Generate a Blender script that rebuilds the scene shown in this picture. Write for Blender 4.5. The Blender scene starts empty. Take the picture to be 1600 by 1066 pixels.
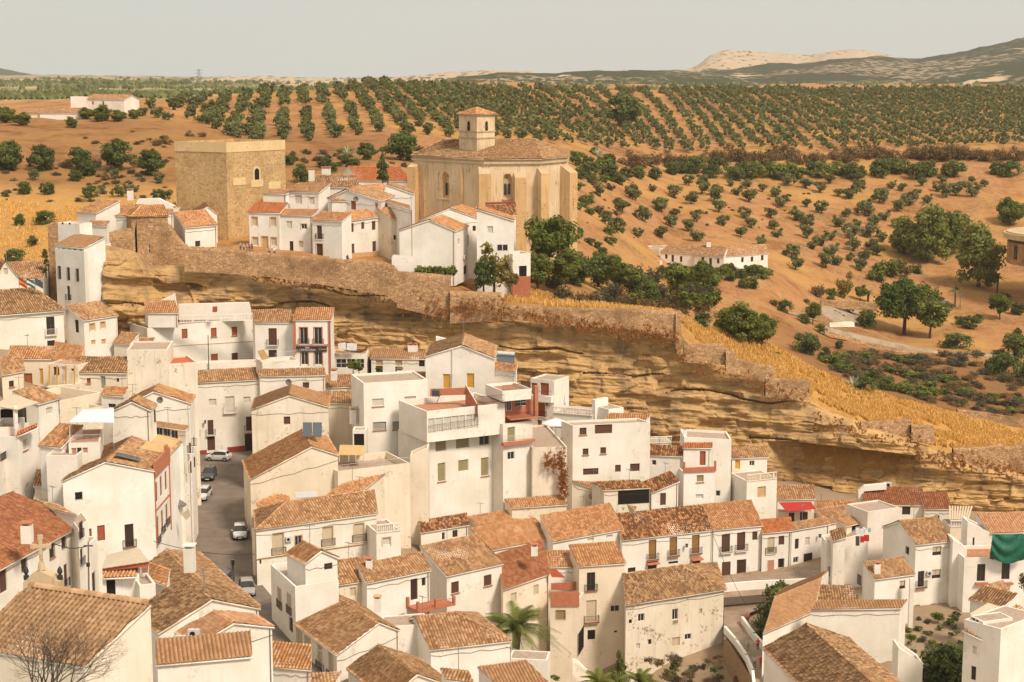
import bpy, math, random
import numpy as np
from mathutils import Vector, geometry
random.seed(7); RNG = np.random.default_rng(7)
SC = bpy.context.scene
S = 1.154; ZC = 60.0; F = 2600.0; CX = 800.0; CY = 533.0; HOR = 118.0
PITCH = math.atan((CY - HOR) / F); cp, sp = math.cos(PITCH), math.sin(PITCH)
COL = bpy.data.collections.new('scene'); SC.collection.children.link(COL)
# ------------------------------------------------------------------ resection helpers (photo measurements -> metres)
def rd(px, py):
    a = (px - CX) / F; b = -(py - CY) / F
    dy = cp + b * sp
    return a / dy, (-sp + b * cp) / dy
def P(px, py, D):
    dx, dz = rd(px, py); D = D * S
    return Vector((dx * D, D, ZC + dz * D))
def PZ(px, py, z):
    dx, dz = rd(px, py); D = (z - ZC) / dz
    return Vector((dx * D, D, z))
def PP(px, py, p0, n):
    dx, dz = rd(px, py); d = Vector((dx, 1.0, dz)); o = Vector((0, 0, ZC))
    t = (p0 - o).dot(n) / d.dot(n)
    return o + d * t
def hz(v): return Vector((v.x, v.y, 0))
# ------------------------------------------------------------------ objects
def link(o, parent=None):
    COL.objects.link(o)
    if parent is not None: o.parent = parent
    return o
def tag(o, label=None, cat=None, group=None, kind=None):
    if label: o['label'] = label
    if cat: o['category'] = cat
    if group: o['group'] = group
    if kind: o['kind'] = kind
    return o
def empty(name, loc, rz=0.0):
    o = bpy.data.objects.new(name, None); o.location = loc; o.rotation_euler = (0, 0, rz)
    o.empty_display_size = 0.5
    return link(o)
class MB:
    """collects polygons (world or local coordinates) and builds ONE mesh object"""
    def __init__(s): s.v = []; s.f = []; s.m = []; s.mats = []
    def mi(s, mat):
        if mat not in s.mats: s.mats.append(mat)
        return s.mats.index(mat)
    def poly(s, pts, mat):
        k = len(s.v); s.v += [tuple(p) for p in pts]; s.f.append(tuple(range(k, k + len(pts)))); s.m.append(s.mi(mat))
    def box(s, c, ux, uy, uz, mat):
        """c centre, ux/uy/uz half vectors"""
        c = Vector(c); ux = Vector(ux); uy = Vector(uy); uz = Vector(uz); k = len(s.v)
        for sz in (-1, 1):
            for sx, sy in ((-1, -1), (1, -1), (1, 1), (-1, 1)):
                s.v.append(tuple(c + ux * sx + uy * sy + uz * sz))
        for f in ((3, 2, 1, 0), (4, 5, 6, 7), (0, 1, 5, 4), (1, 2, 6, 5), (2, 3, 7, 6), (3, 0, 4, 7)):
            s.f.append(tuple(k + i for i in f)); s.m.append(s.mi(mat))
    def abox(s, x0, x1, y0, y1, z0, z1, mat):
        s.box(((x0 + x1) / 2, (y0 + y1) / 2, (z0 + z1) / 2), ((x1 - x0) / 2, 0, 0), (0, (y1 - y0) / 2, 0), (0, 0, (z1 - z0) / 2), mat)
    def tube(s, pts, rs, mat, n=6, cap=True):
        pts = [Vector(p) for p in pts]
        if not isinstance(rs, (list, tuple)): rs = [rs] * len(pts)
        rings = []
        for i, p in enumerate(pts):
            d = (pts[min(i + 1, len(pts) - 1)] - pts[max(i - 1, 0)])
            if d.length < 1e-6: d = Vector((0, 0, 1))
            d.normalize()
            a = d.cross(Vector((0, 0, 1)) if abs(d.z) < .9 else Vector((1, 0, 0))).normalized(); b = d.cross(a)
            k = len(s.v)
            for j in range(n):
                t = 2 * math.pi * j / n
                s.v.append(tuple(p + (a * math.cos(t) + b * math.sin(t)) * rs[i]))
            rings.append(k)
        mi = s.mi(mat)
        for a, b in zip(rings[:-1], rings[1:]):
            for j in range(n):
                s.f.append((a + j, a + (j + 1) % n, b + (j + 1) % n, b + j)); s.m.append(mi)
        if cap:
            s.f.append(tuple(rings[0] + j for j in range(n))[::-1]); s.m.append(mi)
            s.f.append(tuple(rings[-1] + j for j in range(n))); s.m.append(mi)
    def build(s, name, parent=None, smooth=False, world=True, loc=None):
        me = bpy.data.meshes.new(name)
        v = s.v
        off = None
        if parent is not None and world:
            off = Vector((0, 0, 0)); q = parent
            M = parent.matrix_basis
            # roots are unrotated empties when world=True
            while q is not None: off += q.location; q = q.parent
        elif loc is not None: off = Vector(loc)
        if off is not None: v = [(a - off.x, b - off.y, c - off.z) for a, b, c in v]
        me.from_pydata(v, [], s.f)
        for m in s.mats: me.materials.append(m)
        me.polygons.foreach_set('material_index', s.m)
        if smooth: me.polygons.foreach_set('use_smooth', [True] * len(s.f))
        me.update()
        o = bpy.data.objects.new(name, me)
        if parent is None and loc is not None: o.location = loc
        return link(o, parent)
def npmesh(name, V, Q, mats, parent=None, midx=None, uv=None, smooth=False, off=None):
    """V (n,3), Q (m,k) quads or tris, uv (m*k,2)"""
    me = bpy.data.meshes.new(name)
    V = np.asarray(V, dtype=np.float32)
    if parent is not None and off is None:
        off = Vector((0, 0, 0)); q = parent
        while q is not None: off += q.location; q = q.parent
    if off is not None: V = V - np.array(tuple(off), dtype=np.float32)
    Q = np.asarray(Q, dtype=np.int32); m, k = Q.shape
    me.vertices.add(len(V)); me.vertices.foreach_set('co', V.ravel())
    me.loops.add(m * k); me.loops.foreach_set('vertex_index', Q.ravel())
    me.polygons.add(m); me.polygons.foreach_set('loop_start', np.arange(0, m * k, k, dtype=np.int32))
    if midx is not None: me.polygons.foreach_set('material_index', np.asarray(midx, dtype=np.int32))
    if smooth: me.polygons.foreach_set('use_smooth', np.ones(m, dtype=bool))
    if uv is not None:
        l = me.uv_layers.new(name='UVMap'); l.data.foreach_set('uv', np.asarray(uv, dtype=np.float32).ravel())
    for mm in mats: me.materials.append(mm)
    me.update(calc_edges=True)
    o = bpy.data.objects.new(name, me)
    if off is not None and parent is None: o.location = off
    return link(o, parent)
# ------------------------------------------------------------------ noise for geometry
def vnoise(x, y, seed=0):
    x = np.asarray(x, float); y = np.asarray(y, float)
    xi = np.floor(x).astype(np.int64); yi = np.floor(y).astype(np.int64); fx = x - xi; fy = y - yi
    fx = fx * fx * (3 - 2 * fx); fy = fy * fy * (3 - 2 * fy)
    def h(a, b):
        n = (a * 374761393 + b * 668265263 + seed * 1442695041) & 0x7fffffff
        n = ((n ^ (n >> 13)) * 1274126177) & 0x7fffffff
        return ((n ^ (n >> 16)) & 0xffff) / 65535.0
    return (h(xi, yi) * (1 - fx) + h(xi + 1, yi) * fx) * (1 - fy) + (h(xi, yi + 1) * (1 - fx) + h(xi + 1, yi + 1) * fx) * fy
def fbm(x, y, o=4, seed=0):
    r = 0; a = .5; t = 0
    for i in range(o):
        r = r + a * vnoise(x * 2 ** i, y * 2 ** i, seed + i); t += a; a *= .5
    return r / t
# ------------------------------------------------------------------ materials
def newmat(name, rough=.9, spec=.2):
    m = bpy.data.materials.new(name); m.use_nodes = True
    nt = m.node_tree; b = nt.nodes['Principled BSDF']
    b.inputs['Roughness'].default_value = rough; b.inputs['Specular IOR Level'].default_value = spec
    return m, nt, b
def ND(nt, t, **kw):
    n = nt.nodes.new(t)
    for k, v in kw.items():
        if k in n.inputs.keys() if hasattr(n.inputs, 'keys') else False: n.inputs[k].default_value = v
        else: setattr(n, k, v)
    return n
def noise(nt, vec, scale, detail=4, rough=.55, w=0, dist=0):
    n = nt.nodes.new('ShaderNodeTexNoise'); n.inputs['Scale'].default_value = scale; n.inputs['Detail'].default_value = detail
    n.inputs['Roughness'].default_value = rough; n.inputs['Distortion'].default_value = dist
    if w: n.noise_dimensions = '4D'; n.inputs['W'].default_value = w
    if vec is not None: nt.links.new(vec, n.inputs['Vector'])
    return n.outputs['Fac']
def ramp(nt, fac, stops, interp='LINEAR'):
    r = nt.nodes.new('ShaderNodeValToRGB'); cr = r.color_ramp; cr.interpolation = interp
    while len(cr.elements) < len(stops): cr.elements.new(.5)
    for e, (p, c) in zip(cr.elements, stops):
        e.position = p; e.color = (c, c, c, 1) if isinstance(c, (int, float)) else (*c, 1)
    nt.links.new(fac, r.inputs['Fac']); return r.outputs['Color']
def mix(nt, fac, a, b, mode='MIX'):
    m = nt.nodes.new('ShaderNodeMix'); m.data_type = 'RGBA'; m.blend_type = mode
    for k, v in ((0, fac), (6, a), (7, b)):
        inp = m.inputs[k]
        if isinstance(v, (int, float)): inp.default_value = v if k == 0 else (v, v, v, 1)
        elif isinstance(v, tuple): inp.default_value = (*v, 1)
        else: nt.links.new(v, inp)
    return m.outputs[2]
def mth(nt, op, a, b=None):
    m = nt.nodes.new('ShaderNodeMath'); m.operation = op
    for inp, v in ((m.inputs[0], a), (m.inputs[1], b)):
        if v is None: continue
        if isinstance(v, (int, float)): inp.default_value = v
        else: nt.links.new(v, inp)
    return m.outputs[0]
def coords(nt, scale=(1, 1, 1), kind='pos'):
    if kind == 'pos': g = nt.nodes.new('ShaderNodeNewGeometry').outputs['Position']
    elif kind == 'uv': g = nt.nodes.new('ShaderNodeUVMap').outputs['UV']
    else: g = nt.nodes.new('ShaderNodeTexCoord').outputs['Object']
    m = nt.nodes.new('ShaderNodeMapping'); m.inputs['Scale'].default_value = scale
    nt.links.new(g, m.inputs['Vector']); return m.outputs['Vector']
def bump(nt, b, h, strength=.5, dist=.05):
    n = nt.nodes.new('ShaderNodeBump'); n.inputs['Strength'].default_value = strength; n.inputs['Distance'].default_value = dist
    nt.links.new(h, n.inputs['Height']); nt.links.new(n.outputs['Normal'], b.inputs['Normal'])
def flat(name, c, rough=.7, spec=.3, var=.12, metal=0):
    m, nt, b = newmat(name, rough, spec); b.inputs['Metallic'].default_value = metal
    f = noise(nt, coords(nt), 2.3, 3)
    col = mix(nt, ramp(nt, f, [(.3, 0), (.7, 1)]), tuple(x * (1 - var) for x in c), tuple(min(1, x * (1 + var)) for x in c))
    nt.links.new(col, b.inputs['Base Color']); return m
def plaster(name, c, stain=(.42, .33, .24), amt=.35, dirt=.5):
    m, nt, b = newmat(name, .92, .1)
    v = coords(nt); big = noise(nt, v, .22, 5, .6); fine = noise(nt, v, 2.2, 6, .65)
    streak = noise(nt, coords(nt, (1.4, 1.4, .12)), 1.5, 5, .6)
    base = mix(nt, ramp(nt, big, [(.35, 0), (.65, 1)]), c, tuple(x * .84 * (1 if i < 2 else .93) for i, x in enumerate(c)))
    base = mix(nt, mth(nt, 'MULTIPLY', ramp(nt, streak, [(.52, 0), (.70, 1)]), min(1, amt * .8 if amt < .6 else amt)), base, tuple(a * .5 + s_ * .5 for a, s_ in zip(c, stain)))
    patch = mth(nt, 'MULTIPLY', ramp(nt, mth(nt, 'MULTIPLY', fine, noise(nt, v, .35, 3, .6, w=3)), [(.315, 0), (.40, 1)]), min(1, dirt * 1.3))
    base = mix(nt, patch, base, stain)
    nt.links.new(base, b.inputs['Base Color']); bump(nt, b, fine, .35, .04)
    return m
M = {}
M['white'] = plaster('plaster_white', (.86, .79, .70), (.44, .35, .26), .38, .35)
M['cool'] = plaster('plaster_bright_white', (.88, .82, .74), (.46, .38, .30), .3, .25)
M['cream'] = plaster('plaster_cream', (.83, .71, .56), (.45, .33, .22), .5, .55)
M['old'] = plaster('plaster_weathered', (.83, .73, .59), (.33, .23, .14), .65, .9)
M['pink'] = plaster('plaster_pinkish', (.80, .70, .62), (.46, .36, .30), .4, .3)
M['ochre'] = flat('ochre_plinth_paint', (.58, .36, .17))
M['redband'] = flat('dark_red_plinth_paint', (.30, .045, .03))
M['redpaint'] = flat('red_paint', (.50, .12, .055))
M['brick'] = flat('brick_red_paint', (.46, .165, .085))
M['terra'] = flat('terracotta_floor', (.42, .20, .11), .85, .2, .25)
M['floor'] = flat('terrace_floor', (.40, .30, .22), .85, .2, .2)
M['wframe'] = flat('white_window_frame', (.66, .62, .56))
M['cframe'] = flat('cream_window_surround', (.60, .45, .28))
M['bframe'] = flat('brown_window_frame', (.12, .06, .035))
M['iron'] = flat('black_iron', (.035, .032, .03), .6)
M['wiron'] = flat('white_painted_iron', (.6, .56, .5), .6)
M['sill'] = flat('clay_sill', (.38, .17, .10))
M['gutter'] = flat('grey_gutter', (.18, .15, .13))
M['ac'] = flat('ac_white_metal', (.55, .53, .5), .5)
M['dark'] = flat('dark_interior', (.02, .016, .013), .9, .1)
M['trunk'] = flat('bark', (.10, .07, .05), .95, .1, .3)
M['steel'] = flat('galvanised_steel', (.35, .34, .33), .4, .5, .1, .6)
def glassm(name, c):
    m, nt, b = newmat(name, .12, .6); b.inputs['Base Color'].default_value = (*c, 1); return m
M['glass'] = glassm('window_glass', (.025, .024, .024)); M['bglass'] = glassm('blue_grey_glass', (.07, .08, .09))
def shutter(name, c, rough=.75):
    m, nt, b = newmat(name, rough, .25)
    w = nt.nodes.new('ShaderNodeTexWave'); w.wave_type = 'BANDS'; w.bands_direction = 'Z'; w.inputs['Scale'].default_value = 3.2
    nt.links.new(coords(nt), w.inputs['Vector'])
    f = noise(nt, coords(nt), 1.7, 3)
    nt.links.new(mix(nt, f, tuple(x * .8 for x in c), tuple(min(1, x * 1.2) for x in c)), b.inputs['Base Color'])
    bump(nt, b, w.outputs['Fac'], .6, .03); return m
M['s_b'] = shutter('brown_shutter', (.115, .05, .03)); M['s_r'] = shutter('rust_shutter', (.36, .10, .04))
M['s_y'] = shutter('yellow_shutter', (.62, .32, .045)); M['s_c'] = shutter('cream_blind', (.58, .47, .33))
M['s_o'] = shutter('olive_blind', (.30, .25, .12)); M['s_a'] = shutter('amber_wood_door', (.30, .16, .05))
M['s_w'] = shutter('white_shutter', (.62, .56, .47)); M['s_d'] = shutter('dark_wood_door', (.05, .027, .018))
M['s_p'] = shutter('pink_shutter', (.50, .24, .16)); M['s_s'] = shutter('sand_shutter', (.58, .38, .17))
M['s_g'] = shutter('green_grey_door', (.28, .29, .22))
# --- clay tiles : colour per single tile through the UV cell, shape is in the mesh
def tilemat(name, cols, lichen=.4, pale=.0):
    cols = [tuple(x * k for x, k in zip(c, (.96, .85, .72))) for c in cols]
    m, nt, b = newmat(name, .9, .1)
    uv = nt.nodes.new('ShaderNodeUVMap').outputs['UV']
    fl = nt.nodes.new('ShaderNodeVectorMath'); fl.operation = 'FLOOR'; nt.links.new(uv, fl.inputs[0])
    wn = nt.nodes.new('ShaderNodeTexWhiteNoise'); wn.noise_dimensions = '2D'; nt.links.new(fl.outputs[0], wn.inputs['Vector'])
    n = len(cols); col = ramp(nt, wn.outputs['Value'], [(i / n, c) for i, c in enumerate(cols)], 'CONSTANT'); col = mix(nt, .1, col, cols[0])
    v = coords(nt); big = noise(nt, v, .35, 4, .6)
    col = mix(nt, mth(nt, 'MULTIPLY', ramp(nt, big, [(.40, 0), (.68, 1)]), .45), col, cols[1])
    fine = noise(nt, v, 3.0, 5, .7)
    lic = mth(nt, 'MULTIPLY', ramp(nt, mth(nt, 'MULTIPLY', fine, noise(nt, v, .6, 3, .5, w=7)), [(.26, 0), (.38, 1)]), lichen)
    col = mix(nt, lic, col, (.13, .085, .05))
    col = mix(nt, mth(nt, 'MULTIPLY', ramp(nt, noise(nt, v, 5.0, 2, .5, w=2), [(.60, 0), (.70, 1)]), .55), col, (.56, .40, .26))
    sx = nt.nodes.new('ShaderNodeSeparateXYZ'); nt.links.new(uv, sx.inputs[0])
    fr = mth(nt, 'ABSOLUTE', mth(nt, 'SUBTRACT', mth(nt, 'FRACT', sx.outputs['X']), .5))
    col = mix(nt, mth(nt, 'MULTIPLY', ramp(nt, fr, [(.24, 0), (.40, 1)]), .72), col, tuple(x * .25 for x in cols[0]))  # shade between the ribs painted into the colour, along with pan-tile dirt
    nt.links.new(col, b.inputs['Base Color']); bump(nt, b, fine, .5, .03)
    return m
T = {}
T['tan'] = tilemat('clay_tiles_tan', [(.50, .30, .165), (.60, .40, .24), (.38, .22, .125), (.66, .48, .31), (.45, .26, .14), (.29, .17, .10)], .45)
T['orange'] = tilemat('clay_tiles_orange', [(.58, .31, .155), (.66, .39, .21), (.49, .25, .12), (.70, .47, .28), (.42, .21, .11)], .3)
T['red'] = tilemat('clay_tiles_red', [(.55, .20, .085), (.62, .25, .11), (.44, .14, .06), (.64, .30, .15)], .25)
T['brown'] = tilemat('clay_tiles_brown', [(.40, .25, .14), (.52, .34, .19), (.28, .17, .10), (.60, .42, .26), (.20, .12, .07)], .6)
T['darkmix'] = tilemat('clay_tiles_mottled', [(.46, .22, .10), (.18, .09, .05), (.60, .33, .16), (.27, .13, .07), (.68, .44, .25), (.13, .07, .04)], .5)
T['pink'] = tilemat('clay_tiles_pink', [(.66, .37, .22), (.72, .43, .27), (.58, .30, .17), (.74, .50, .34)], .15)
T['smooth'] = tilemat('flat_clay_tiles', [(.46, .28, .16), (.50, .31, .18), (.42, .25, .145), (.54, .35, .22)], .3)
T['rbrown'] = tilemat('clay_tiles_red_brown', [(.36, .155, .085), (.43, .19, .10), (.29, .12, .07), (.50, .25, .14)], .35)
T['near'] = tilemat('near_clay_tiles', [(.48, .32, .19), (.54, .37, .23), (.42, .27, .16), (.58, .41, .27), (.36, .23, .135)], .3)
def stonemat(name, c1, c2, c3, scale=1.6, mort=(.40, .30, .19), dark=.4):
    m, nt, b = newmat(name, .95, .1)
    v = coords(nt, (1, 1, 1.5))
    vo = nt.nodes.new('ShaderNodeTexVoronoi'); vo.inputs['Scale'].default_value = scale; nt.links.new(v, vo.inputs['Vector'])
    ve = nt.nodes.new('ShaderNodeTexVoronoi'); ve.feature = 'DISTANCE_TO_EDGE'; ve.inputs['Scale'].default_value = scale; nt.links.new(v, ve.inputs['Vector'])
    sep = nt.nodes.new('ShaderNodeSeparateColor'); nt.links.new(vo.outputs['Color'], sep.inputs[0])
    col = ramp(nt, sep.outputs[0], [(0, c1), (.5, c2), (1, c3)])
    col = mix(nt, ramp(nt, ve.outputs['Distance'], [(.02, 1), (.09, 0)]), col, mort)
    big = noise(nt, coords(nt), .16, 5, .6)
    col = mix(nt, mth(nt, 'MULTIPLY', ramp(nt, big, [(.45, 0), (.7, 1)]), dark), col, (.20, .115, .055))
    nt.links.new(col, b.inputs['Base Color'])
    bump(nt, b, ramp(nt, ve.outputs['Distance'], [(0, 0), (.12, 1)]), .8, .06); return m
M['rubble'] = stonemat('rubble_stone', (.42, .24, .115), (.58, .36, .19), (.32, .18, .09), 2.0, (.34, .20, .10), .8)
M['keep'] = stonemat('keep_stone', (.58, .37, .165), (.70, .49, .24), (.46, .28, .12), 2.2, (.50, .33, .16), .5)
M['keeptop'] = plaster('keep_render', (.76, .56, .30), (.42, .29, .16), .5, .5)
M['church'] = plaster('church_render', (.76, .58, .37), (.17, .11, .06), 1.3, .45)
M['ashlar'] = plaster('church_ashlar', (.70, .44, .21), (.20, .12, .06), 1.2, .6)
M['cstone'] = plaster('church_cornice', (.60, .45, .28), (.2, .13, .08), .8, .5)
# ------------------------------------------------------------------ tiled roof slope
def tile_slope(acc, poly, U, pitch=.36, row=.40, seg=5, amp=.095, seed=0, over=0):
    """poly convex planar polygon of a slope; U horizontal eave direction. appends (V,Q,uv) to acc"""
    poly = [Vector(p) for p in poly]
    n = Vector((0, 0, 0))
    for i in range(len(poly)):
        a = poly[i]; b = poly[(i + 1) % len(poly)]
        n += Vector(((a.y - b.y) * (a.z + b.z), (a.z - b.z) * (a.x + b.x), (a.x - b.x) * (a.y + b.y)))
    n.normalize()
    if n.z < 0: n = -n
    U = (U - n * U.dot(n)).normalized(); Vd = n.cross(U).normalized()
    if Vd.z < 0: Vd = -Vd
    o = poly[0]
    pu = np.array([(p - o).dot(U) for p in poly]); pv = np.array([(p - o).dot(Vd) for p in poly])
    u0, u1 = pu.min() + 1e-4, pu.max() - 1e-4
    st = pitch / seg
    nu = max(3, int((u1 - u0) / st) + 1); us = np.linspace(u0, u1, nu)
    lo = np.full(nu, 1e9); hi = np.full(nu, -1e9); k = len(pu)
    for i in range(k):
        a, b = i, (i + 1) % k
        if abs(pu[a] - pu[b]) < 1e-9: continue
        t = (us - pu[a]) / (pu[b] - pu[a]); ok = (t >= 0) & (t <= 1)
        vv = pv[a] + t * (pv[b] - pv[a])
        lo = np.where(ok, np.minimum(lo, vv), lo); hi = np.where(ok, np.maximum(hi, vv), hi)
    vb = pv.min(); nr = max(1, int(math.ceil((pv.max() - vb) / row)))
    rows = []; fr = []
    for r in range(nr):
        rows += [vb + r * row, vb + (r + 1) * row - 1e-3]; fr += [0, 1]
    rows = np.array(rows); fr = np.array(fr); ri = np.repeat(np.arange(nr), 2)
    VV = np.clip(rows[None, :], lo[:, None], hi[:, None]); UU = np.repeat(us[:, None], len(rows), 1)
    tc = np.floor((us - u0) / pitch + 1e-6)
    ph = np.cos(2 * math.pi * (us - u0) / pitch)
    prof = np.where(ph > -.2, ph, -.2 + (ph + .2) * .35)
    def hh(a, b): return (np.sin(a * 12.9898 + b * 78.233 + seed) * 43758.5453) % 1.0
    jit = hh(np.floor((us - u0) / pitch + .5)[:, None], ri[None, :].astype(float))
    H = amp * prof[:, None] + (1 - fr[None, :]) * .045 + (jit - .5) * .03
    H = H + (fbm(UU * .25 + seed * 3.1, VV * .25, 2, seed) - .5) * .16 + .10
    UU = UU + (jit - .5) * .0
    X = o.x + UU * U.x + VV * Vd.x + H * n.x; Y = o.y + UU * U.y + VV * Vd.y + H * n.y; Z = o.z + UU * U.z + VV * Vd.z + H * n.z
    V = np.stack([X, Y, Z], -1).reshape(-1, 3)
    m = len(rows); i = np.arange(nu - 1)[:, None]; j = np.arange(m - 1)[None, :]
    q = np.stack([i * m + j, (i + 1) * m + j, (i + 1) * m + j + 1, i * m + j + 1], -1).reshape(-1, 4)
    dv = (VV[:, 1:] - VV[:, :-1]); keep = ((dv[:-1] + dv[1:]) > 1e-5) | (np.ones((nu - 1, m - 1), bool) & (j % 2 == 1) & ((VV[:-1, :-1] > lo[:-1, None] + 1e-5) & (VV[:-1, 1:] < hi[:-1, None] - 1e-5)))
    q = q[keep.ravel()]
    # uv = tile cell
    tcu = ((us[:-1] + us[1:]) / 2 - u0) / pitch + .5
    uc = np.repeat(tcu[:, None], m - 1, 1); vc = np.repeat((ri[:-1] + .5)[None, :], nu - 1, 0) + seed * 17.0
    uvc = np.stack([uc, vc], -1).reshape(-1, 2)[keep.ravel()]
    uv = np.repeat(uvc, 4, 0)
    # orientation
    acc.append((V, q, uv))
def ridge_tiles(acc, a, b, r=.13, lift=.12, seed=0):
    a = Vector(a); b = Vector(b); d = b - a; L = d.length
    if L < .3: return
    d.normalize(); s = d.cross(Vector((0, 0, 1))).normalized(); up = s.cross(d).normalized()
    n = max(1, int(L / .42)); V = []; Q = []; UV = []
    for i in range(n):
        p = a + d * (L * i / n); q = a + d * (L * (i + 1) / n); k = len(V)
        w = r * (1 + .12 * random.random())
        for pt, ww in ((p, w * 1.1), (q, w * .92)):
            for j in range(5):
                t = math.pi * j / 4
                V.append(tuple(pt + s * math.cos(t) * ww + up * (math.sin(t) * ww + lift)))
        for j in range(4):
            Q.append((k + j, k + j + 1, k + 5 + j + 1, k + 5 + j)); UV += [(i * 1.0 + .5, 900 + seed + .5)] * 4
    acc.append((np.array(V), np.array(Q), np.array(UV)))
def roof_build(name, acc, mat, parent, slabs=None, slabmat=None):
    Vs = []; Qs = []; U = []; k = 0
    for V, q, uv in acc:
        Vs.append(V); Qs.append(q + k); U.append(uv); k += len(V)
    V = np.concatenate(Vs); Q = np.concatenate(Qs); UV = np.concatenate(U); mi = np.zeros(len(Q), int); mats = [mat]
    if slabs:
        sv = []; sq = []
        for pl in slabs:
            pl = [Vector(p) for p in pl]; kk = k + len(sv)
            if len(pl) == 3: pl = pl + [pl[2]]
            lowp = [p - Vector((0, 0, .12)) for p in pl]
            sv += [tuple(p + Vector((0, 0, .03))) for p in pl] + [tuple(p) for p in lowp]
            a = kk
            sq += [(a, a + 1, a + 2, a + 3), (a + 7, a + 6, a + 5, a + 4)]
            for i in range(4): sq.append((a + i, a + 4 + i, a + 4 + (i + 1) % 4, a + (i + 1) % 4))
        sv = np.array(sv); sq = np.array(sq)
        V = np.concatenate([V, sv]); Q = np.concatenate([Q, sq]); UV = np.concatenate([UV, np.zeros((len(sq) * 4, 2))])
        mi = np.concatenate([mi, np.ones(len(sq), int)]); mats.append(slabmat or M['cframe'])
    return npmesh(name, V, Q, mats, parent, mi, UV)
# ------------------------------------------------------------------ ground heights
# columns: photo azimuth; rows: distance.  town table gives heights in metres
TA = [-500, 0, 150, 300, 400, 550, 700, 900, 1050, 1200, 1400, 1600, 2100]
TD = [30, 110, 150, 165, 180, 200, 215, 235, 243, 270]
TZ = np.array([
 [8, 4, 0, 3, 8, 15, 18, 23, 23, 24], [8, 3, 0, 2, 8, 15, 18, 22, 22, 23], [4, -3, -3, -4, -3, 10, 15, 17, 18, 19],
 [-4, -8, -8, -6.8, -5.6, -4.6, -4.0, -3.6, 8, 11], [-6, -9, -8, -6.8, -5.6, -4.6, -4.0, -3.6, 8, 11], [-10, -12, -11, -9, -8, -5, -2, 2, 7, 11],
 [-22, -22, -22, -21, -17, -8, -4, 0, 3, 8], [-30, -30, -30, -30, -29, -14, -12, 0, 2, 5], [-28, -27, -26, -25, -21, -15.2, -12.6, -6, -3, 0],
 [-26, -25, -24, -23, -19, -15.2, -12.7, -10, -9, -8], [-18, -17, -16, -14, -12.5, -12.5, -12, -12.5, -12.5, -12], [-18, -17, -16, -14, -13, -12.5, -12, -12, -12, -12], [-18, -17, -16, -14, -13, -12.5, -12, -12, -12, -12]], float)
# beyond the cliff line: (distance, photo row) measured per column
def zrow(D, py): return ZC + rd(800, py)[1] * D * S
BC = {
 -500: [(240, 455), (262, 450), (300, 335), (360, 250), (400, 205), (470, 174), (600, 158), (1000, 150), (2000, 130), (5200, 119)],
 0: [(240, 455), (262, 450), (300, 335), (360, 250), (400, 205), (470, 176), (600, 160), (1000, 150), (2000, 130), (5200, 119)],
 150: [(240, 430), (262, 400), (300, 335), (350, 270), (400, 208), (450, 180), (520, 160), (700, 153), (1100, 146), (2000, 130), (5200, 119)],
 260: [(262, 388), (285, 372), (300, 335), (350, 265), (390, 215), (430, 190), (520, 165), (620, 154), (800, 155), (2000, 132), (5200, 119)],
 400: [(258, 388), (300, 345), (335, 300), (350, 270), (400, 232), (470, 195), (560, 158), (620, 147), (760, 150), (1200, 145), (5200, 121)],
 600: [(252, 412), (262, 405), (300, 360), (335, 305), (360, 255), (400, 235), (500, 178), (640, 138), (700, 131), (780, 136), (1200, 140), (5200, 121)],
 750: [(248, 470), (262, 455), (285, 400), (330, 345), (370, 280), (420, 240), (500, 200), (620, 165), (720, 143), (790, 136), (1000, 142), (5200, 121)],
 900: [(250, 485), (268, 468), (290, 440), (330, 390), (380, 335), (450, 282), (520, 240), (620, 192), (760, 152), (860, 141), (1000, 146), (5200, 121)],
 1050: [(250, 492), (262, 490), (275, 500), (320, 500), (370, 445), (392, 421), (420, 411), (470, 345), (530, 288), (565, 262), (590, 240), (700, 190), (860, 150), (940, 141), (1100, 148), (5200, 121)],
 1110: [(243, 575), (254, 540), (264, 515), (276, 530), (320, 520), (365, 456), (390, 424), (415, 414), (470, 350), (530, 292), (565, 264), (590, 240), (700, 190), (870, 150), (950, 141), (1120, 148), (5200, 121)],
 1200: [(242, 604), (253, 575), (264, 542), (276, 560), (320, 552), (355, 500), (378, 450), (394, 424), (425, 413), (480, 362), (540, 300), (570, 268), (595, 240), (720, 188), (880, 150), (960, 142), (1200, 150), (5200, 121)],
 1300: [(240, 648), (252, 620), (264, 592), (276, 606), (320, 580), (361, 528), (392, 500), (430, 445), (475, 385), (530, 318), (570, 272), (598, 240), (720, 190), (880, 152), (965, 142), (1200, 150), (5200, 121)],
 1400: [(240, 688), (252, 655), (264, 626), (276, 640), (320, 600), (362, 549), (385, 528), (430, 472), (470, 412), (520, 335), (570, 275), (600, 240), (720, 192), (880, 154), (970, 142), (1200, 150), (5200, 121)],
 1600: [(238, 742), (252, 706), (266, 668), (280, 680), (320, 620), (365, 562), (385, 535), (430, 465), (470, 420), (520, 345), (575, 262), (600, 235), (720, 190), (880, 154), (970, 142), (1200, 150), (5200, 121)],
 2100: [(236, 760), (252, 720), (266, 690), (280, 690), (320, 640), (365, 575), (385, 545), (430, 480), (470, 430), (520, 345), (575, 265), (600, 235), (720, 190), (880, 154), (970, 142), (1200, 150), (5200, 121)]}
BA = sorted(BC)
CLA = [-500, 0, 165, 240, 400, 600, 800, 1000, 1200, 1400, 1600, 2100]
CLD = [252, 250, 240, 250, 252, 251, 247, 247, 243, 238, 236, 234]
def azim(x, y): return CX + F * x / y * .985
def cliffD(a): return np.interp(a, CLA, CLD)
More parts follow.
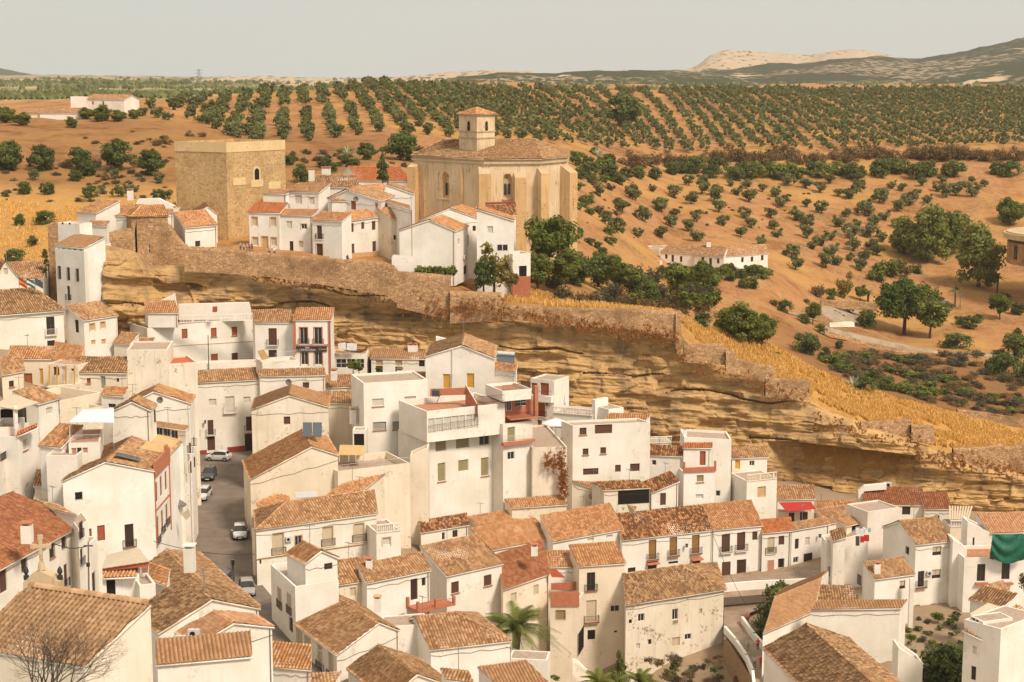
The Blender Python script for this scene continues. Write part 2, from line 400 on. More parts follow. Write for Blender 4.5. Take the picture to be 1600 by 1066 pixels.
def ztown(a, D):
    a = np.asarray(a, float); D = np.asarray(D, float)
    rows = np.stack([np.interp(D, TD, TZ[i]) for i in range(len(TA))], 0)
    i = np.clip(np.searchsorted(TA, a) - 1, 0, len(TA) - 2); t = (a - np.array(TA)[i]) / (np.array(TA)[i + 1] - np.array(TA)[i])
    t = np.clip(t, 0, 1)
    return np.take_along_axis(rows, i[None], 0)[0] * (1 - t) + np.take_along_axis(rows, i[None] + 1, 0)[0] * t
BZ = []
for _a in BA: BZ.append(([d for d, _ in BC[_a]], [zrow(d, y) for d, y in BC[_a]]))
def zback(a, D):
    a = np.asarray(a, float); D = np.asarray(D, float)
    rows = np.stack([np.interp(D, b[0], b[1]) for b in BZ], 0)
    i = np.clip(np.searchsorted(BA, a) - 1, 0, len(BA) - 2); t = np.clip((a - np.array(BA)[i]) / (np.array(BA)[i + 1] - np.array(BA)[i]), 0, 1)
    r = np.take_along_axis(rows, i[None], 0)[0] * (1 - t) + np.take_along_axis(rows, i[None] + 1, 0)[0] * t
    amp = np.interp(D, [240, 300, 600, 1500], [.3, 1.0, 2.0, 6])
    return r + (fbm(a / 37.0, D / 17.0, 3, 5) - .5) * amp
def gz(x, y):
    """ground height at world x, y"""
    x = np.atleast_1d(np.asarray(x, float)); y = np.atleast_1d(np.asarray(y, float))
    a = azim(x, y); D = y / S
    return np.where(D < cliffD(a) + 5, ztown(a, D), zback(a, D))
def g1(x, y): return float(gz(x, y)[0])
def hit(px, py, d0=None, d1=900):
    """first point of the ground behind the cliff line seen at a photo position"""
    dx, dz = rd(px, py)
    Ds = np.arange((d0 or float(cliffD(px)) + 6), d1, 1.0) * S
    z = gz(dx * Ds, Ds); r = ZC + dz * Ds
    k = np.nonzero(z >= r)[0]
    if len(k) == 0: return None
    i = k[0]; y = Ds[i]
    return Vector((dx * y, y, float(z[i])))
# ------------------------------------------------------------------ a building volume resected from photo measurements
class Vol: pass
def face_poly(mb, pts, u, n, holes, mat):
    """vertical polygon with rectangular recesses. pts world; holes list of (list of 4 pts)"""
    pts = [Vector(p) for p in pts]
    o = pts[0]
    good = []
    us = [(p - o).dot(u) for p in pts]; 
    def inside(p):
        x = (p - o).dot(u); z = p.z; c = False; k = len(pts)
        for i in range(k):
            x1, z1, x2, z2 = us[i], pts[i].z, us[(i + 1) % k], pts[(i + 1) % k].z
            if (z1 > z) != (z2 > z) and x < (x2 - x1) * (z - z1) / (z2 - z1) + x1: c = not c
        return c
    for h in holes:
        if all(inside(p) for p in h['q']):
            clash = False
            for g in good:
                gu = [(p - o).dot(u) for p in g['q']]; hu = [(p - o).dot(u) for p in h['q']]
                if min(gu) < max(hu) + .02 and min(hu) < max(gu) + .02 and min(p.z for p in g['q']) < max(p.z for p in h['q']) + .02 and min(p.z for p in h['q']) < max(p.z for p in g['q']) + .02: clash = True
            if not clash: good.append(h); h['hole'] = True
    if not good:
        mb.poly(pts, mat); return
    loops = [[Vector(((p - o).dot(u), p.z, 0)) for p in pts]] + [[Vector(((p - o).dot(u), p.z, 0)) for p in h['q']] for h in good]
    allp = pts + [p for h in good for p in h['q']]
    tris = geometry.tessellate_polygon(loops)
    k = len(mb.v); mb.v += [tuple(p) for p in allp]; mi = mb.mi(mat)
    for t in tris:
        a, b, c = (allp[i] for i in t)
        nn = (b - a).cross(c - a)
        mb.f.append(tuple(k + i for i in (t if nn.dot(n) > 0 else t[::-1]))); mb.m.append(mi)
    for h in good:
        q = h['q']; d = h['depth']
        for i in range(4):
            a, b = q[i], q[(i + 1) % 4]
            mb.poly([a, b, b - n * d, a - n * d], mat)
def vol(root, A, B, D, DB=None, kind='gable', r=None, r2=None, t=.38, w=None, c=None, apex=None, e=None, hip='',
        wall='white', roof='tan', win=(), h=None, ph=.45, over=.18, floor='floor', ridge=True, zb=None, band=None, pitch=.36, amp=.095, shed_t=None, skipwall=False, slabmat=None, ax=None):
    v = Vol(); v.root = root
    a = P(A[0], A[1], D)
    b = P(B[0], B[1], DB) if DB else PZ(B[0], B[1], a.z)
    U = hz(b - a).normalized(); N = Vector((U.y, -U.x, 0)); IN = -N
    wm = M[wall] if isinstance(wall, str) else wall
    ra = rb = None
    if kind in ('gable', 'shed'):
        pn = U.cross(IN + Vector((0, 0, t)))
        if r: ra = PP(r[0], r[1], a, pn)
        if r2: rb = PP(r2[0], r2[1], b if DB else a, pn)
        mul = 2 if kind == 'gable' else 1
        if w: W = IN * w
        elif c:
            cc = PZ(c[0], c[1], a.z); W = hz(cc - a) if abs(c[0] - A[0]) < abs(c[0] - B[0]) else hz(cc - b)
        elif hip and ('L' in hip or not r):
            W = IN * (mul * ((ra or rb) - (a if ra else b)).dot(IN))
        elif ra: W = hz(ra - a) * mul
        else: W = hz(rb - b) * mul
        hr = (W.dot(IN)) / mul * t
        up = Vector((0, 0, hr))
        if ra is None or not ('L' in hip): ra0 = a + W / mul + up
        if rb is None or not ('R' in hip): rb0 = b + W / mul + up
        ra = ra if (ra is not None and 'L' in hip) else ra0
        rb = rb if (rb is not None and 'R' in hip) else rb0
        LL_ = (b - a).length
        if 'L' in hip: m0 = a + W / mul + up; ra = m0 + U * min(max((ra - m0).dot(U), .8), LL_ * .6)
        if 'R' in hip: m1 = b + W / mul + up; rb = m1 - U * min(max((m1 - rb).dot(U), .8), LL_ * .8)
    elif kind == 'gfront':
        if apex: ap = PP(apex[0], apex[1], a, N)
        if e: W = hz(PZ(e[0], e[1], ap.z) - ap)
        elif c:
            cc = PZ(c[0], c[1], a.z if abs(c[0] - A[0]) < abs(c[0] - B[0]) else b.z); W = hz(cc - a) if abs(c[0] - A[0]) < abs(c[0] - B[0]) else hz(cc - b)
        else: W = IN * w
    else:
        if c:
            cc = PZ(c[0], c[1], a.z if abs(c[0] - A[0]) < abs(c[0] - B[0]) else b.z); W = hz(cc - a) if abs(c[0] - A[0]) < abs(c[0] - B[0]) else hz(cc - b)
        else: W = IN * (w or 7)
    if W.dot(IN) < .8: W = IN * max(3.0, W.length)
    if W.length > 26: W = W.normalized() * 26
    d_, c_ = a + W, b + W
    if kind == 'shed': dT, cT = ra, rb
    else: dT, cT = d_, c_
    zz = zb
    if zz is None:
        if h: zz = min(a.z, b.z) - h
        else: zz = min(g1(p.x, p.y) for p in (a, b, c_, d_)) - .6
    if isinstance(zb, int) and zb <= 12: zz = min(zb, min(g1(p.x, p.y) for p in (a, b, c_, d_)) - .6)
    zz = min(zz, min(a.z, b.z) - 1.2)
    v.a, v.b, v.c, v.d, v.U, v.N, v.W, v.zb = a, b, c_, d_, U, N, W, zz
    if root.get('_new'):
        root.location = ((a.x + b.x + c_.x + d_.x) / 4, (a.y + b.y + c_.y + d_.y) / 4, zz); del root['_new']
        bpy.context.view_layer.update() if False else None
    def bz(p): return Vector((p.x, p.y, zz))
    UL = hz(a - d_).normalized(); UR = hz(c_ - b).normalized()
    NL = Vector((UL.y, -UL.x, 0)); NR = Vector((UR.y, -UR.x, 0))
    faces = {'F': (a, U, N), 'L': (a, UL, NL), 'R': (b, UR, NR)}
    v.faces = faces
    holes = {'F': [], 'L': [], 'R': []}; specs = []
    for wn in win:
        fc, x, y, ww, hh, st = wn[:6]; o, u, n = faces[fc]
        l = PP(x - ww / 2, y, o, n); rr = PP(x + ww / 2, y, o, n); top = PP(x, y - hh / 2, o, n); bot = PP(x, y + hh / 2, o, n)
        wd = (rr - l).dot(u); hgt = top.z - bot.z
        if wd < 0: l, rr = rr, l; wd = -wd
        q = [Vector((l.x, l.y, bot.z)), Vector((rr.x, rr.y, bot.z)), Vector((rr.x, rr.y, top.z)), Vector((l.x, l.y, top.z))]
        hd = {'q': q, 'st': st, 'u': u, 'n': n, 'depth': .24, 'hole': False, 'face': fc}
        holes[fc].append(hd); specs.append(hd)
    mb = MB()
    if kind == 'gable':
        F_ = [bz(a), bz(b), b, a]; L_ = [bz(d_), bz(a), a] + ([] if 'L' in hip else [ra]) + [d_]; R_ = [bz(b), bz(c_), c_] + ([] if 'R' in hip else [rb]) + [b]
        B_ = [bz(c_), bz(d_), d_, c_]
    elif kind == 'shed':
        F_ = [bz(a), bz(b), b, a]; L_ = [bz(dT), bz(a), a, dT]; R_ = [bz(b), bz(cT), cT, b]; B_ = [bz(cT), bz(dT), dT, cT]
    elif kind == 'gfront':
        F_ = [bz(a), bz(b), b, ap, a]; L_ = [bz(d_), bz(a), a, d_]; R_ = [bz(b), bz(c_), c_, b]; B_ = [bz(c_), bz(d_), d_, ap + W, c_]
    else:
        F_ = [bz(a), bz(b), b, a]; L_ = [bz(d_), bz(a), a, d_]; R_ = [bz(b), bz(c_), c_, b]; B_ = [bz(c_), bz(d_), d_, c_]
    face_poly(mb, F_, U, N, holes['F'], wm); face_poly(mb, L_, UL, NL, holes['L'], wm); face_poly(mb, R_, UR, NR, holes['R'], wm)
    mb.poly(B_, wm)
    if kind == 'flat':
        # parapet
        th = .22; up = UR * -1
        wu = W.normalized()
        ia = a + U * th + wu * th; ib = b - U * th + wu * th; ic = c_ - U * th - wu * th; id_ = d_ + U * th - wu * th
        for p, q, pi, qi in ((a, b, ia, ib), (b, c_, ib, ic), (c_, d_, ic, id_), (d_, a, id_, ia)):
            mb.poly([p, q, qi, pi], wm)
            dn = Vector((0, 0, ph)); mb.poly([pi, qi, qi - dn, pi - dn], wm)
    if band:  # painted plinth on the front: (height m, material)
        o_ = N * .025
        mb.box(((a + b) / 2 + o_).to_3d() * 1 + Vector((0, 0, band[2] - (a.z + b.z) / 2 + 0)) if False else Vector((((a.x + b.x) / 2) + o_.x, ((a.y + b.y) / 2) + o_.y, band[0])), U * ((b - a).length / 2), N * .03, Vector((0, 0, band[1])), M[band[2]])
    if not skipwall: v.wall = mb.build('wall', root)
    acc = []; slabs = []; sd = random.randint(0, 900)
    rm = T.get(roof) if isinstance(roof, str) else roof
    if kind == 'gable':
        oF = (N * over + Vector((0, 0, -over * t))); oB = (IN * over + Vector((0, 0, -over * t)))
        eu = U * over
        if W.length and not hip: pass
        a1 = a + oF; b1 = b + oF; c1 = c_ + oB; d1 = d_ + oB
        a1 += -eu; d1 += -eu; b1 += eu; c1 += eu
        ral = ra - (eu if 'L' not in hip else eu * 0); rbl = rb + (eu if 'R' not in hip else eu * 0)
        polys = [([a1, b1, rbl, ral], U), ([c1, d1, ral, rbl], U)]
        if 'L' in hip: polys.append(([d1, a1, ral], UL))
        if 'R' in hip: polys.append(([b1, c1, rbl], UR))
        for p, u in polys: tile_slope(acc, p, u, seed=sd, pitch=pitch, amp=amp); slabs.append(p)
        if ridge:
            ridge_tiles(acc, ral, rbl)
            if 'L' in hip: ridge_tiles(acc, ral, a1); ridge_tiles(acc, ral, d1)
            if 'R' in hip: ridge_tiles(acc, rbl, b1); ridge_tiles(acc, rbl, c1)
    elif kind == 'shed':
        eu = U * over; oF = (N * over + Vector((0, 0, -over * t)))
        p = [a + oF - eu, b + oF + eu, cT + eu, dT - eu]
        tile_slope(acc, p, U, seed=sd, pitch=pitch, amp=amp); slabs.append(p)
    elif kind == 'gfront':
        wu = W.normalized() * over
        def sl(p, q): s_ = (p - q); s_.normalize(); return s_ * over
        al = a + sl(a, ap); br = b + sl(b, ap)
        p1 = [al - wu, ap - wu, ap + W + wu, al + W + wu]; p2 = [br - wu, ap - wu, ap + W + wu, br + W + wu]
        for p in (p1, p2): tile_slope(acc, p, W.normalized(), seed=sd, pitch=pitch, amp=amp); slabs.append(p)
        if ridge: ridge_tiles(acc, ap - wu, ap + W + wu)
        v.ap = ap
    if kind == 'flat':
        m2 = MB(); dn = Vector((0, 0, ph)); th = .2; wu = W.normalized()
        ia = a + U * th + wu * th - dn; ib = b - U * th + wu * th - dn; ic = c_ - U * th - wu * th - dn; id_ = d_ + U * th - wu * th - dn
        m2.poly([ia, ib, ic, id_], M[floor]); v.roof = m2.build('terrace', root)
    elif rm is not None:
        v.roof = roof_build('roof', acc, rm, root, slabs, M[slabmat] if slabmat else (wm if wall in M else M['cframe']))
    for s_ in specs: window(root, s_)
    if roof and kind in ('gable', 'shed', 'gfront') and a.y < 330 and (b - a).length > 4:
        if AR.random() < .4:
            m = MB(); q = b + N * .09 - U * .25; m.tube([q - Vector((0, 0, .1)), Vector((q.x, q.y, zz))], .05, AR.choice([M['gutter'], M['wframe'], M['sill']]), 5); m.build('drainpipe', root)
        if AR.random() < .45:
            m = MB(); q0, q1 = a + N * .06 - Vector((0, 0, .7)), b + N * .06 - Vector((0, 0, .7)); m.tube([q0.lerp(q1, i / 8) - Vector((0, 0, .25 * math.sin(i * 1.9) ** 2)) for i in range(9)], .022, M['iron'], 4); m.build('facade_cable', root)
    if kind in ('gable', 'shed', 'gfront') and roof and a.y < 330 and AR.random() < .42: antenna(root, {'gable': lambda: ra.lerp(rb, AR.uniform(.1, .9)), 'shed': lambda: dT.lerp(cT, AR.uniform(.1, .9)), 'gfront': lambda: ap + W * AR.uniform(.15, .9)}[kind]())
    return v
STY = {'b': ('s_b', 'bframe'), 'r': ('s_r', 'bframe'), 'y': ('s_y', 'wframe'), 'c': ('s_c', 'cframe'), 'o': ('s_o', 'wframe'), 'a': ('s_a', 'bframe'),
       'w': ('s_w', 'wframe'), 'd': ('s_d', 'bframe'), 'g': ('glass', 'wframe'), 'k': ('glass', 'bframe'), 'p': ('s_p', 'wframe'), 's': ('s_s', 'cframe'),
       'h': ('glass', 'bframe'), 'v': ('s_g', 'wframe'), 'e': ('s_r', 'redpaint'), 'n': ('dark', None)}
def window(root, hd):
    st = hd['st']; key = st[0]; mod = st[1:]
    pm, fm = STY[key]; q = hd['q']; u = hd['u']; n = hd['n']
    l, r_, tr, tl = q; wd = (r_ - l).length; ht = tl.z - l.z
    base = -n * (.18 if hd['hole'] else -.03)
    cen = (l + tr) / 2 + base
    isdoor = 'D' in mod
    nm = 'door' if isdoor else 'window'
    f = MB(); t = min(.07, wd * .12)
    up = Vector((0, 0, 1))
    if fm:
        fmt = M[fm]
        for s_ in (-1, 1): f.box(cen + u * s_ * (wd / 2 - t / 2), u * t / 2, n * .035, up * ht / 2, fmt)
        f.box(cen + up * (ht / 2 - t / 2), u * (wd / 2 - t), n * .033, up * t / 2, fmt)
        f.box(cen - up * (ht / 2 - t / 2), u * (wd / 2 - t), n * .033, up * t / 2, fmt)
        if key in 'gkh' and wd > .7: f.box(cen, u * .03, n * .03, up * (ht / 2 - t), fmt)
        if 'm' in mod: f.box(cen, u * (wd / 2 - t), n * .028, up * .03, fmt)
    if '-' in mod: f.box((l + r_) / 2 + n * .07 - up * .05, u * (wd / 2 + .1), n * .09, up * .05, M['sill'])
    if 'f' in mod or 'e' in mod:
        sm = M['cframe'] if 'f' in mod else M['redpaint']; e = .13; o2 = (l + tr) / 2 + n * .02
        for s_ in (-1, 1): f.box(o2 + u * s_ * (wd / 2 + e / 2), u * e / 2, n * .035, up * (ht / 2 + e), sm)
        f.box(o2 + up * (ht / 2 + e / 2), u * wd / 2, n * .033, up * e / 2, sm)
    if 'x' in mod:
        k = max(3, int(wd / .16))
        for i in range(k + 1): f.box((l + tr) / 2 + n * .06 + u * (-wd / 2 + wd * i / k), u * .012, n * .012, up * (ht / 2 + .05), M['iron'])
        for zf in (-.4, 0, .4): f.box((l + tr) / 2 + n * .06 + up * ht * zf, u * wd / 2, n * .01, up * .012, M['iron'])
    if 'T' in mod:  # tiled little canopy
        f.box(tl * .5 + tr * .5 + n * .35 + up * .18, u * (wd / 2 + .3), n * .38 + up * -.1, up * .05, M['brick'])
    if not f.v: f.box(cen - up * (ht / 2 - .02), u * wd / 2, n * .02, up * .02, M['dark'])
    fo = f.build(nm, root)
    p = MB(); p.box(cen - n * .02, u * (wd / 2 - t * .9), n * .02, up * (ht / 2 - t * .9), M[pm])
    if 'H' in mod:  # half lowered blind above glass
        p2 = MB(); p2.box(cen + n * .015 + up * ht * .18, u * (wd / 2 - t), n * .012, up * (ht * .30), M['s_c']); p2.build('blind', fo)
    p.build({'glass': 'pane', 'bglass': 'pane'}.get(pm, 'door_leaf' if isdoor else 'shutter'), fo)
    if '+' in mod or '=' in mod:
        dp = .45 if '+' in mod else .16; rm = M['wiron'] if 'W' in mod else M['iron']
        b = MB(); c0 = (l + r_) / 2; hw = wd / 2 + .28
        b.box(c0 + n * dp / 2 - up * .08, u * hw, n * dp / 2, up * .06, M['sill'] if 'S' in mod else M['white'])
        bo = b.build('balcony', root)
        g = MB(); hr = .95
        for zf in (.05, hr): g.box(c0 + n * dp + up * zf, u * hw, n * .02, up * .022, rm)
        k = max(4, int(hw * 2 / .15))
        for i in range(k + 1): g.box(c0 + n * dp + u * (-hw + 2 * hw * i / k) + up * hr / 2, u * .011, n * .011, up * hr / 2, rm)
        for s_ in (-1, 1):
            g.box(c0 + n * dp / 2 + u * s_ * hw + up * hr, u * .018, n * dp / 2, up * .018, rm)
            for kk in range(3): g.box(c0 + n * dp * kk / 3 + u * s_ * hw + up * hr / 2, u * .011, n * .011, up * hr / 2, rm)
        g.build('railing', bo)
NB = [0]
AR = random.Random(99)
def antenna(root, p):
    m = MB(); h = AR.uniform(1.6, 2.6); up = Vector((0, 0, 1)); m.tube([p - up * .3, p + up * h], .035, M['steel'], 4)
    d = Vector((AR.uniform(-1, 1), AR.uniform(-.4, .4), 0)).normalized(); c = Vector((-d.y, d.x, 0))
    m.box(p + up * (h - .1), d * .6, c * .02, up * .02, M['steel'])
    for i in range(5): m.box(p + up * (h - .1) + d * (i * .26 - .5), c * (.34 - i * .04), d * .015, up * .015, M['steel'])
    m.build('tv_antenna', root)
def house(name, label, cat='house', group=None):
    o = empty(name, (0, 0, 0)); o['_new'] = True
    tag(o, label, cat, group); return o
def chimney(root, px, py, D, w=.8, h=1.6, d=None, cap='brick', wall='white'):
    p = P(px, py, D); m = MB(); d = d or w
    m.abox(p.x - w / 2, p.x + w / 2, p.y - d / 2, p.y + d / 2, p.z, p.z + h, M[wall])
    c = m.build('chimney', root); k = MB()
    for s_ in (-1, 1): k.abox(p.x + s_ * w * .36 - .06, p.x + s_ * w * .36 + .06, p.y - d * .45, p.y + d * .45, p.z + h, p.z + h + .22, M[wall])
    k.abox(p.x - w * .6, p.x + w * .6, p.y - d * .6, p.y + d * .6, p.z + h + .22, p.z + h + .34, M[cap])
    k.build('chimney_cap', c)
def ac_unit(v, fc, px, py):
    o, u, n = v.faces[fc]; p = PP(px, py, o, n) + n * .22; m = MB()
    m.box(p, u * .42, n * .16, Vector((0, 0, .3)), M['ac'])
    a = m.build('air_conditioner', v.root); k = MB()
    c0 = p + n * .17 - u * .1
    pts = [c0 + u * math.cos(i * math.pi / 5) * .21 + Vector((0, 0, math.sin(i * math.pi / 5) * .21)) for i in range(10)]
    k.poly(pts, M['dark']); k.build('fan', a)
def lamp_bracket(v, fc, px, py):
    o, u, n = v.faces[fc]; p = PP(px, py, o, n); m = MB()
    m.tube([p, p + n * .6 + Vector((0, 0, .1))], .03, M['iron'], 5)
    q = p + n * .6 + Vector((0, 0, .25)); m.box(q, u * .13, n * .13, Vector((0, 0, .2)), M['bglass']); m.box(q + Vector((0, 0, .25)), u * .18, n * .18, Vector((0, 0, .05)), M['iron'])
    m.build('wall_lantern', v.root)
def dish(root, px, py, D, r=.45, m_='gutter'):
    p = P(px, py, D); m = MB()
    pts = [p + Vector((math.cos(i * math.pi / 6) * r, -.1, math.sin(i * math.pi / 6) * r)) for i in range(12)]
    ctr = p + Vector((0, .1, 0))
    for i in range(12): m.poly([pts[i], pts[(i + 1) % 12], ctr], M[m_])
    m.tube([p + Vector((0, .1, 0)), p + Vector((0, .3, -.6))], .03, M['steel'], 5); m.build('satellite_dish', root)
def balustrade(root, A, B, zt, hgt, mat='white', name='balustrade', solid=False, D=None):
    """balusters between two world points a,b, standing down hgt from them"""
    a, b = Vector(A), Vector(B); u = (b - a).normalized(); n = Vector((u.y, -u.x, 0)).normalized(); L = (b - a).length
    m = MB(); up = Vector((0, 0, 1)); c0 = (a + b) / 2
    m.box(c0 - up * .06, u * L / 2, n * .11, up * .06, M[mat]); m.box(c0 - up * (hgt - .06), u * L / 2, n * .1, up * .06, M[mat])
    o = m.build(name, root)
    k = max(3, int(L / .26)); g = MB()
    for i in range(k):
        p = a + u * (L * (i + .5) / k)
        if i % 9 == 8: g.box(p - up * hgt / 2, u * .12, n * .1, up * (hgt / 2 - .12), M[mat])
        else: g.tube([p - up * .1, p - up * hgt * .35, p - up * hgt * .62, p - up * (hgt - .1)], [.04, .045, .085, .05], M[mat], 6, False)
    g.build('balusters', o); return o
def railing(root, a, b, hgt=1.0, mat='iron', name='railing', step=.16):
    a, b = Vector(a), Vector(b); u = (b - a); L = u.length; u.normalize(); n = Vector((u.y, -u.x, 0)).normalized(); m = MB(); up = Vector((0, 0, 1))
    for zf in (.08, hgt): m.box((a + b) / 2 + up * zf, u * L / 2, n * .018, up * .02, M[mat])
    k = max(2, int(L / step))
    for i in range(k + 1): m.box(a + u * (L * i / k) + up * hgt / 2, u * .01, n * .01, up * hgt / 2, M[mat])
    return m.build(name, root)
def quadslab(root, name, pix, D, mat, th=.08, z=None, tiles=None, Ds=None):
    """a thin real slab whose corners are seen at photo positions pix, at distances Ds"""
    pts = [P(x, y, (Ds[i] if Ds else D)) for i, (x, y) in enumerate(pix)]
    m = MB(); nn = (pts[1] - pts[0]).cross(pts[2] - pts[0]).normalized()
    if nn.dot(Vector((0, 0, ZC)) - pts[0]) < 0: nn = -nn; pts = pts[::-1]
    dn = nn * th
    m.poly(pts, M[mat]); m.poly([p - dn for p in pts][::-1], M[mat])
    for i in range(len(pts)):
        p, q = pts[i], pts[(i + 1) % len(pts)]; m.poly([p, p - dn, q - dn, q], M[mat])
    return m.build(name, root)
# ================================================================== BUILDINGS
# ---- left edge, mid height
h = house('white_house', 'white house with a small curved gable at the left edge below the olive slope')
vol(h, (-30, 440), (66, 435), 238, kind='gable', r=(-18, 413), t=.4, roof='tan')
v = vol(h, (-8, 438), (31, 436), 236, kind='gfront', apex=(9, 411), w=5, t=.4, roof='tan', h=2.5, win=[('F', 9, 424, 6, 10, 'c')])
h = house('town_hall', 'large white building with a hipped brown tile roof and tall barred window, left edge')
v = vol(h, (-70, 497), (99, 484), 215, kind='gable', r2=(53, 451), hip='R', t=.45, roof='brown', over=.35,
        win=[('F', 79, 509, 13, 28, 'hm+W'), ('F', 80, 541, 12, 18, 'h')])
h = house('small_white_house', 'small white house with two sand arched windows right of the hipped building')
v = vol(h, (131, 501), (183, 493), 221, kind='shed', r=(102, 478), t=.42, roof='tan',
        win=[('F', 144, 511, 8, 11, 'sf'), ('F', 160.5, 508, 7, 10, 'sf'), ('L', 120, 510, 6, 20, 'dD'), ('F', 146, 535, 7, 7, 's'), ('F', 162, 534, 7, 8, 's')], zb=15)
m = MB(); a = v.a - Vector((0, 0, 3.0)); 
h = house('low_tiled_shed', 'low tiled shed wedged under the foot of the cliff')
vol(h, (178, 536), (203, 538), 224, kind='shed', r=(192, 519), t=.4, roof='tan')
h = house('rock_shed', 'narrow tiled lean-to roof against the cliff beside the long white terrace house')
vol(h, (205, 547), (232, 547), 226, kind='shed', r=(214, 528), t=.5, roof='tan')
h = house('tall_white_house', 'tall white house with a tiled rooftop gallery standing against the cliff end')
v = vol(h, (86, 388), (131, 393), 240, kind='flat', c=(173, 380), wall='cool', ph=.3, roof=None, floor='floor', zb=15,
        win=[('F', 93, 426, 4.5, 20, 'bx'), ('F', 107, 428, 4.5, 20, 'bx'), ('F', 121, 430, 4.5, 20, 'bx'), ('F', 107, 458, 5, 22, 'b='), ('R', 151, 455, 7, 14, 'bx')])
ac_unit(v, 'R', 144, 458)
v = vol(h, (87, 383), (131, 388), 241, kind='shed', r2=(164, 371), t=.28, roof='smooth', h=2.4, wall='cool', zb=22,
        win=[('F', 91, 391, 6, 8, 'g'), ('F', 99, 391.5, 6, 8, 'g'), ('F', 108, 392.5, 6, 8, 'g'), ('F', 117, 393, 6, 8, 'g'), ('F', 126, 394, 5, 8, 'g')])
h = house('stone_turret', 'narrow old stone turret with a white parapet left of the tall white house', 'tower')
v = vol(h, (74, 352), (90, 352), 246, kind='flat', w=4, wall='rubble', ph=.3, zb=10)
v = vol(h, (90, 348), (124, 350), 246, kind='flat', w=3, wall='cool', ph=.3, zb=20, win=[('F', 98, 348.5, 3, 3, 'n'), ('F', 109, 349, 3, 3, 'n')])
# ---- upper town over the cliff
h = house('cliff_house', 'white house with a broad tiled hip roof above the bare stone bastion')
v = vol(h, (145, 336), (217, 338), 258, kind='gable', r=(172, 320), r2=(224, 320), hip='L', t=.42, roof='orange', wall='cool')
v = vol(h, (121, 331), (150, 333), 257, kind='shed', r=(158, 312), t=.42, roof='orange', wall='cool', zb=20)
v = vol(h, (139, 352), (167, 353), 252, kind='shed', r=(143, 345), t=.4, roof='tan', wall='cool', zb=21)
h = house('stone_house', 'old bare stone house with a square mullioned window on the cliff bastion')
v = vol(h, (205, 339), (262, 337), 253, kind='gable', r=(221, 322), t=.45, hip='L', roof='orange', wall='rubble', zb=16,
        win=[('F', 236, 351, 8, 8, 'p'), ('F', 237, 389, 10, 14, 'gm'), ('F', 241, 416, 6, 10, 'k')])
h = house('white_cottage', 'white cottage with orange tiles and a tiny door between the bastion and the square keep')
v = vol(h, (289, 356), (338, 352), 256, kind='shed', r=(271, 332), t=.42, roof='orange', wall='cool', zb=27, win=[('F', 309, 381, 8, 9, 'h')])
chimney(h, 276, 340, 262, .9, 1.7)
h = house('white_annex', 'white gabled annex squeezed against the left face of the keep')
v = vol(h, (306, 337), (339, 334), 265, kind='gfront', apex=(324, 323), c=(296, 322), roof='orange', wall='cool', win=[('F', 324, 340, 7, 6, 'n')])
h = house('back_house', 'low tiled house with a white gable wall and chimney behind the stone bastion')
v = vol(h, (215, 334), (270, 332), 272, kind='gable', r=(219, 320), t=.35, roof='orange', wall='cool')
quadslab(h, 'gable_wall', [(208, 327), (216, 311), (247, 310), (280, 326)], 271, 'cool', 1.2)
chimney(h, 204, 313, 268, 1.0, 1.8)
# keep
k = house('stone_keep', 'square medieval stone keep with a pale rendered top and a small arched window', 'tower')
v = vol(k, (273, 221), (353, 223), 277, kind='flat', c=(445, 219), wall='keep', ph=1.2, floor='keeptop', zb=24)
k['_t'] = 0; del k['_t']
for fc, uu, nn, p0, p1 in (('F', v.U, v.N, v.a, v.b), ('R', v.faces['R'][1], v.faces['R'][2], v.b, v.c)):
    mb = MB(); L = (p1 - p0).length; mid = (p0 + p1) / 2
    mb.box(mid + nn * .03 - Vector((0, 0, .9)), uu * (L / 2), nn * .06, Vector((0, 0, .95)), M['keeptop'])
    mb.build('rendered_crown', k)
o, u, n = v.faces['R']; q = PP(401, 268, o, n); mb = MB(); up = Vector((0, 0, 1))
def archpoly(c, u, hw, ht, k=9):
    pts = [c - u * hw - up * ht, c + u * hw - up * ht]
    return pts + [c + u * math.cos(i * math.pi / k) * hw + up * (math.sin(i * math.pi / k) * hw) for i in range(k + 1)]
mb.poly([p + n * .05 for p in archpoly(q, u, 1.05, 2.2)], M['keeptop']); mb.poly([p + n * .08 for p in archpoly(q, u, .6, 1.7)], M['dark']); mb.build('arched_window', k)
for f_ in (.2, .5, .8):
    mb = MB(); mb.box(v.b + (v.c - v.b) * f_ + n * .05 - up * (7 + 2 * f_), u * 1.6, n * .05, up * .7, M['keeptop']); mb.build('render_patch', k)
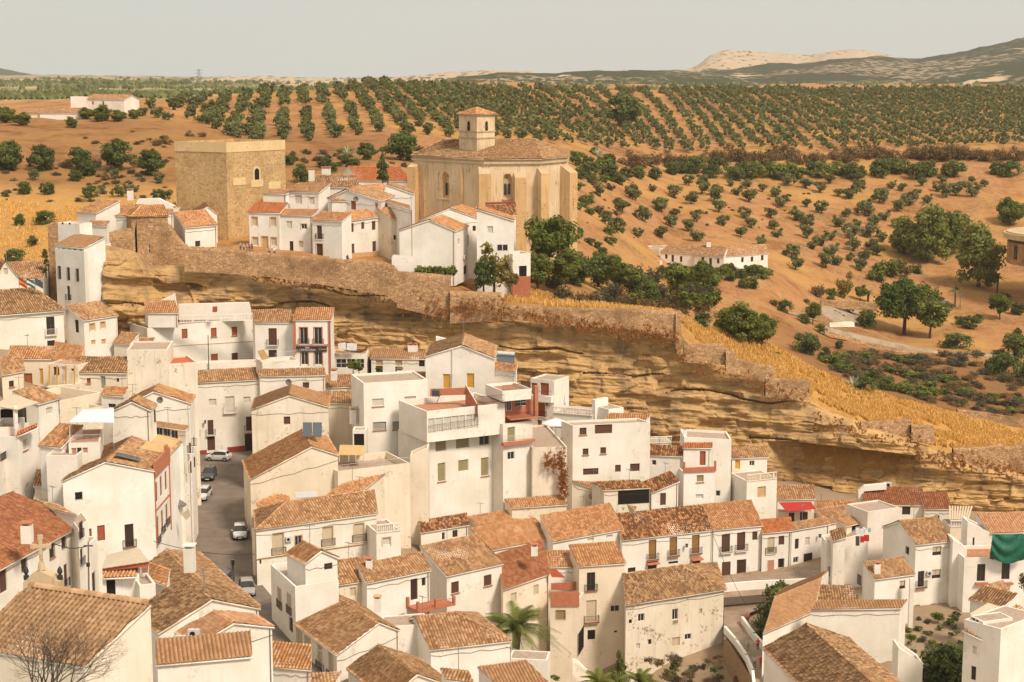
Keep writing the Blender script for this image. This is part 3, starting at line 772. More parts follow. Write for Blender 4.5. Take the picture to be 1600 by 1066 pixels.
def person(px, py, D, label, top=(.5, .5, .5), legs=(.05, .05, .07), hgt=1.7, face=0.0, gnd=None, arm=.15, skin=(.42, .24, .16), hair=(.05, .03, .02), stride=.16, sit=False):
    p = P(px, py, D); z0 = p.z if gnd is None else gnd
    root = empty('person', (p.x, p.y, z0), face); tag(root, label, 'person')
    s_ = hgt / 1.75
    def J(x, y, z): return (x * s_, y * s_, z * s_)
    me = bpy.data.meshes.new('body')
    hip = .93 if not sit else .45
    V = [J(0, 0, hip), J(0, 0, hip + .25), J(0, .01, hip + .47), J(0, .01, hip + .58), J(0, .02, hip + .66), J(0, .02, hip + .80)]
    R = [.15, .13, .16, .06, .085, .085]; E = [(0, 1), (1, 2), (2, 3), (3, 4), (4, 5)]
    for sx in (-1, 1):
        k = len(V); y = stride * sx
        if sit: V += [J(sx * .09, -.02, hip), J(sx * .11, -.45, hip + .02), J(sx * .11, -.45, .08), J(sx * .11, -.58, .03)]
        else: V += [J(sx * .09, 0, .86), J(sx * .10, -y * .4 - .03, .48), J(sx * .10, -y + .04, .08), J(sx * .11, -y - .10, .03)]
        R += [.095, .062, .042, .04]; E += [(0, k), (k, k + 1), (k + 1, k + 2), (k + 2, k + 3)]
        k = len(V); V += [J(sx * .19, .01, hip + .45), J(sx * (.21 + arm * .4), .03 + y * .3, hip + .18), J(sx * (.20 + arm * .3), -.06 + y * .7, hip - .05), J(sx * (.20 + arm * .3), -.09 + y * .8, hip - .14)]
        R += [.06, .045, .034, .03]; E += [(2, k), (k, k + 1), (k + 1, k + 2), (k + 2, k + 3)]
    me.from_pydata(V, E, [])
    o = bpy.data.objects.new('body', me); link(o, root)
    sk = o.modifiers.new('Skin', 'SKIN'); me.skin_vertices or me.attributes
    if not me.skin_vertices: 
        bpy.context.view_layer.update()
    sv = me.skin_vertices[0].data if me.skin_vertices else None
    if sv:
        for i, r in enumerate(R): sv[i].radius = (r * s_, r * s_)
        sv[0].use_root = True
    sb = o.modifiers.new('Sub', 'SUBSURF'); sb.levels = 1; sb.render_levels = 1
    m_, nt, b = newmat('skin_and_clothes', .85, .2)
    tcz = nt.nodes.new('ShaderNodeTexCoord').outputs['Object']; sp_ = nt.nodes.new('ShaderNodeSeparateXYZ'); nt.links.new(tcz, sp_.inputs[0])
    z = mth(nt, 'DIVIDE', sp_.outputs['Z'], 1.75 * s_)
    hp = hip / 1.75
    stops = [(0, legs), (hp + .0, top), (hp + .315, skin), (hp + .425, hair)]
    nt.links.new(ramp(nt, z, stops, 'CONSTANT'), b.inputs['Base Color'])
    me.materials.append(m_); return root
# the two person rows are placed further below
# ---- white houses of the upper town
def wh(label, name='white_house'): return house(name, label)
h = wh('white two-storey house with red tiles and cream window surrounds, first from the keep')
v = vol(h, (389, 332), (437, 333), 262, kind='shed', r=(402, 316), t=.42, roof='red', wall='cool', zb=27,
        win=[('F', 398, 346, 9, 14, 'cf'), ('F', 427, 346.5, 9, 14, 'cf'), ('F', 399, 377, 9, 13, 'cf'), ('F', 414, 380, 10, 21, 'sfD'), ('F', 428, 377.5, 9, 13, 'cf')])
h = wh('white two-storey house with a narrow dark front door between the red-tiled and the corner house')
v = vol(h, (437.5, 336), (488, 337), 261, kind='shed', r=(447, 327), t=.42, roof='orange', wall='cool', zb=27,
        win=[('F', 452, 351.5, 9, 12, 'w'), ('F', 475, 354, 9, 8, 'gf'), ('F', 455.5, 388, 6, 22, 'dD'), ('F', 470.5, 381.5, 7, 10, 'c')])
h = wh('white corner house with an ochre plinth and rust shutters above the cliff wall')
v = vol(h, (488, 344), (534, 346), 258, kind='shed', r=(503, 331), t=.42, roof='orange', wall='cool', zb=26,
        win=[('F', 499, 363, 8, 21, 'b='), ('F', 499.5, 391, 10, 20, 'bfD')])
v = vol(h, (534.5, 346), (612, 336), 257.7, kind='shed', r=(540, 331), t=.42, roof='orange', wall='cool', zb=26,
        win=[('F', 550, 356, 6, 14, 'b'), ('F', 567, 352.5, 5, 11, 'b'), ('F', 584, 352.5, 6, 14, 'b'), ('F', 603, 349.5, 3, 12, 'w'),
             ('F', 551, 389, 6, 16, 'b'), ('F', 585, 385, 6, 16, 'b'), ('F', 604, 380, 3, 12, 'b')])
o, u, n = v.faces['F']; mb = MB()
pa = [PP(534.5, 397, o, n), PP(612, 391, o, n), PP(612, 412, o, n), PP(534.5, 412, o, n)]
mb.poly([p + n * .03 for p in pa][::-1], M['ochre']); mb.build('ochre_plinth', h)
h = wh('white upper house with bare gable wall and two blind windows behind the corner house')
v = vol(h, (450, 300), (498, 301), 275, kind='shed', r=(468, 286), t=.42, roof='tan', wall='cool', zb=28, win=[('F', 466, 312, 11, 14, 'w'), ('F', 487, 314, 9, 12, 'w')])
ac_unit(v, 'F', 451, 320)
h = wh('low white house with a small tiled roof right beside the keep')
v = vol(h, (411, 302), (447, 303), 276, kind='shed', r=(424, 296), t=.3, roof='tan', wall='cool', zb=28)
h = wh('house with a long brown ridge and two brick chimneys behind the white upper houses', 'tiled_house')
v = vol(h, (496, 293), (562, 293), 290, kind='gable', r=(489, 275), r2=(567, 276), t=.42, roof='brown', wall='cool')
chimney(h, 487, 283, 292, 1.1, 2.2); chimney(h, 510, 274, 296, 1.7, 1.4)
h = wh('long low building with a bright red roof behind the cypress', 'long_house')
v = vol(h, (560, 282), (641, 283), 318, kind='gable', r=(545, 261), r2=(638, 262), t=.42, roof='red', wall='cool')
h = wh('white gabled house with a red door high up, left of the church')
v = vol(h, (512, 310), (596, 314), 272, kind='gfront', apex=(541, 297), e=(563, 290), roof='tan', wall='cool', win=[('F', 552, 321, 8, 14, 'eD'), ('F', 588, 322, 5, 11, 'p')], zb=28)
v = vol(h, (518, 314), (547, 314), 270, kind='shed', r=(524, 306), t=.35, roof='orange', wall='cool', h=4)
dish(h, 556, 311, 268, .5)
h = wh('white house with a wide orange roof in front of the cypress')
v = vol(h, (560, 301), (606, 296), 282, kind='shed', r=(550, 292), t=.3, roof='orange', wall='cool')
h = wh('white house with a plain blind gable touching the church wall')
v = vol(h, (598, 303), (645, 303), 280, kind='gfront', apex=(605, 289), w=7, roof='tan', wall='cool')
h = wh('narrow white house with an orange monopitch roof below the left church buttress')
v = vol(h, (604, 316), (644, 327), 270, kind='shed', r=(601, 311), t=.35, roof='orange', wall='cool')
h = wh('cream-walled house with an orange roof and thin pipe, right of the corner house')
v = vol(h, (611, 342), (634, 341), 264, kind='shed', r=(588, 325), t=.4, roof='orange', wall='cream', zb=25, win=[('F', 617, 371, 4, 7, 'n')])
h = wh('big white gabled house with a bare front wall at the edge of the rubble wall')
v = vol(h, (624, 360), (711, 361), 256, kind='gfront', apex=(671, 344), e=(692, 337), roof='orange', wall='cool', zb=23,
        win=[('R', 717, 378, 4, 10, 'w'), ('R', 730.5, 376, 3.5, 18, 'w'), ('R', 727, 422, 5, 14, 'b')])
ac_unit(v, 'R', 724, 402)
h = wh('white house with low orange gable roof directly below the left church window')
v = vol(h, (655, 345), (746, 341), 264, kind='gfront', apex=(703, 326), e=(722, 321), roof='orange', wall='cool', win=[('F', 741, 357, 5, 8, 'k')])
h = wh('white house with a brick-based porch terrace at the end of the upper town')
v = vol(h, (745, 328), (803, 345), 258, DB=258, kind='gfront', apex=(746, 327.5), w=8, roof='orange', wall='cool', zb=20.5,
        win=[('F', 766, 359, 9, 11, 'w'), ('F', 781, 387, 7, 9, 'hx'), ('F', 789.5, 387, 7, 9, 'hx')])
v = vol(h, (801, 397), (829, 396), 257, kind='flat', w=5, wall='cool', ph=.9, h=5, win=[('F', 817, 424, 12, 17, 'n')])
v = vol(h, (801, 432), (829, 432), 256.8, kind='flat', w=5.4, wall='brick', ph=.1, zb=14)
h = wh('low house with a dark tiled roof and red ridge at the foot of the church')
v = vol(h, (760, 338), (806, 336), 276, kind='shed', r=(759, 321), t=.45, roof='darkmix', wall='cool')
mb = MB(); a = v.d; b = v.c; mb.tube([Vector((a.x, a.y, a.z)) + Vector((0, 0, (v.W.length) * .45 + .2)), Vector((b.x, b.y, b.z)) + Vector((0, 0, (v.W.length) * .45 + .2))], .22, M['redband'], 6); mb.build('red_ridge', h)
h = wh('small white flat-roofed shed at the corner of the rubble wall', 'garden_shed')
v = vol(h, (612, 402), (648, 405), 251, DB=251, kind='gfront', apex=(613, 401.6), w=4, roof=None, wall='cool', zb=25.5, win=[])
# ---- farm buildings on the left hill
h = wh('white farmhouse with small square windows on the hill at top left', 'farmhouse')
v = vol(h, (134, 155), (194, 156), 470, DB=466, kind='gable', w=9, r=(132, 151), r2=(188, 153), t=.3, roof='tan', wall='white', zb=45,
        win=[('F', 145, 161, 2.5, 5, 'n'), ('F', 161, 161, 2.5, 5, 'n'), ('F', 180, 174, 4, 4, 'n'), ('F', 166, 174, 3, 4, 'n')])
v = vol(h, (110, 151), (134, 152), 468, DB=468, kind='flat', w=8, wall='white', zb=44)
h = wh('low farm shed with a tiled roof and a pink door left of the farmhouse', 'farm_shed')
v = vol(h, (62, 177), (127, 177), 440, DB=440, kind='gable', w=9, r=(66, 168), t=.3, roof='tan', wall='white', zb=44, win=[('F', 107, 187, 5, 10, 'p')])
v = vol(h, (28, 178), (62, 178), 440.5, DB=440.5, kind='gable', w=9, r=(36, 169), t=.3, roof='tan', wall='cream', zb=43)
# ---- church
ch = house('church', 'large stone church with buttresses, traceried windows and a hipped tile roof', 'church')
D0 = 300
zc_ = P(757, 256, 288).z
def CP(px, py, D): q = P(px, py, D); return Vector((q.x, q.y, zc_))
fp = [CP(646, 250, 300), CP(757, 250, 287), CP(845, 250, 288), CP(884, 250, 296)]
fp += [fp[3] + Vector((1, 16, 0)), fp[0] + Vector((2, 17, 0))]
ch.location = ((fp[0] + fp[2]) / 2).x, fp[1].y + 8, 26; del ch['_new']
mb = MB(); zb = 22
wmx = []
for i in range(6):
    a, b = fp[i], fp[(i + 1) % 6]; u = hz(b - a).normalized(); n = Vector((u.y, -u.x, 0)); hl = []
    for (px, py, w_, h_) in ((696, 290, 17, 42), (793, 291, 14, 38)):
        if (i == 0 and px < 700) or (i == 1 and px > 700):
            c0 = PP(px, py, a, n); hw = w_ / 2 / 8; ht = h_ / 2 / 7.6
            top = c0 + up * (ht - hw)
            arch = [c0 - u * hw - up * ht, c0 + u * hw - up * ht] + [top + u * math.cos(k_ * math.pi / 8) * hw + up * math.sin(k_ * math.pi / 8) * hw for k_ in range(9)]
            hl.append({'q': [c0 - u * hw - up * ht, c0 + u * hw - up * ht, c0 + u * hw + up * (ht - hw * .4), c0 - u * hw + up * (ht - hw * .4)], 'depth': .8, 'st': '', 'arch': arch, 'c': c0, 'u': u, 'n': n, 'hw': hw, 'ht': ht})
    pts = [Vector((a.x, a.y, zb)), Vector((b.x, b.y, zb)), b, a]
    if hl:  # use arch as hole
        for h_ in hl: h_['q'] = h_['arch']
        loops = [[Vector(((p - a).dot(u), p.z, 0)) for p in pts]] + [[Vector(((p - a).dot(u), p.z, 0)) for p in h_['q']] for h_ in hl]
        allp = pts + [p for h_ in hl for p in h_['q']]; kk = len(mb.v); mb.v += [tuple(p) for p in allp]; mi = mb.mi(M['church'])
        for t_ in geometry.tessellate_polygon(loops):
            nn = (allp[t_[1]] - allp[t_[0]]).cross(allp[t_[2]] - allp[t_[0]]); mb.f.append(tuple(kk + q for q in (t_ if nn.dot(n) > 0 else t_[::-1]))); mb.m.append(mi)
        for h_ in hl:
            q = h_['q']
            for j in range(len(q)):
                p1, p2 = q[j], q[(j + 1) % len(q)]; mb.poly([p1, p2, p2 * 1 - n * .8 - (p2 - h_['c']) * .25, p1 - n * .8 - (p1 - h_['c']) * .25], M['ashlar'])
            wmx.append(h_)
    else: mb.poly(pts, M['church'])
mb.build('wall', ch)
for h_ in wmx:
    c0, u, n, hw, ht = h_['c'] - h_['n'] * .82, h_['u'], h_['n'], h_['hw'] * .9, h_['ht'] * .86
    f = MB(); f.box(c0, u * hw, n * .03, up * ht, M['cstone']); fo = f.build('window', ch)
    g = MB()
    for s_ in (-1, 1):
        g.poly([p + n * .06 for p in archpoly(c0 + u * s_ * hw * .46 + up * ht * .1, u, hw * .34, ht * .95, 7)], M['glass'])
    g.poly([c0 + n * .07 + up * ht * .78 + u * math.cos(j * .785) * hw * .2 + up * math.sin(j * .785) * hw * .2 for j in range(8)], M['glass'])
    g.build('tracery_glass', fo)
    f2 = MB(); f2.box(h_['c'] + h_['n'] * .1 - up * (h_['ht'] + .15), u * h_['hw'] * 1.15, n * .15, up * .14, M['cstone']); f2.build('window_sill', ch)
# cornice
for nm, off, z0, z1, mt in (('cornice', .45, 0, .4, 'cstone'), ('eave_course', .2, .42, .9, 'cstone')):
    mb = MB(); cen = sum(fp, Vector()) / 6
    ring = []
    for p in fp:
        d = hz(p - cen).normalized(); ring.append(p + d * off)
    lo = [p + up * z0 for p in ring]; hi = [p + up * z1 for p in ring]
    for i in range(6): mb.poly([lo[i], lo[(i + 1) % 6], hi[(i + 1) % 6], hi[i]], M[mt])
    mb.poly(hi, M[mt]); mb.poly(lo[::-1], M[mt]); mb.build(nm, ch)
ring = [p + hz(p - cen).normalized() * .5 + up * .9 for p in fp]
rz = P(760, 219, 305).z
R1 = PZ(692, 219, rz); R2 = PZ(837, 218, rz)
acc = []; sl = [([ring[0], ring[1], R1 + (R2 - R1) * .55, R1], 0), ([ring[1], ring[2], R2, R1 + (R2 - R1) * .55], 1), ([ring[2], ring[3], R2], 2), ([ring[3], ring[4], R2], 3), ([ring[4], ring[5], R1, R2], 4), ([ring[5], ring[0], R1], 5)]
for pl, i in sl:
    for q_ in ([pl] if len(pl) == 3 else [[pl[0], pl[1], pl[2]], [pl[0], pl[2], pl[3]]]): tile_slope(acc, q_, hz(ring[(i + 1) % 6] - ring[i]).normalized(), seed=i * 7)
ridge_tiles(acc, R1, R2); [ridge_tiles(acc, R2, ring[i]) for i in (2, 3)]; ridge_tiles(acc, R1, ring[0])
roof_build('roof', acc, T['brown'], ch, [q_ for pl, _ in sl for q_ in ([pl] if len(pl) == 3 else [[pl[0], pl[1], pl[2]], [pl[0], pl[2], pl[3]]])], M['cstone'])
# buttresses
def buttress(px, D, w_, dep, ztop, u, n, mt='ashlar'):
    p = P(px, 250, D); p = Vector((p.x, p.y, 0)); mb = MB(); z1 = ztop; z2 = ztop - dep * .55
    a = p - u * w_ / 2; b = p + u * w_ / 2; o_ = n * dep
    A0, B0, A1, B1 = a - n * .5, b - n * .5, a + o_, b + o_
    def Z(q, z): return Vector((q.x, q.y, z))
    mb.poly([Z(A1, zb), Z(B1, zb), Z(B1, z2), Z(A1, z2)], M[mt]); mb.poly([Z(A0, zb), Z(A1, zb), Z(A1, z2), Z(A0, z1)], M['church'])
    mb.poly([Z(B1, zb), Z(B0, zb), Z(B0, z1), Z(B1, z2)], M[mt]); mb.poly([Z(A1, z2), Z(B1, z2), Z(B0, z1), Z(A0, z1)], M['cstone'])
    mb.build('buttress', ch)
n0 = Vector((-.35, -1, 0)).normalized(); 
for px, D, w_, dep, zt, nx in ((649, 299.5, 2.0, 1.6, zc_ - .4, -.55), (757, 287, 2.4, 2.4, zc_ - .5, .05), (722, 291, .5, .35, zc_ - 1, -.12), (664, 298, .45, .3, zc_ - 1, -.12), (812, 287.4, 2.3, 1.8, zc_ - 1.6, .12), (846, 288, 1.7, 2.2, zc_ - .6, .35), (880, 295, 2.1, 3.2, zc_ - .3, .85)):
    n = Vector((nx, -1, 0)).normalized(); buttress(px, D, w_, dep, zt, Vector((-n.y, n.x, 0)), n)
# bell tower
bt = vol(ch, (717, 180), (745, 181), 300, kind='flat', c=(773, 180), wall='church', ph=.1, roof=None, zb=zc_ + 2, floor='cstone')
for fc, px in (('F', 732.5), ('R', 760)):
    o, u, n = bt.faces[fc]; c0 = PP(px, 196, o, n); g = MB()
    g.poly([p + n * .03 for p in archpoly(c0 + up * .4, u, .62, 1.7)], M['cstone']); g.poly([p + n * .05 for p in archpoly(c0 + up * .4, u, .45, 1.6)], M['dark']); bo = g.build('belfry_opening', ch)
    g = MB(); q = c0 + n * .12 - up * .3; g.tube([q + up * .45, q + up * .3, q - up * .1, q - up * .35], [.08, .18, .24, .33], M['iron'], 8); g.build('bell', bo)
mb = MB()
for z_ in (PP(745, 206, bt.b, bt.N).z, bt.a.z + .05, PP(745, 216, bt.b, bt.N).z):
    cx = (bt.a + bt.c) / 2; mb.box(Vector((cx.x, cx.y, z_)), bt.U * ((bt.b - bt.a).length / 2 + .18), bt.faces['R'][1] * ((bt.c - bt.b).length / 2 + .18), up * .13, M['cstone'])
mb.build('string_course', ch)
tp = [p + (p - (bt.a + bt.c) / 2).normalized() * .5 + up * .15 for p in (bt.a, bt.b, bt.c, bt.d)]; ap = (bt.a + bt.c) / 2 + up * 1.5; acc = []
for i in range(4): tile_slope(acc, [tp[i], tp[(i + 1) % 4], ap], hz(tp[(i + 1) % 4] - tp[i]).normalized(), seed=i)
for i in range(4): ridge_tiles(acc, ap, tp[i], r=.1)
roof_build('tower_roof', acc, T['orange'], ch, [[tp[i], tp[(i + 1) % 4], ap] for i in range(4)], M['cstone'])
# ---- terrace house under the cliff (left centre)
h = wh('long white house with orange-rust shutters and a white balustraded roof terrace under the cliff')
v = vol(h, (230, 513), (397, 497), 240, kind='flat', w=7, wall='cool', ph=.25, zb=6,
        win=[('F', 288.5, 521.5, 9, 15, 'r'), ('F', 334, 519.5, 9, 14, 'r-'), ('F', 366.5, 517.5, 9, 14, 'r-'), ('F', 335, 559.5, 11, 13, 'r'), ('F', 367, 557.5, 10, 12, 'b')])
balustrade(h, P(280, 494, 240), P(395, 490, 242.5), None, 1.15)
pc = [P(x, y, D) for x, y, D in ((231, 490, 240.2), (279, 490, 240.2))]
v2 = vol(h, (231, 489), (278, 489), 240.4, kind='shed', r2=(272, 470), t=.5, roof='orange', wall='cool', h=2.5)
quadslab(h, 'back_wall', [(234, 478), (272, 459), (277, 492), (234, 492)], 245, 'cool', 1)
quadslab(h, 'rock_parapet', [(279, 476), (388, 473), (395, 500), (279, 500)], 247, 'cool', 1)
quadslab(h, 'rust_shutter_cupboard', [(332, 480), (338, 480), (338, 488), (332, 488)], 244, 's_r', 1)
m = MB(); o, u, n = v.faces['F']
p0, p1 = PP(231, 543, o, n), PP(397, 533, o, n); m.tube([p0 + n * .05, p1 + n * .05], .06, M['cframe'], 5); m.build('string_course', h)
mb = MB(); q = P(325.5, 563, 236); mb.tube([Vector((q.x, q.y, g1(q.x, q.y) - .2)), P(325, 524, 236)], [.12, .06], M['iron'], 8)
sl = mb.build('street_lamp', loc=(q.x, q.y, q.z)); tag(sl, 'black iron lamp post in front of the long white terrace house', 'lamp post')
h = wh('white house with weathered tile roof and tall brown balcony door next to the bar')
v = vol(h, (398, 504), (458, 504), 243, kind='shed', r=(394, 484), t=.45, roof='tan', wall='cool', zb=6, win=[('F', 426, 526, 13, 26, 'b+'), ('F', 426, 555, 13, 16, 'd')])
h = house('bar_building', 'bar with red-brown painted corner bands and a black sign under an overgrown tiled roof', 'bar')
v = vol(h, (459, 500), (517, 500), 241, kind='shed', r=(464, 481), t=.45, roof='orange', wall='cool', zb=6,
        win=[('F', 474.5, 525, 12, 26, 'ge='), ('F', 497, 525, 12, 26, 'ge='), ('F', 476, 560, 11, 20, 'ge'), ('F', 497.5, 560, 12, 20, 'ge')])
o, u, n = v.faces['F']; mb = MB()
for x0, x1, y0, y1 in ((459, 462.5, 501, 553), (513, 517, 501, 586), (463, 513, 538, 541)):
    c0 = (PP(x0, y0, o, n) + PP(x1, y1, o, n)) / 2 + n * .05; w_ = (PP(x1, y0, o, n) - PP(x0, y0, o, n)).length; hh = (PP(x0, y0, o, n) - PP(x0, y1, o, n)).length
    mb.box(c0, u * w_ / 2, n * .05, up * hh / 2, M['brick'])
mb.build('painted_band', h)
mb = MB(); a, b, c_, d_ = PP(463, 541.5, o, n), PP(511, 541, o, n), PP(511, 549, o, n), PP(463, 549.5, o, n); cc = (a + b + c_ + d_) / 4 + n * .15
mb.box(cc, u * (b - a).length / 2, n * .06, up * (a - d_).length / 2, M['iron']); sg = mb.build('sign_board', h)
def text3d(txt, pos, u, size, mat, parent, name='lettering', depth=.01, font_shear=0, sx=1.0):
    cu = bpy.data.curves.new(name, 'FONT'); cu.body = txt; cu.size = size; cu.extrude = depth; cu.align_x = 'CENTER'; cu.align_y = 'CENTER'; cu.resolution_u = 2; cu.shear = font_shear
    o = bpy.data.objects.new(name, cu); me = bpy.data.meshes.new_from_object(o); bpy.data.objects.remove(o)
    u = Vector(u).normalized(); n = Vector((u.y, -u.x, 0))
    off = Vector((0, 0, 0)); q = parent
    while q is not None: off += q.location; q = q.parent
    for vt in me.vertices: x, y, z = vt.co; vt.co = Vector(pos) + u * x * sx + Vector((0, 0, y)) + n * z - off
    me.materials.clear(); me.materials.append(M[mat]); me.name = name
    return link(bpy.data.objects.new(name, me), parent)
text3d('BAR', cc + n * .08 + up * .22 - u * .7, u, .42, 'wframe', sg)
text3d('CERVECERIA', cc + n * .08 - up * .17 - u * .7, u, .5, 'wframe', sg)
text3d('Cueva', cc + n * .08 + u * 1.85, u, .55, 's_s', sg, font_shear=.3)
h = wh('white cave terrace with a glazed gallery and laundry under the rock right of the bar', 'cave_house')
v = vol(h, (518, 553), (573, 553), 246, kind='flat', w=5, wall='white', ph=.5, zb=6, win=[('F', 533, 568, 16, 14, 'gm'), ('F', 549, 568, 14, 14, 'gm'), ('F', 563, 568, 12, 14, 'gm')])
h2 = []
def plane_thing(name, label, cat, pix, D, mat, th=.03, group=None, Ds=None):
    pts = [P(x, y, (Ds[i] if Ds else D)) for i, (x, y) in enumerate(pix)]; cen = sum(pts, Vector()) / len(pts)
    m = MB(); n = (pts[1] - pts[0]).cross(pts[2] - pts[0]).normalized() * th
    m.poly(pts, M[mat]); m.poly([p - n for p in pts][::-1], M[mat])
    for i in range(len(pts)):
        p, q = pts[i], pts[(i + 1) % len(pts)]; m.poly([p, p - n, q - n, q], M[mat])
    o = m.build(name, loc=cen); tag(o, label, cat, group); return o
M['linen'] = flat('white_linen', (.72, .70, .70)); M['grey'] = flat('dark_cloth', (.06, .055, .06)); M['redcloth'] = flat('red_cloth', (.45, .03, .02)); M['aqua'] = flat('aqua_cloth', (.25, .5, .42))
plane_thing('laundry_sheet', 'white sheet hanging on the line under the rock right of the bar', 'laundry', [(528, 537), (540, 535), (541, 547), (529, 545)], 245, 'linen')
plane_thing('laundry_sheet', 'second paler sheet hanging on the line beside the first, right of the bar', 'laundry', [(542, 536), (558, 537), (557, 548), (542, 547)], 245, 'linen')
h = wh('low white cave house with sand blinds and twin white chimneys under the overhang', 'cave_house')
v = vol(h, (580, 560), (664, 561), 246, kind='shed', r=(584, 545), t=.3, roof='smooth', wall='white', zb=4, win=[('F', 592.5, 567, 11, 9, 's'), ('F', 592.5, 577, 11, 10, 'h'), ('F', 623, 567, 11, 9, 's'), ('F', 623, 578, 11, 10, 'h'), ('F', 659, 568, 9, 10, 'h')])
chimney(h, 642, 556, 248, 1.0, 1.9); chimney(h, 649, 556, 248, .8, 1.9)
# ---- row at the end of the street
h = wh('white house with a dark red plinth at the far end of the street')
v = vol(h, (309, 598), (404, 593), 232, kind='shed', r=(311, 579), t=.42, roof='tan', wall='white', zb=-1.5,
        win=[('F', 329, 668, 9, 23, 'b+'), ('F', 389, 662, 9, 22, 'b+'), ('F', 330, 693, 12, 22, 'bD'), ('F', 389, 691, 13, 27, 'dD'), ('F', 332, 629, 12, 11, 'w'), ('F', 359, 632, 15, 25, 'wW+'), ('F', 386, 625, 11, 10, 'w')])
lamp_bracket(v, 'F', 320, 661)
o, u, n = v.faces['F']; mb = MB()
for x0, x1, y0, y1 in ((312, 323, 704, 722), (355, 382.5, 699, 712)):
    pa = [PP(x0, y0, o, n), PP(x1, y0 - (x1 - x0) * .1, o, n), PP(x1, y1, o, n), PP(x0, y1, o, n)]
    mb.poly([p + n * .03 for p in pa][::-1], M['redband'])
mb.build('red_plinth', h)
v = vol(h, (309, 569), (402, 566), 236, kind='flat', w=3, wall='white', ph=.4, zb=5)
h = wh('white house with a round dark dish and one brown window above the tan gable')
v = vol(h, (406, 588), (508, 586), 228, kind='shed', r=(404, 577), r2=(506, 566), t=.42, roof='tan', wall='white', win=[('F', 478, 602, 10, 9, 'b')])
dish(h, 451, 597, 226, .5, 'gutter')
h = wh('small roof terrace with red-edged parapet and a sloping tan awning in front of the bar', 'terrace_house')
v = vol(h, (410, 566), (466, 562), 233, kind='flat', w=4, wall='white', ph=.7, zb=3)
quadslab(h, 'awning', [(402, 549), (412, 546), (421, 560), (409, 563)], 234, 's_s', .06)
railing(h, P(430, 562, 233), P(466, 556, 235), 1.0, 'wiron')
h = wh('white house with a broad pale tan gable roof and weathered front wall, town centre')
v = vol(h, (393, 640), (513, 636), 213, kind='gfront', apex=(452, 618), e=(456, 602), roof='smooth', wall='old', zb=-2, win=[('F', 448.5, 657, 10, 12, 'b')])
h = wh('house with a ribbed clay roof between the pale gable and the tall flat white block')
v = vol(h, (512, 630), (569, 629), 220, kind='shed', r=(495, 612), t=.42, roof='tan', wall='cream', zb=-1)
chimney(h, 552, 662, 214, 1.0, 2.2, cap='ochre'); chimney(h, 568, 661, 214, .9, 2.2, cap='ochre')
h = wh('low ribbed tile roof with a block chimney under the glazed cave gallery')
v = vol(h, (509, 606), (554, 604), 236, kind='shed', r=(509, 587), t=.42, roof='tan', wall='white')
chimney(h, 522, 594, 235, 1.0, 1.6)
v = vol(h, (556, 595), (605, 593), 234, kind='shed', r=(557, 586), t=.42, roof='tan', wall='white')
h = wh('tiled roof ridge with a grey vent behind the tall flat white block')
v = vol(h, (607, 594), (663, 594), 230, kind='gable', r=(612, 583), t=.42, roof='tan', wall='white')
chimney(h, 625, 588, 228, .9, 1.0, cap='gutter')
h = wh('tall plain white block with a flat roof and two rows of pale blinds')
v = vol(h, (568, 599), (668, 593), 211, kind='flat', w=8, wall='cool', ph=.3, zb=-3,
        win=[('F', 590.5, 629, 18, 12, 'w-'), ('F', 641, 626, 18, 13, 'w-'), ('F', 593, 666, 20, 13, 'wx-'), ('F', 623, 665, 19, 13, 'wx-'), ('F', 655, 666, 10, 12, 'c')])
h = wh('white house with a bright rust-orange patched gable roof carrying twin solar panels')
v = vol(h, (391, 749), (528, 711), 193, DB=197, kind='gfront', apex=(487, 698), e=(472, 672), roof='orange', wall='cream', zb=-7)
for i, x0 in enumerate((473.5, 489)):
    pz = [P(x0, 682, 199), P(x0 + 13.5, 682, 199), P(x0 + 13.5, 660, 202), P(x0, 660, 202)]
    mb = MB(); mb.poly(pz, M['bglass']); dn = Vector((0, .05, -.1))
    mb.poly([p + dn for p in pz][::-1], M['steel']); 
    for j in range(4): p, q = pz[j], pz[(j + 1) % 4]; mb.poly([p, p + dn, q + dn, q], M['steel'])
    mb.tube([pz[2], pz[2] + Vector((0, 0, -1.6))], .04, M['steel'], 4); mb.tube([pz[3], pz[3] + Vector((0, 0, -1.6))], .04, M['steel'], 4)
    mb.build('solar_panel', h)
h = wh('flat cream roof terrace with railings and a yellow corrugated awning in the town centre', 'terrace_house')
v = vol(h, (528, 737), (641, 724), 195.5, kind='flat', w=8.5, wall='cream', ph=1.0, zb=-8, floor='floor')
quadslab(h, 'yellow_awning', [(529, 711), (569, 711), (570, 696), (531, 695)], 200, 's_s', .06, Ds=[201, 201, 205, 205])
for x in (530, 545, 556, 569): mb = MB(); mb.tube([P(x, 711, 201), P(x, 722, 201)], .05, M['wframe'], 5); mb.build('awning_post', h)
railing(h, v.a, v.b, .9, 'wiron', step=1.4)
v = vol(h, (641, 712), (669, 700), 201, DB=201, kind='flat', w=3, wall='cream', ph=.9, zb=-8)
v = vol(h, (551, 672), (572, 672), 208, kind='flat', w=2.5, wall='white', ph=.2, zb=2, win=[('F', 561, 688, 16, 20, 'n')])
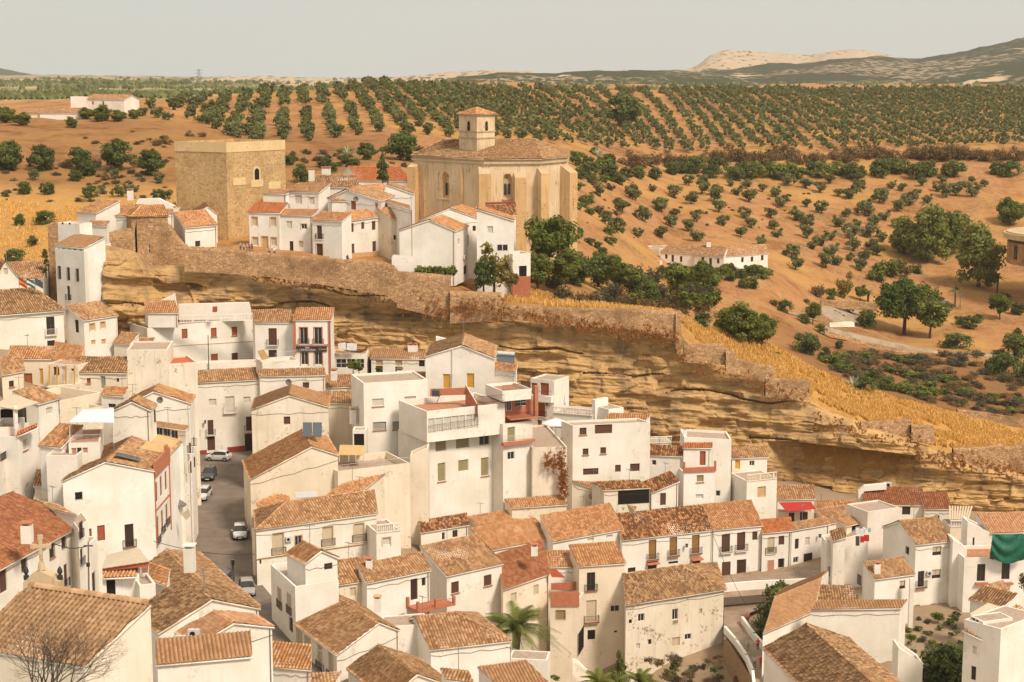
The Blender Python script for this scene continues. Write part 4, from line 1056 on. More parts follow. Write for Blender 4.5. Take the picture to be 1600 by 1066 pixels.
# central tall block
h = wh('tall white central building with olive blinds and a jutting glazed gallery below its roof terrace')
v = vol(h, (668, 688), (789, 672), 205, kind='flat', w=9, wall='white', ph=.1, zb=-8,
        win=[('F', 689, 697, 17, 17, 'o'), ('F', 723, 692.5, 21, 16, 'o'), ('F', 757, 688, 16, 15, 'g'), ('F', 690, 738, 12, 29, 'o-'), ('F', 724, 727.5, 16, 18, 'o'), ('F', 757.5, 729.5, 12, 29, 'o-')])
vb = vol(h, (667, 643), (789, 630), 203.6, kind='flat', w=9.6, wall='white', ph=.95, zb=PP(668, 688, v.a, v.N).z, floor='terra',
         win=[('F', 674, 665, 10, 22, 'w'), ('F', 686, 664, 12, 22, 'w'), ('F', 699, 662.5, 12, 22, 'w'), ('F', 711, 661, 11, 22, 'w'), ('F', 722, 660, 9, 22, 'w'), ('F', 733, 659, 10, 22, 'w'), ('F', 743, 658, 8, 22, 'w')])
o, u, n = vb.faces['F']; railing(h, PP(669, 676, o, n) + n * .15, PP(747, 664, o, n) + n * .15, 1.0, 'iron', step=.35)
mb = MB(); a = P(727, 601, 212); b = P(745, 631, 206.5); u_ = hz(b - a); dn = Vector((0, 0, 2.1)); s_ = Vector((.12, 0, 0))
mb.poly([a, b, b - dn, a - dn * 1.4], M['brick']); mb.poly([a + s_, b + s_, b + s_ - dn, a + s_ - dn * 1.4][::-1], M['brick']); mb.poly([a, a + s_, b + s_, b], M['wframe']); mb.build('red_divider_wall', h)
quadslab(h, 'red_back_wall', [(672, 608), (727, 606), (727, 617), (672, 619)], 211.5, 'brick', .2)
railing(h, P(747, 631, 205), P(788, 627, 206), 1.0, 'iron'); 
mb = MB(); q = P(682, 630, 206); mb.tube([q, q + Vector((.6, 0, 1.3)), q + Vector((-.4, 0, 2.2))], [.05, .05, .05], M['iron'], 5); mb.box(q + Vector((-.1, 0, 1.5)), (.55, 0, 0), (0, .08, .1), (0, -.1, .45), M['bglass']); mb.build('satellite_mount', h)
h = wh('white gabled house with two mustard yellow doors above the red terrace')
v = vol(h, (665, 557), (772, 560), 221, kind='gfront', apex=(721, 540), e=(726, 522), roof='tan', wall='cool', zb=5,
        win=[('F', 698, 596, 12, 23, 'yD'), ('F', 735, 595, 12, 23, 'yD')])
quadslab(h, 'rear_gable', [(681, 547), (681, 526), (702, 531), (704, 540)], 232, 'cool', .8)
quadslab(h, 'rear_wall', [(724, 524), (776, 541), (776, 556), (740, 545)], 231, 'cool', .8)
mb = MB(); o, u, n = v.faces['F']; mb.tube([PP(707, 545, o, n) + n * .12, PP(707, 605, o, n) + n * .12, PP(704, 616, o, n) + n * .9], .09, M['wframe'], 6); mb.build('drainpipe', h)
v = vol(h, (771, 577), (806, 581), 222, kind='shed', r=(773, 566), t=.4, roof='orange', wall='cool', zb=5)
mb = MB(); a = [P(777, 566, 224), P(804, 568, 224), P(804, 556, 226), P(777, 554, 226)]; mb.poly(a, M['bglass']); mb.poly([p + Vector((0, .1, -.1)) for p in a][::-1], M['steel'])
mb.tube([a[3] + up * .25, a[2] + up * .25], .32, M['ac'], 10); mb.tube([a[3], a[0] - up * .8], .05, M['steel'], 4); mb.build('solar_water_heater', h)
h = wh('white house with a brick-red pillar and a recessed porch right of the central building')
v = vol(h, (786, 663), (832, 657), 208, kind='flat', w=8, wall='white', ph=.1, zb=-6, win=[('F', 799, 680, 12, 25, 'oD'), ('F', 798.5, 712, 11, 12, 'g')])
o, u, n = v.faces['F']; mb = MB(); a, b = PP(783, 692, o, n), PP(832.5, 689, o, n); mb.box((a + b) / 2 + n * .35, u * (b - a).length / 2, n * .35, up * .22, M['brick']); bo = mb.build('balcony', h); railing(bo, a + n * .65 + up * .2, b + n * .65 + up * .2, .9, 'wiron')
v2 = vol(h, (786, 624), (832, 620), 210, kind='flat', w=6, wall='brick', ph=.1, zb=v.a.z - .1, win=[('F', 795, 632, 8, 20, 'gD'), ('F', 814, 629, 18, 12, 'gm')])
o, u, n = v2.faces['F']; mb = MB(); a, b = PP(788, 651, o, n), PP(829, 648, o, n)
mb.box((a + b) / 2 + n * 1.2, u * (b - a).length / 2, n * 1.1, up * .12, M['brick']); mb.build('porch_floor', h); railing(h, a + n * 2.2, b + n * 2.2, .9, 'iron')
mb = MB(); q = PP(830, 600, o, n) + n * 1.6; q2 = PP(830, 650, o, n) + n * 1.6; mb.box((q + q2) / 2, u * .28, n * .3, up * (q - q2).length / 2, M['brick']); mb.build('red_pillar', h)
v3 = vol(h, (785, 611), (830, 607), 207.6, kind='flat', w=6, wall='cool', ph=.4, h=1.6, floor='terra')
railing(h, v3.a, v3.b, .8, 'iron')
h = wh('white house with rust shutters tucked under the rock, left of the balustraded terrace')
v = vol(h, (829, 591), (866, 595), 236, kind='flat', w=5, wall='white', ph=.2, zb=1,
        win=[('F', 835, 608, 9, 19, 'rD'), ('F', 851, 608, 13, 19, 'rD'), ('F', 846, 640, 11, 21, 'rD='), ('F', 843, 662, 7, 11, 'r'), ('F', 855, 662, 9, 11, 'r')])
o, u, n = v.faces['F']; mb = MB(); a, b = PP(830, 622, o, n), PP(865, 622, o, n); mb.box((a + b) / 2 + n * .4, u * (b - a).length / 2, n * .4, up * .5, M['cool']); bo = mb.build('balcony', h); railing(bo, a + n * .75 + up * .5, b + n * .75 + up * .5, .8, 'iron')
lamp_bracket(v, 'F', 857, 634)
h = wh('white cave bar terrace with a balustrade and folded parasol below the rock', 'cave_terrace')
v = vol(h, (864, 644), (926, 649), 231, kind='flat', w=6, wall='white', ph=.2, zb=-2, win=[('F', 871, 665, 14, 8, 'r'), ('F', 891, 666, 14, 7, 'b')])
balustrade(h, v.a + up * 1.0 + v.N * .1, v.b + up * 1.0 + v.N * .1, None, 1.1)
v = vol(h, (926, 633), (951, 640), 230, kind='flat', w=3, wall='cool', ph=.1, zb=-2)
v = vol(h, (925, 624), (930, 625), 229, kind='flat', w=.5, wall='cool', ph=.02, zb=2); v = vol(h, (934, 625), (942, 625), 229.5, kind='flat', w=1, wall='cool', ph=.02, zb=2)
# parasols
def parasol(px, py, D, r, ht, label, closed=False, mat='linen'):
    p = P(px, py, D); root = empty('parasol', p); tag(root, label, 'parasol')
    m = MB(); m.tube([p, p + up * ht], .04, M['steel'], 6); m.build('pole', root)
    m = MB()
    if closed: m.tube([p + up * .5, p + up * .9, p + up * ht * .6, p + up * (ht + .1)], [.16, .26, .2, .03], M[mat], 8)
    else:
        rim = [p + up * (ht - .5) + Vector((math.cos(i * math.pi / 4 + .3) * r, math.sin(i * math.pi / 4 + .3) * r, 0)) for i in range(8)]; top = p + up * (ht + .3)
        for i in range(8): m.poly([rim[i], rim[(i + 1) % 8], top], M[mat]); m.poly([rim[i], rim[(i + 1) % 8], rim[(i + 1) % 8] - up * .2, rim[i] - up * .2], M[mat])
    m.build('canopy', root)
parasol(883, 638, 233, 1, 2.6, 'folded white parasol behind the balustrade under the rock', True)
parasol(868, 684, 224, 2.3, 2.9, 'large open white parasol over the bar tables below the balustrade')
# wall below the bar tables
h = house('retaining_wall', 'tall cream retaining wall with dry plants hanging at its top right, below the white parasol', 'wall')
v = vol(h, (832, 700), (886, 698), 209, kind='flat', w=16, wall='old', ph=.3, zb=-9)
zt_ = P(860, 698, 209).z
# right of centre
h = wh('broad white block with small dark windows at three levels right of the white parasol')
v = vol(h, (895, 665), (1016, 660), 213, kind='flat', c=(877, 658), wall='white', ph=.3, zb=-12,
        win=[('F', 911, 674, 11, 11, 'b-'), ('F', 943, 670.5, 27, 14, 'b'), ('F', 915, 706, 9, 10, 'b-'), ('F', 942.5, 704, 9, 10, 'b-'), ('F', 923, 737, 24, 10, 'b'), ('F', 965.5, 732, 9, 11, 'b'), ('F', 992, 730.5, 15, 12, 'b')])
v = vol(h, (944, 658), (1005, 660), 222, kind='shed', r=(955, 646), t=.4, roof='orange', wall='white', zb=3)
h = wh('white house with a mottled tile roof and a small double window below a little balustrade')
v = vol(h, (1015, 711), (1067, 713), 217, kind='shed', r=(1015, 695), t=.42, roof='darkmix', wall='white', zb=-8, win=[('F', 1022, 723, 7, 8, 'g')])
v = vol(h, (1016, 693), (1050, 692), 224, kind='flat', w=4, wall='white', ph=.1, zb=-2); balustrade(h, v.a + up * 1.1, v.b + up * 1.1, None, 1.1)
h = wh('narrow white tower house with a brick-red balcony and rust door below the cliff')
v = vol(h, (1069, 683), (1143, 687), 218, DB=218, kind='flat', w=6, wall='cool', ph=.3, zb=-10, win=[('F', 1122, 771, 7, 9, 'g')])
chimney(h, 1070, 683, 219, .6, 1.2)
v = vol(h, (1068.5, 738), (1117, 736), 214, kind='flat', w=4, wall='cool', ph=.2, zb=-10, win=[('F', 1094, 748, 11, 11, 'o-'), ('F', 1093, 776, 12, 7, 'w')])
o, u, n = v.faces['F']; mb = MB(); mb.box((v.a + v.b) / 2 + n * .1 + up * .35, u * (v.b - v.a).length / 2, n * .12, up * .36, M['brick'])
for q in (v.a, v.b): mb.box(q + n * .1 + up * .8, u * .15, n * .15, up * .8, M['brick'])
mb.build('red_parapet', h)
v2 = vol(h, (1068, 700), (1111, 700), 216, kind='shed', r=(1069, 692), t=.3, roof='red', wall='cool', zb=v.a.z - .2, win=[('F', 1098, 716, 9, 22, 'rD')])
h = wh('white house with an ochre door and balustraded terrace, right of the tower house')
v = vol(h, (1144, 716), (1199, 714), 220, kind='shed', r=(1143, 699), t=.42, roof='tan', wall='white', zb=-8, win=[('F', 1152.5, 725, 8, 17, 'yD'), ('F', 1175, 724, 8, 8, 'g')])
v = vol(h, (1167, 752), (1214, 747), 214.5, kind='flat', c=(1142, 739), wall='white', ph=.1, zb=-11, win=[('F', 1190, 769, 13, 17, 's')])
balustrade(h, v.a + up * 1.0, v.b + up * 1.0, None, 1.1, 'cream')
h = wh('house with a red awning over a dark roof terrace below the cliff')
v = vol(h, (1215, 780), (1272, 779), 221, kind='shed', r=(1214, 759), t=.45, roof='tan', wall='white', zb=-11)
quadslab(h, 'red_awning', [(1217, 785), (1267, 784), (1275, 795), (1229, 799)], 220, 'redcloth', .05, Ds=[220, 220, 216, 216])
v = vol(h, (1216, 801), (1272, 800), 219, kind='flat', w=2, wall='cream', ph=.1, zb=-11, win=[('F', 1237, 808, 9, 14, 'h'), ('F', 1256, 807, 12, 14, 'h')])
h = wh('low tile roof strip against the cliff, right of the red awning', 'lean_to')
v = vol(h, (1277, 794), (1336, 793), 228, kind='shed', r=(1278, 783), t=.4, roof='orange', wall='white')
# ---- brown roofed cave house on the right
h = wh('cave house with a long red-brown roof under the cliff on the right', 'cave_house')
v = vol(h, (1351, 789), (1445, 789), 228, kind='shed', r=(1346, 761), t=.5, roof='rbrown', wall='white', zb=-13, win=[('F', 1416, 798, 13, 13, 'h')])
p = P(1387, 761, 232); mb = MB(); mb.abox(p.x - .6, p.x + .6, p.y - .3, p.y + .3, p.z, p.z + .8, M['ac']); mb.poly([p + Vector((math.cos(i * .63) * .28, -.31, .4 + math.sin(i * .63) * .28)) for i in range(10)], M['dark']); mb.build('air_conditioner', h)
v = vol(h, (1445, 795), (1485, 795), 227, kind='shed', r=(1438, 770), t=.5, roof='rbrown', wall='white', zb=-13, win=[('F', 1464, 808, 8, 5, 'h')])
quadslab(h, 'rock_edge_wall', [(1342, 800), (1341, 768), (1351, 759), (1385, 756), (1385, 765), (1350, 768)], 230, 'white', .8)
h = house('pergola', 'cream striped pergola over a small balustraded terrace on the right', 'pergola')
v = vol(h, (1485, 824), (1511, 824), 219, kind='flat', w=5, wall='cream', ph=.1, zb=-13); balustrade(h, v.a + up * 1.1, v.b + up * 1.1, None, 1.0)
mb = MB()
for i in range(9): a = P(1485 + i * 3.4, 812, 220); b = P(1484 + i * 4.3, 791, 225); mb.box((a + b) / 2, (.14, 0, 0), (b - a) / 2, (0, 0, .06), M['s_c'])
mb.build('slats', h)
for x in (1485, 1512): mb = MB(); a = P(x, 812, 220); mb.tube([a, a - up * 2.3], .06, M['wframe'], 5); mb.build('post', h)
# ---- street row facing the viewer (right centre)
h = wh('long white row house with a mottled roof and three amber balcony doors')
v = vol(h, (972, 844), (1114, 828), 203, kind='shed', r=(961, 803), t=.45, roof='darkmix', wall='cool', zb=-13,
        win=[('F', 1019.5, 859, 12, 31, 'aS+'), ('F', 1052, 854, 12, 29, 'aS+'), ('F', 1087, 850.5, 12, 29, 'aS+'), ('F', 1019, 885, 13, 8, 'bT'), ('F', 1087.5, 880, 12, 11, 'bT'), ('F', 987, 892, 12, 10, 'd'), ('F', 1052, 879, 15, 4, 'd')])
lamp_bracket(v, 'F', 1070, 854)
h = wh('white row house with light orange tiles and dark brown balcony doors')
v = vol(h, (1115, 828), (1190, 821), 207.6, kind='shed', r=(1098, 788), t=.45, roof='orange', wall='cool', zb=-13,
        win=[('F', 1134, 849, 13, 28, 'b+'), ('F', 1158, 846, 13, 28, 'b+'), ('F', 1179.5, 837.5, 8, 13, 'b'), ('F', 1134.5, 892, 13, 28, 'bD-'), ('F', 1158.5, 885, 14, 21, 'bx-')])
h = wh('white row house with a small bright orange roof and olive balcony door')
v = vol(h, (1191, 833), (1236, 829), 209.2, kind='shed', r=(1190, 812), t=.4, roof='red', wall='cool', zb=-13,
        win=[('F', 1204.5, 852.5, 11, 25, 'oH='), ('F', 1221, 844.5, 9, 14, 'b'), ('F', 1204, 888, 11, 27, 'pD'), ('F', 1220.5, 880, 9, 14, 'hx')])
o, u, n = v.faces['F']
h = wh('white row house with a large dark double door and an ochre plinth')
v = vol(h, (1237, 829), (1295, 819), 210.5, kind='shed', r=(1231, 818), r2=(1286, 800), t=.4, roof='tan', wall='cool', zb=-13,
        win=[('F', 1245, 850, 6, 16, 'h'), ('F', 1261.5, 846, 7, 13, 'w'), ('F', 1243.5, 875, 8, 9, 'g'), ('F', 1262, 878, 13, 27, 'dD'), ('F', 1289, 870, 4, 13, 'h')])
lamp_bracket(v, 'F', 1277, 839)
o, u, n = v.faces['F']; mb = MB(); pa = [PP(1237, 891, o, n), PP(1295, 876, o, n), PP(1295, 890, o, n), PP(1237, 905, o, n)]; mb.poly([p + n * .03 for p in pa][::-1], M['ochre']); mb.build('ochre_plinth', h)
h = wh('house with a tiled roof running behind the grey pavilion below the red awning')
v = vol(h, (1284, 820), (1328, 813), 217, kind='shed', r=(1275, 796), t=.42, roof='tan', wall='white')
h = wh('plain white house with laundry on its side wall and a little grey-roofed pavilion on top')
v = vol(h, (1292, 849), (1357, 832), 201, DB=201, kind='flat', w=4, wall='white', ph=.3, zb=-13, win=[('F', 1297, 893, 6, 15, 'wx')])
v = vol(h, (1302, 846), (1321, 839), 199.6, DB=199.6, kind='shed', w=2.2, t=.4, roof='brown', wall='white', zb=-13)
v = vol(h, (1356, 800), (1406, 793), 203, kind='flat', w=5, wall='pink', ph=.2, zb=-13, win=[('F', 1406, 856, 3, 18, 'b')])
v = vol(h, (1323, 822), (1356, 814), 203, kind='shed', r=(1307, 812), t=.3, roof='smooth', wall='cream', h=3.2, win=[('F', 1341, 824, 20, 10, 'n')])
for i, (x0, x1, y0, y1, mt, lb) in enumerate(((1337, 1343, 825, 834, 'linen', 'first white towel from the left on the upper laundry line by the grey pavilion'), (1344, 1350, 826, 835, 'linen', 'second white towel from the left on the upper laundry line by the grey pavilion'), (1351, 1355, 826, 834, 'linen', 'third white towel from the left on the upper laundry line by the grey pavilion'), (1356, 1361, 825, 832, 'aqua', 'small pale green cloth at the right end of the upper laundry line'),
        (1337, 1343, 838, 853, 'grey', 'dark grey garment at the left of the lower laundry line'), (1344, 1350, 838, 848, 'redcloth', 'narrow red garment in the middle of the lower laundry line'), (1350, 1358, 836, 846, 'redcloth', 'wide red garment at the right of the lower laundry line'))):
    plane_thing('laundry', lb, 'laundry', [(x0, y1), (x1, y1), (x1, y0), (x0, y0)], 198.5, mt, .03, 'laundry on the lines by the grey pavilion')
h = wh('white house with two cream blinds, an air conditioner and a balcony, right cluster')
v = vol(h, (1431, 851), (1489, 845), 192, kind='gable', r=(1406, 815), t=.45, roof='tan', wall='cool', zb=-13,
        win=[('F', 1464, 861, 14, 14, 'hH'), ('F', 1463, 897, 14, 14, 'hH'), ('F', 1439, 905, 10, 25, 'hS+'), ('L', 1418, 860, 5, 11, 'bx'), ('F', 1457, 954, 7, 21, 'b'), ('F', 1433, 949, 9, 7, 'n')])
ac_unit(v, 'F', 1451, 895)
v = vol(h, (1489, 843), (1511, 858), 192, DB=192, kind='flat', w=3, wall='cool', ph=.1, zb=-13)
h = wh('white house with a white pot chimney and tall corner pillar, right cluster')
v = vol(h, (1367, 905), (1428, 897), 184, kind='shed', r=(1349, 878), t=.45, roof='tan', wall='cool', zb=-8,
        win=[('F', 1410, 914, 9, 13, 'hH'), ('L', 1343, 906, 6, 16, 'h'), ('F', 1411, 949, 8, 10, 'b')])
chimney(h, 1370, 896, 185, .8, 1.3)
q = P(1423.5, 940, 184); mb = MB(); mb.abox(q.x - .28, q.x + .28, q.y - .28, q.y + .28, -13, q.z + 3.2, M['cool']); mb.build('corner_pillar', h)
h = wh('white building with a salmon tile roof and green tarpaulin at the right edge')
v = vol(h, (1549, 833), (1680, 829), 196, kind='shed', r=(1526, 802), t=.42, roof='pink', wall='cool', zb=-10, win=[('F', 1562, 850, 8, 20, 'n')])
v = vol(h, (1507, 872), (1680, 868), 190, kind='flat', w=6, wall='cool', ph=.5, floor='terra', zb=-14, win=[('F', 1533, 895, 13, 27, 'hS'), ('F', 1571.5, 892, 13, 27, 'hS'), ('F', 1574, 923, 7, 8, 'h'), ('F', 1528, 927, 5, 5, 'h')])
o, u, n = v.faces['F']
for x in (1533, 1572): q = PP(x, 911, o, n); mb = MB(); mb.box(q + n * .25, u * .85, n * .3, up * .12, M['brick']); mb.build('window_ledge', h)
v = vol(h, (1512, 815), (1550, 833), 196, DB=196, kind='flat', w=3, wall='cool', ph=.1, zb=-10, win=[('F', 1521, 850, 3, 20, 'h')])
M['green'] = flat('green_tarpaulin', (.015, .12, .075), .6, .3, .3)
def tarp():
    V = []; Q = []; nx, ny = 26, 16
    for j in range(ny):
        for i in range(nx):
            a = i / (nx - 1); b = j / (ny - 1)
            x = 1550 + a * 60; y = 836 + 39 * b - (1 - b) * 1.0 - (abs(a - .45) * 2) ** 2 * 6 * b + 5 * b * math.sin(a * 3.1)
            p = P(x - 4 * b * (1 - a), y, 189.3); p.y -= .35 * math.sin(b * 3.14) + .18 * math.sin(14 * b + 9 * (a - .4) ** 2 * 4); V.append(tuple(p))
    for j in range(ny - 1):
        for i in range(nx - 1): k = j * nx + i; Q.append((k, k + nx, k + nx + 1, k + 1))
    o = npmesh('green_tarpaulin', V, Q, [M['green']], smooth=True, off=P(1578, 855, 189.3)); tag(o, 'dark green tarpaulin draped over the terrace at the right edge', 'tarpaulin')
tarp()
h = house('net_screen', 'dark brown shade net stretched beside the green tarpaulin', 'screen')
quadslab(h, 'net', [(1546, 873), (1551, 838), (1598, 834), (1600, 840), (1556, 850), (1553, 875)], 189.8, 'bframe', .04); del h['_new']
h = wh('small tiled roof house peeping up between the green tarpaulin building and the corner house')
v = vol(h, (1566, 949), (1586, 944), 178, kind='shed', r=(1545, 913), t=.42, roof='tan', wall='white', zb=-13)
v = vol(h, (1516, 936), (1566, 949), 177, kind='shed', r=(1540, 915), t=.5, roof='tan', wall='white', zb=-13)
h = wh('white corner house with one pale and one orange roof panel at the bottom right corner')
v = vol(h, (1507, 968), (1564, 983), 157, kind='flat', c=(1625, 960), wall='white', ph=.05, zb=-22, win=[('F', 1522.5, 1016, 7, 13, 'w'), ('F', 1521, 1052, 8, 22, 'h')])
pz = [P(1515, 959, 159), P(1536, 970, 158), P(1571, 951, 162), P(1544, 942, 163)]; m = MB(); m.poly(pz, M['s_c']); m.poly([p - up * .15 for p in pz][::-1], M['s_c'])
for j in range(4): p, q = pz[j], pz[(j + 1) % 4]; m.poly([p, p - up * .15, q - up * .15, q], M['s_c'])
m.build('pale_roof_panel', h)
acc = []; pl = [P(1564, 983, 156.8), P(1536, 970, 157.8), P(1588, 946, 163), P(1630, 956, 161)]; tile_slope(acc, pl, hz(pl[1] - pl[0]).normalized(), seed=5); roof_build('orange_roof', acc, T['orange'], h, [pl], M['white'])
acc = []; pl = [P(1535, 1001, 155.5), P(1503, 986, 156.5), P(1511, 979, 157.5), P(1535, 993, 156.8)]; tile_slope(acc, pl, hz(pl[1] - pl[0]).normalized(), seed=6); roof_build('tile_ledge', acc, T['brown'], h, [pl], M['white'])
v = vol(h, (1516, 962), (1536, 972), 157.5, kind='flat', w=4, wall='white', ph=.05, h=2, win=[('F', 1521, 969, 5, 7, 'g'), ('F', 1528, 971, 5, 7, 'g')])
# ---- lower right roofs
h = wh('large house with a plain flat brown roof and a long bare white wall, bottom right')
v = vol(h, (1192, 989), (1268, 956), 172, kind='gable', r=(1210, 935), t=.4, roof='smooth', wall='white', zb=-22)
v = vol(h, (1268, 952), (1406, 950), 174, kind='shed', r=(1279, 939), t=.4, roof='smooth', wall='white', zb=-22)
v = vol(h, (1404, 1012), (1442, 1036), 165, DB=165, kind='flat', w=3, wall='white', ph=.5, zb=-22)
h = wh('small rough-tiled house behind the plain brown roof, right of the dark tree')
v = vol(h, (1279, 942), (1345, 943), 184, kind='shed', r=(1263, 914), t=.42, roof='brown', wall='white', zb=-14)
h = wh('house with a big weathered straw-coloured tile roof in the bottom foreground, right')
v = vol(h, (1194, 1014), (1330, 1150), 150, kind='gable', r=(1261, 977), t=.42, roof='brown', wall='white', zb=-26)
# ---- lower centre
h = wh('house with a small rough roof left of the mid-row orange roofs')
v = vol(h, (658, 832), (731, 820), 199, kind='shed', r=(655, 814), t=.45, roof='darkmix', wall='white', win=[('F', 711, 834, 8, 11, 'h'), ('F', 693, 838, 5, 12, 'g')])
v = vol(h, (624, 820), (652, 818), 202, kind='shed', r=(613, 801), t=.4, roof='smooth', wall='cream', win=[('F', 634, 835, 10, 22, 'n'), ('F', 643, 837, 7, 22, 'aD')])
h = wh('house with a triangular orange roof corner at the foot of the big cream wall')
v = vol(h, (748, 822), (818, 810), 203, kind='shed', r=(728, 808), r2=(784, 781), t=.45, roof='orange', wall='cream')
h = wh('lean-to with a narrow orange tile strip along the foot of the retaining wall', 'lean_to')
v = vol(h, (800, 794), (885, 788), 206, kind='shed', r=(789, 780), t=.4, roof='orange', wall='cream')
h = wh('white row house with plain orange roof, left of the adjoining pair in mid picture')
v = vol(h, (765, 860), (863, 842), 197, kind='shed', r=(735, 826), t=.42, roof='orange', wall='cool')
h = wh('white row house with plain orange roof, right of the adjoining pair in mid picture')
v = vol(h, (864, 847), (972, 827), 199, kind='shed', r=(845, 805), t=.45, roof='orange', wall='cool', win=[('F', 923, 843, 10, 4, 'c'), ('F', 952, 838, 10, 4, 'c')])
h = house('ruined_house', 'old house with sagging mottled tile roofs around a dark open porch, right centre')
v = vol(h, (944, 766), (1015, 762), 210, kind='shed', r=(925, 754), t=.35, roof='darkmix', wall='old', zb=-9, win=[('F', 990, 776, 50, 22, 'n')])
v = vol(h, (1018, 770), (1060, 752), 211.5, DB=212.5, kind='shed', r=(1004, 754), t=.45, roof='darkmix', wall='white', zb=-9, win=[('F', 1036, 780, 9, 19, 'bD')])
v = vol(h, (961, 774), (974, 781), 201, kind='gable', r=(895, 748), t=.3, w=3, roof='darkmix', wall='cream', zb=-10) if False else vol(h, (896, 752), (962, 775), 213, DB=212, kind='shed', t=.4, w=1.2, roof='orange', wall='cream', zb=-10, win=[('F', 928, 778, 9, 5, 'bT')])
v = vol(h, (964, 775), (990, 797), 211.5, DB=210.5, kind='shed', t=.4, w=1.2, roof='orange', wall='cream', zb=-10)
h = wh('white house with a two-slope mottled roof and two iron-barred brown windows above the palm')
v = vol(h, (698, 900), (784, 881), 180, kind='shed', r=(657, 853), t=.45, roof='tan', wall='white', zb=-14,
        win=[('F', 711, 918, 12, 18, 'b-'), ('F', 762, 907, 12, 17, 'b-')])
h = wh('cream house with a dull brown tile roof right of the barred-window house')
v = vol(h, (786, 921), (857, 897), 182, kind='shed', r=(776, 866), t=.45, roof='rbrown', wall='cream', zb=-15, win=[('F', 802.5, 934, 9, 15, 'c'), ('F', 837.5, 922, 8, 16, 'c'), ('F', 838, 964, 9, 14, 'c')])
chimney(h, 835, 868, 186, .9, 1.3)
h = wh('cream house with a regular bright orange roof and stacked balconies')
v = vol(h, (905, 885), (976, 880), 189, kind='shed', r=(890, 852), t=.42, roof='orange', wall='cream', zb=-16,
        win=[('F', 923.5, 909, 13, 29, 'kS='), ('F', 924, 955, 16, 34, 'cS+'), ('F', 924, 992, 12, 15, 'n'), ('F', 961, 951, 14, 10, 'g'), ('F', 962, 987, 5, 3, 'n')])
v = vol(h, (855, 886), (905, 885), 191, kind='shed', r=(840, 861), t=.42, roof='orange', wall='white', zb=-8)
v = vol(h, (860, 936), (905, 936), 185, kind='flat', c=(912, 925), wall='cream', ph=.9, zb=-16, floor='terra', win=[('F', 876, 961, 15, 15, 'sx'), ('R', 908, 1000, 8, 34, 'n')])
o, u, n = v.faces['F']; mb = MB(); mb.box((v.a + v.b) / 2 + n * .08 + up * 0.0, u * (v.b - v.a).length / 2, n * .1, up * 1.0, M['brick']); mb.build('red_parapet', h)
quadslab(h, 'red_inner_wall', [(861, 912), (905, 909), (905, 922), (861, 922)], 190, 'brick', .2)
quadslab(h, 'small_awning', [(858, 890), (868, 889), (884, 903), (862, 902)], 187, 'redpaint', .05)
h = wh('big weathered white house with a broad brown roof and scattered tiny windows, by the bridge')
v = vol(h, (978, 944), (1131, 920), 185, kind='gable', r=(976, 898), r2=(1060, 880), hip='R', t=.42, roof='brown', wall='old', zb=-22, over=.3,
        win=[('F', 985, 971, 5, 6, 'n'), ('F', 1002, 965, 10, 12, 'g'), ('F', 1055, 960, 9, 17, 'g'), ('F', 1055, 972, 9, 7, 'o'), ('F', 1095, 955, 4.5, 8, 's'), ('F', 1015.5, 1003, 5, 8, 'n'), ('F', 1075, 995, 10, 9, 'g'), ('F', 1056, 1003, 12, 14, 'c'), ('F', 997, 1010, 6, 9, 'w')])
h = wh('corner house with a tiled hip roof and cream shutters right of the street')
v = vol(h, (400, 828), (588, 802), 177, kind='gable', c=(399, 799), r=(447, 786), r2=(568, 770), hip='L', t=.42, roof='tan', wall='white', zb=-9,
        win=[('F', 435, 850, 16, 34, 'cf='), ('F', 466.5, 848, 11, 22, 'gf'), ('F', 512.5, 838, 15, 30, 'cf='), ('F', 561, 832, 15, 28, 'cf='), ('F', 407, 878, 3, 7, 'n')])
ac_unit(v, 'F', 450, 842)
o, u, n = v.faces['F']; m = MB(); m.tube([PP(400, 873, o, n) + n * .1, PP(590, 846, o, n) + n * .1], .12, M['cframe'], 6); m.build('string_course', h)
v = vol(h, (398, 828), (412, 826), 180, kind='flat', w=1, wall='cream', ph=.05)
h = wh('small roofs and glass skylight behind the corner hip roof at the street')
v = vol(h, (405, 812), (452, 790), 186, kind='shed', r=(401, 785), t=.4, roof='orange', wall='cream')
v = vol(h, (500, 780), (566, 765), 186, kind='shed', r=(537, 755), t=.4, roof='orange', wall='cream')
quadslab(h, 'skylight', [(463, 778), (497, 776), (494, 767), (460, 769)], 187, 'ac', .1, Ds=[186, 186, 189, 189])
h = wh('white terrace block with a balustrade corner between the hip roof and the pale shed')
v = vol(h, (588, 832), (626, 828), 180, kind='flat', w=6, wall='white', ph=.2, zb=-12, floor='floor', win=[('F', 604, 846, 12, 12, 'wf')])
balustrade(h, v.a + up * 1.0, v.b + up * 1.0, None, 1.1)
h = wh('white corner tower house with a little orange roof and a terrace, between street and centre')
v = vol(h, (477, 880), (527, 872), 160, kind='gfront', apex=(502, 861), e=(473, 847), roof='orange', wall='cool', zb=-16, win=[('F', 513, 885, 13, 10, 'hm')])
v = vol(h, (461, 917), (529, 906), 159, kind='flat', c=(423, 882), wall='cool', ph=.9, zb=-18, win=[('L', 437, 935, 5, 30, 'cf='), ('L', 452, 944, 5, 30, 'cf='), ('L', 454.5, 976, 6, 24, 'b'), ('L', 447, 1004, 5, 12, 'n')])
h = wh('white house with long double tiled roof, a pot chimney and a brick-red balcony')
v = vol(h, (528, 914), (574, 907), 170, kind='shed', r=(527, 876), t=.45, roof='tan', wall='cream', zb=-15, win=[('F', 551.5, 925, 9, 14, 'c')])
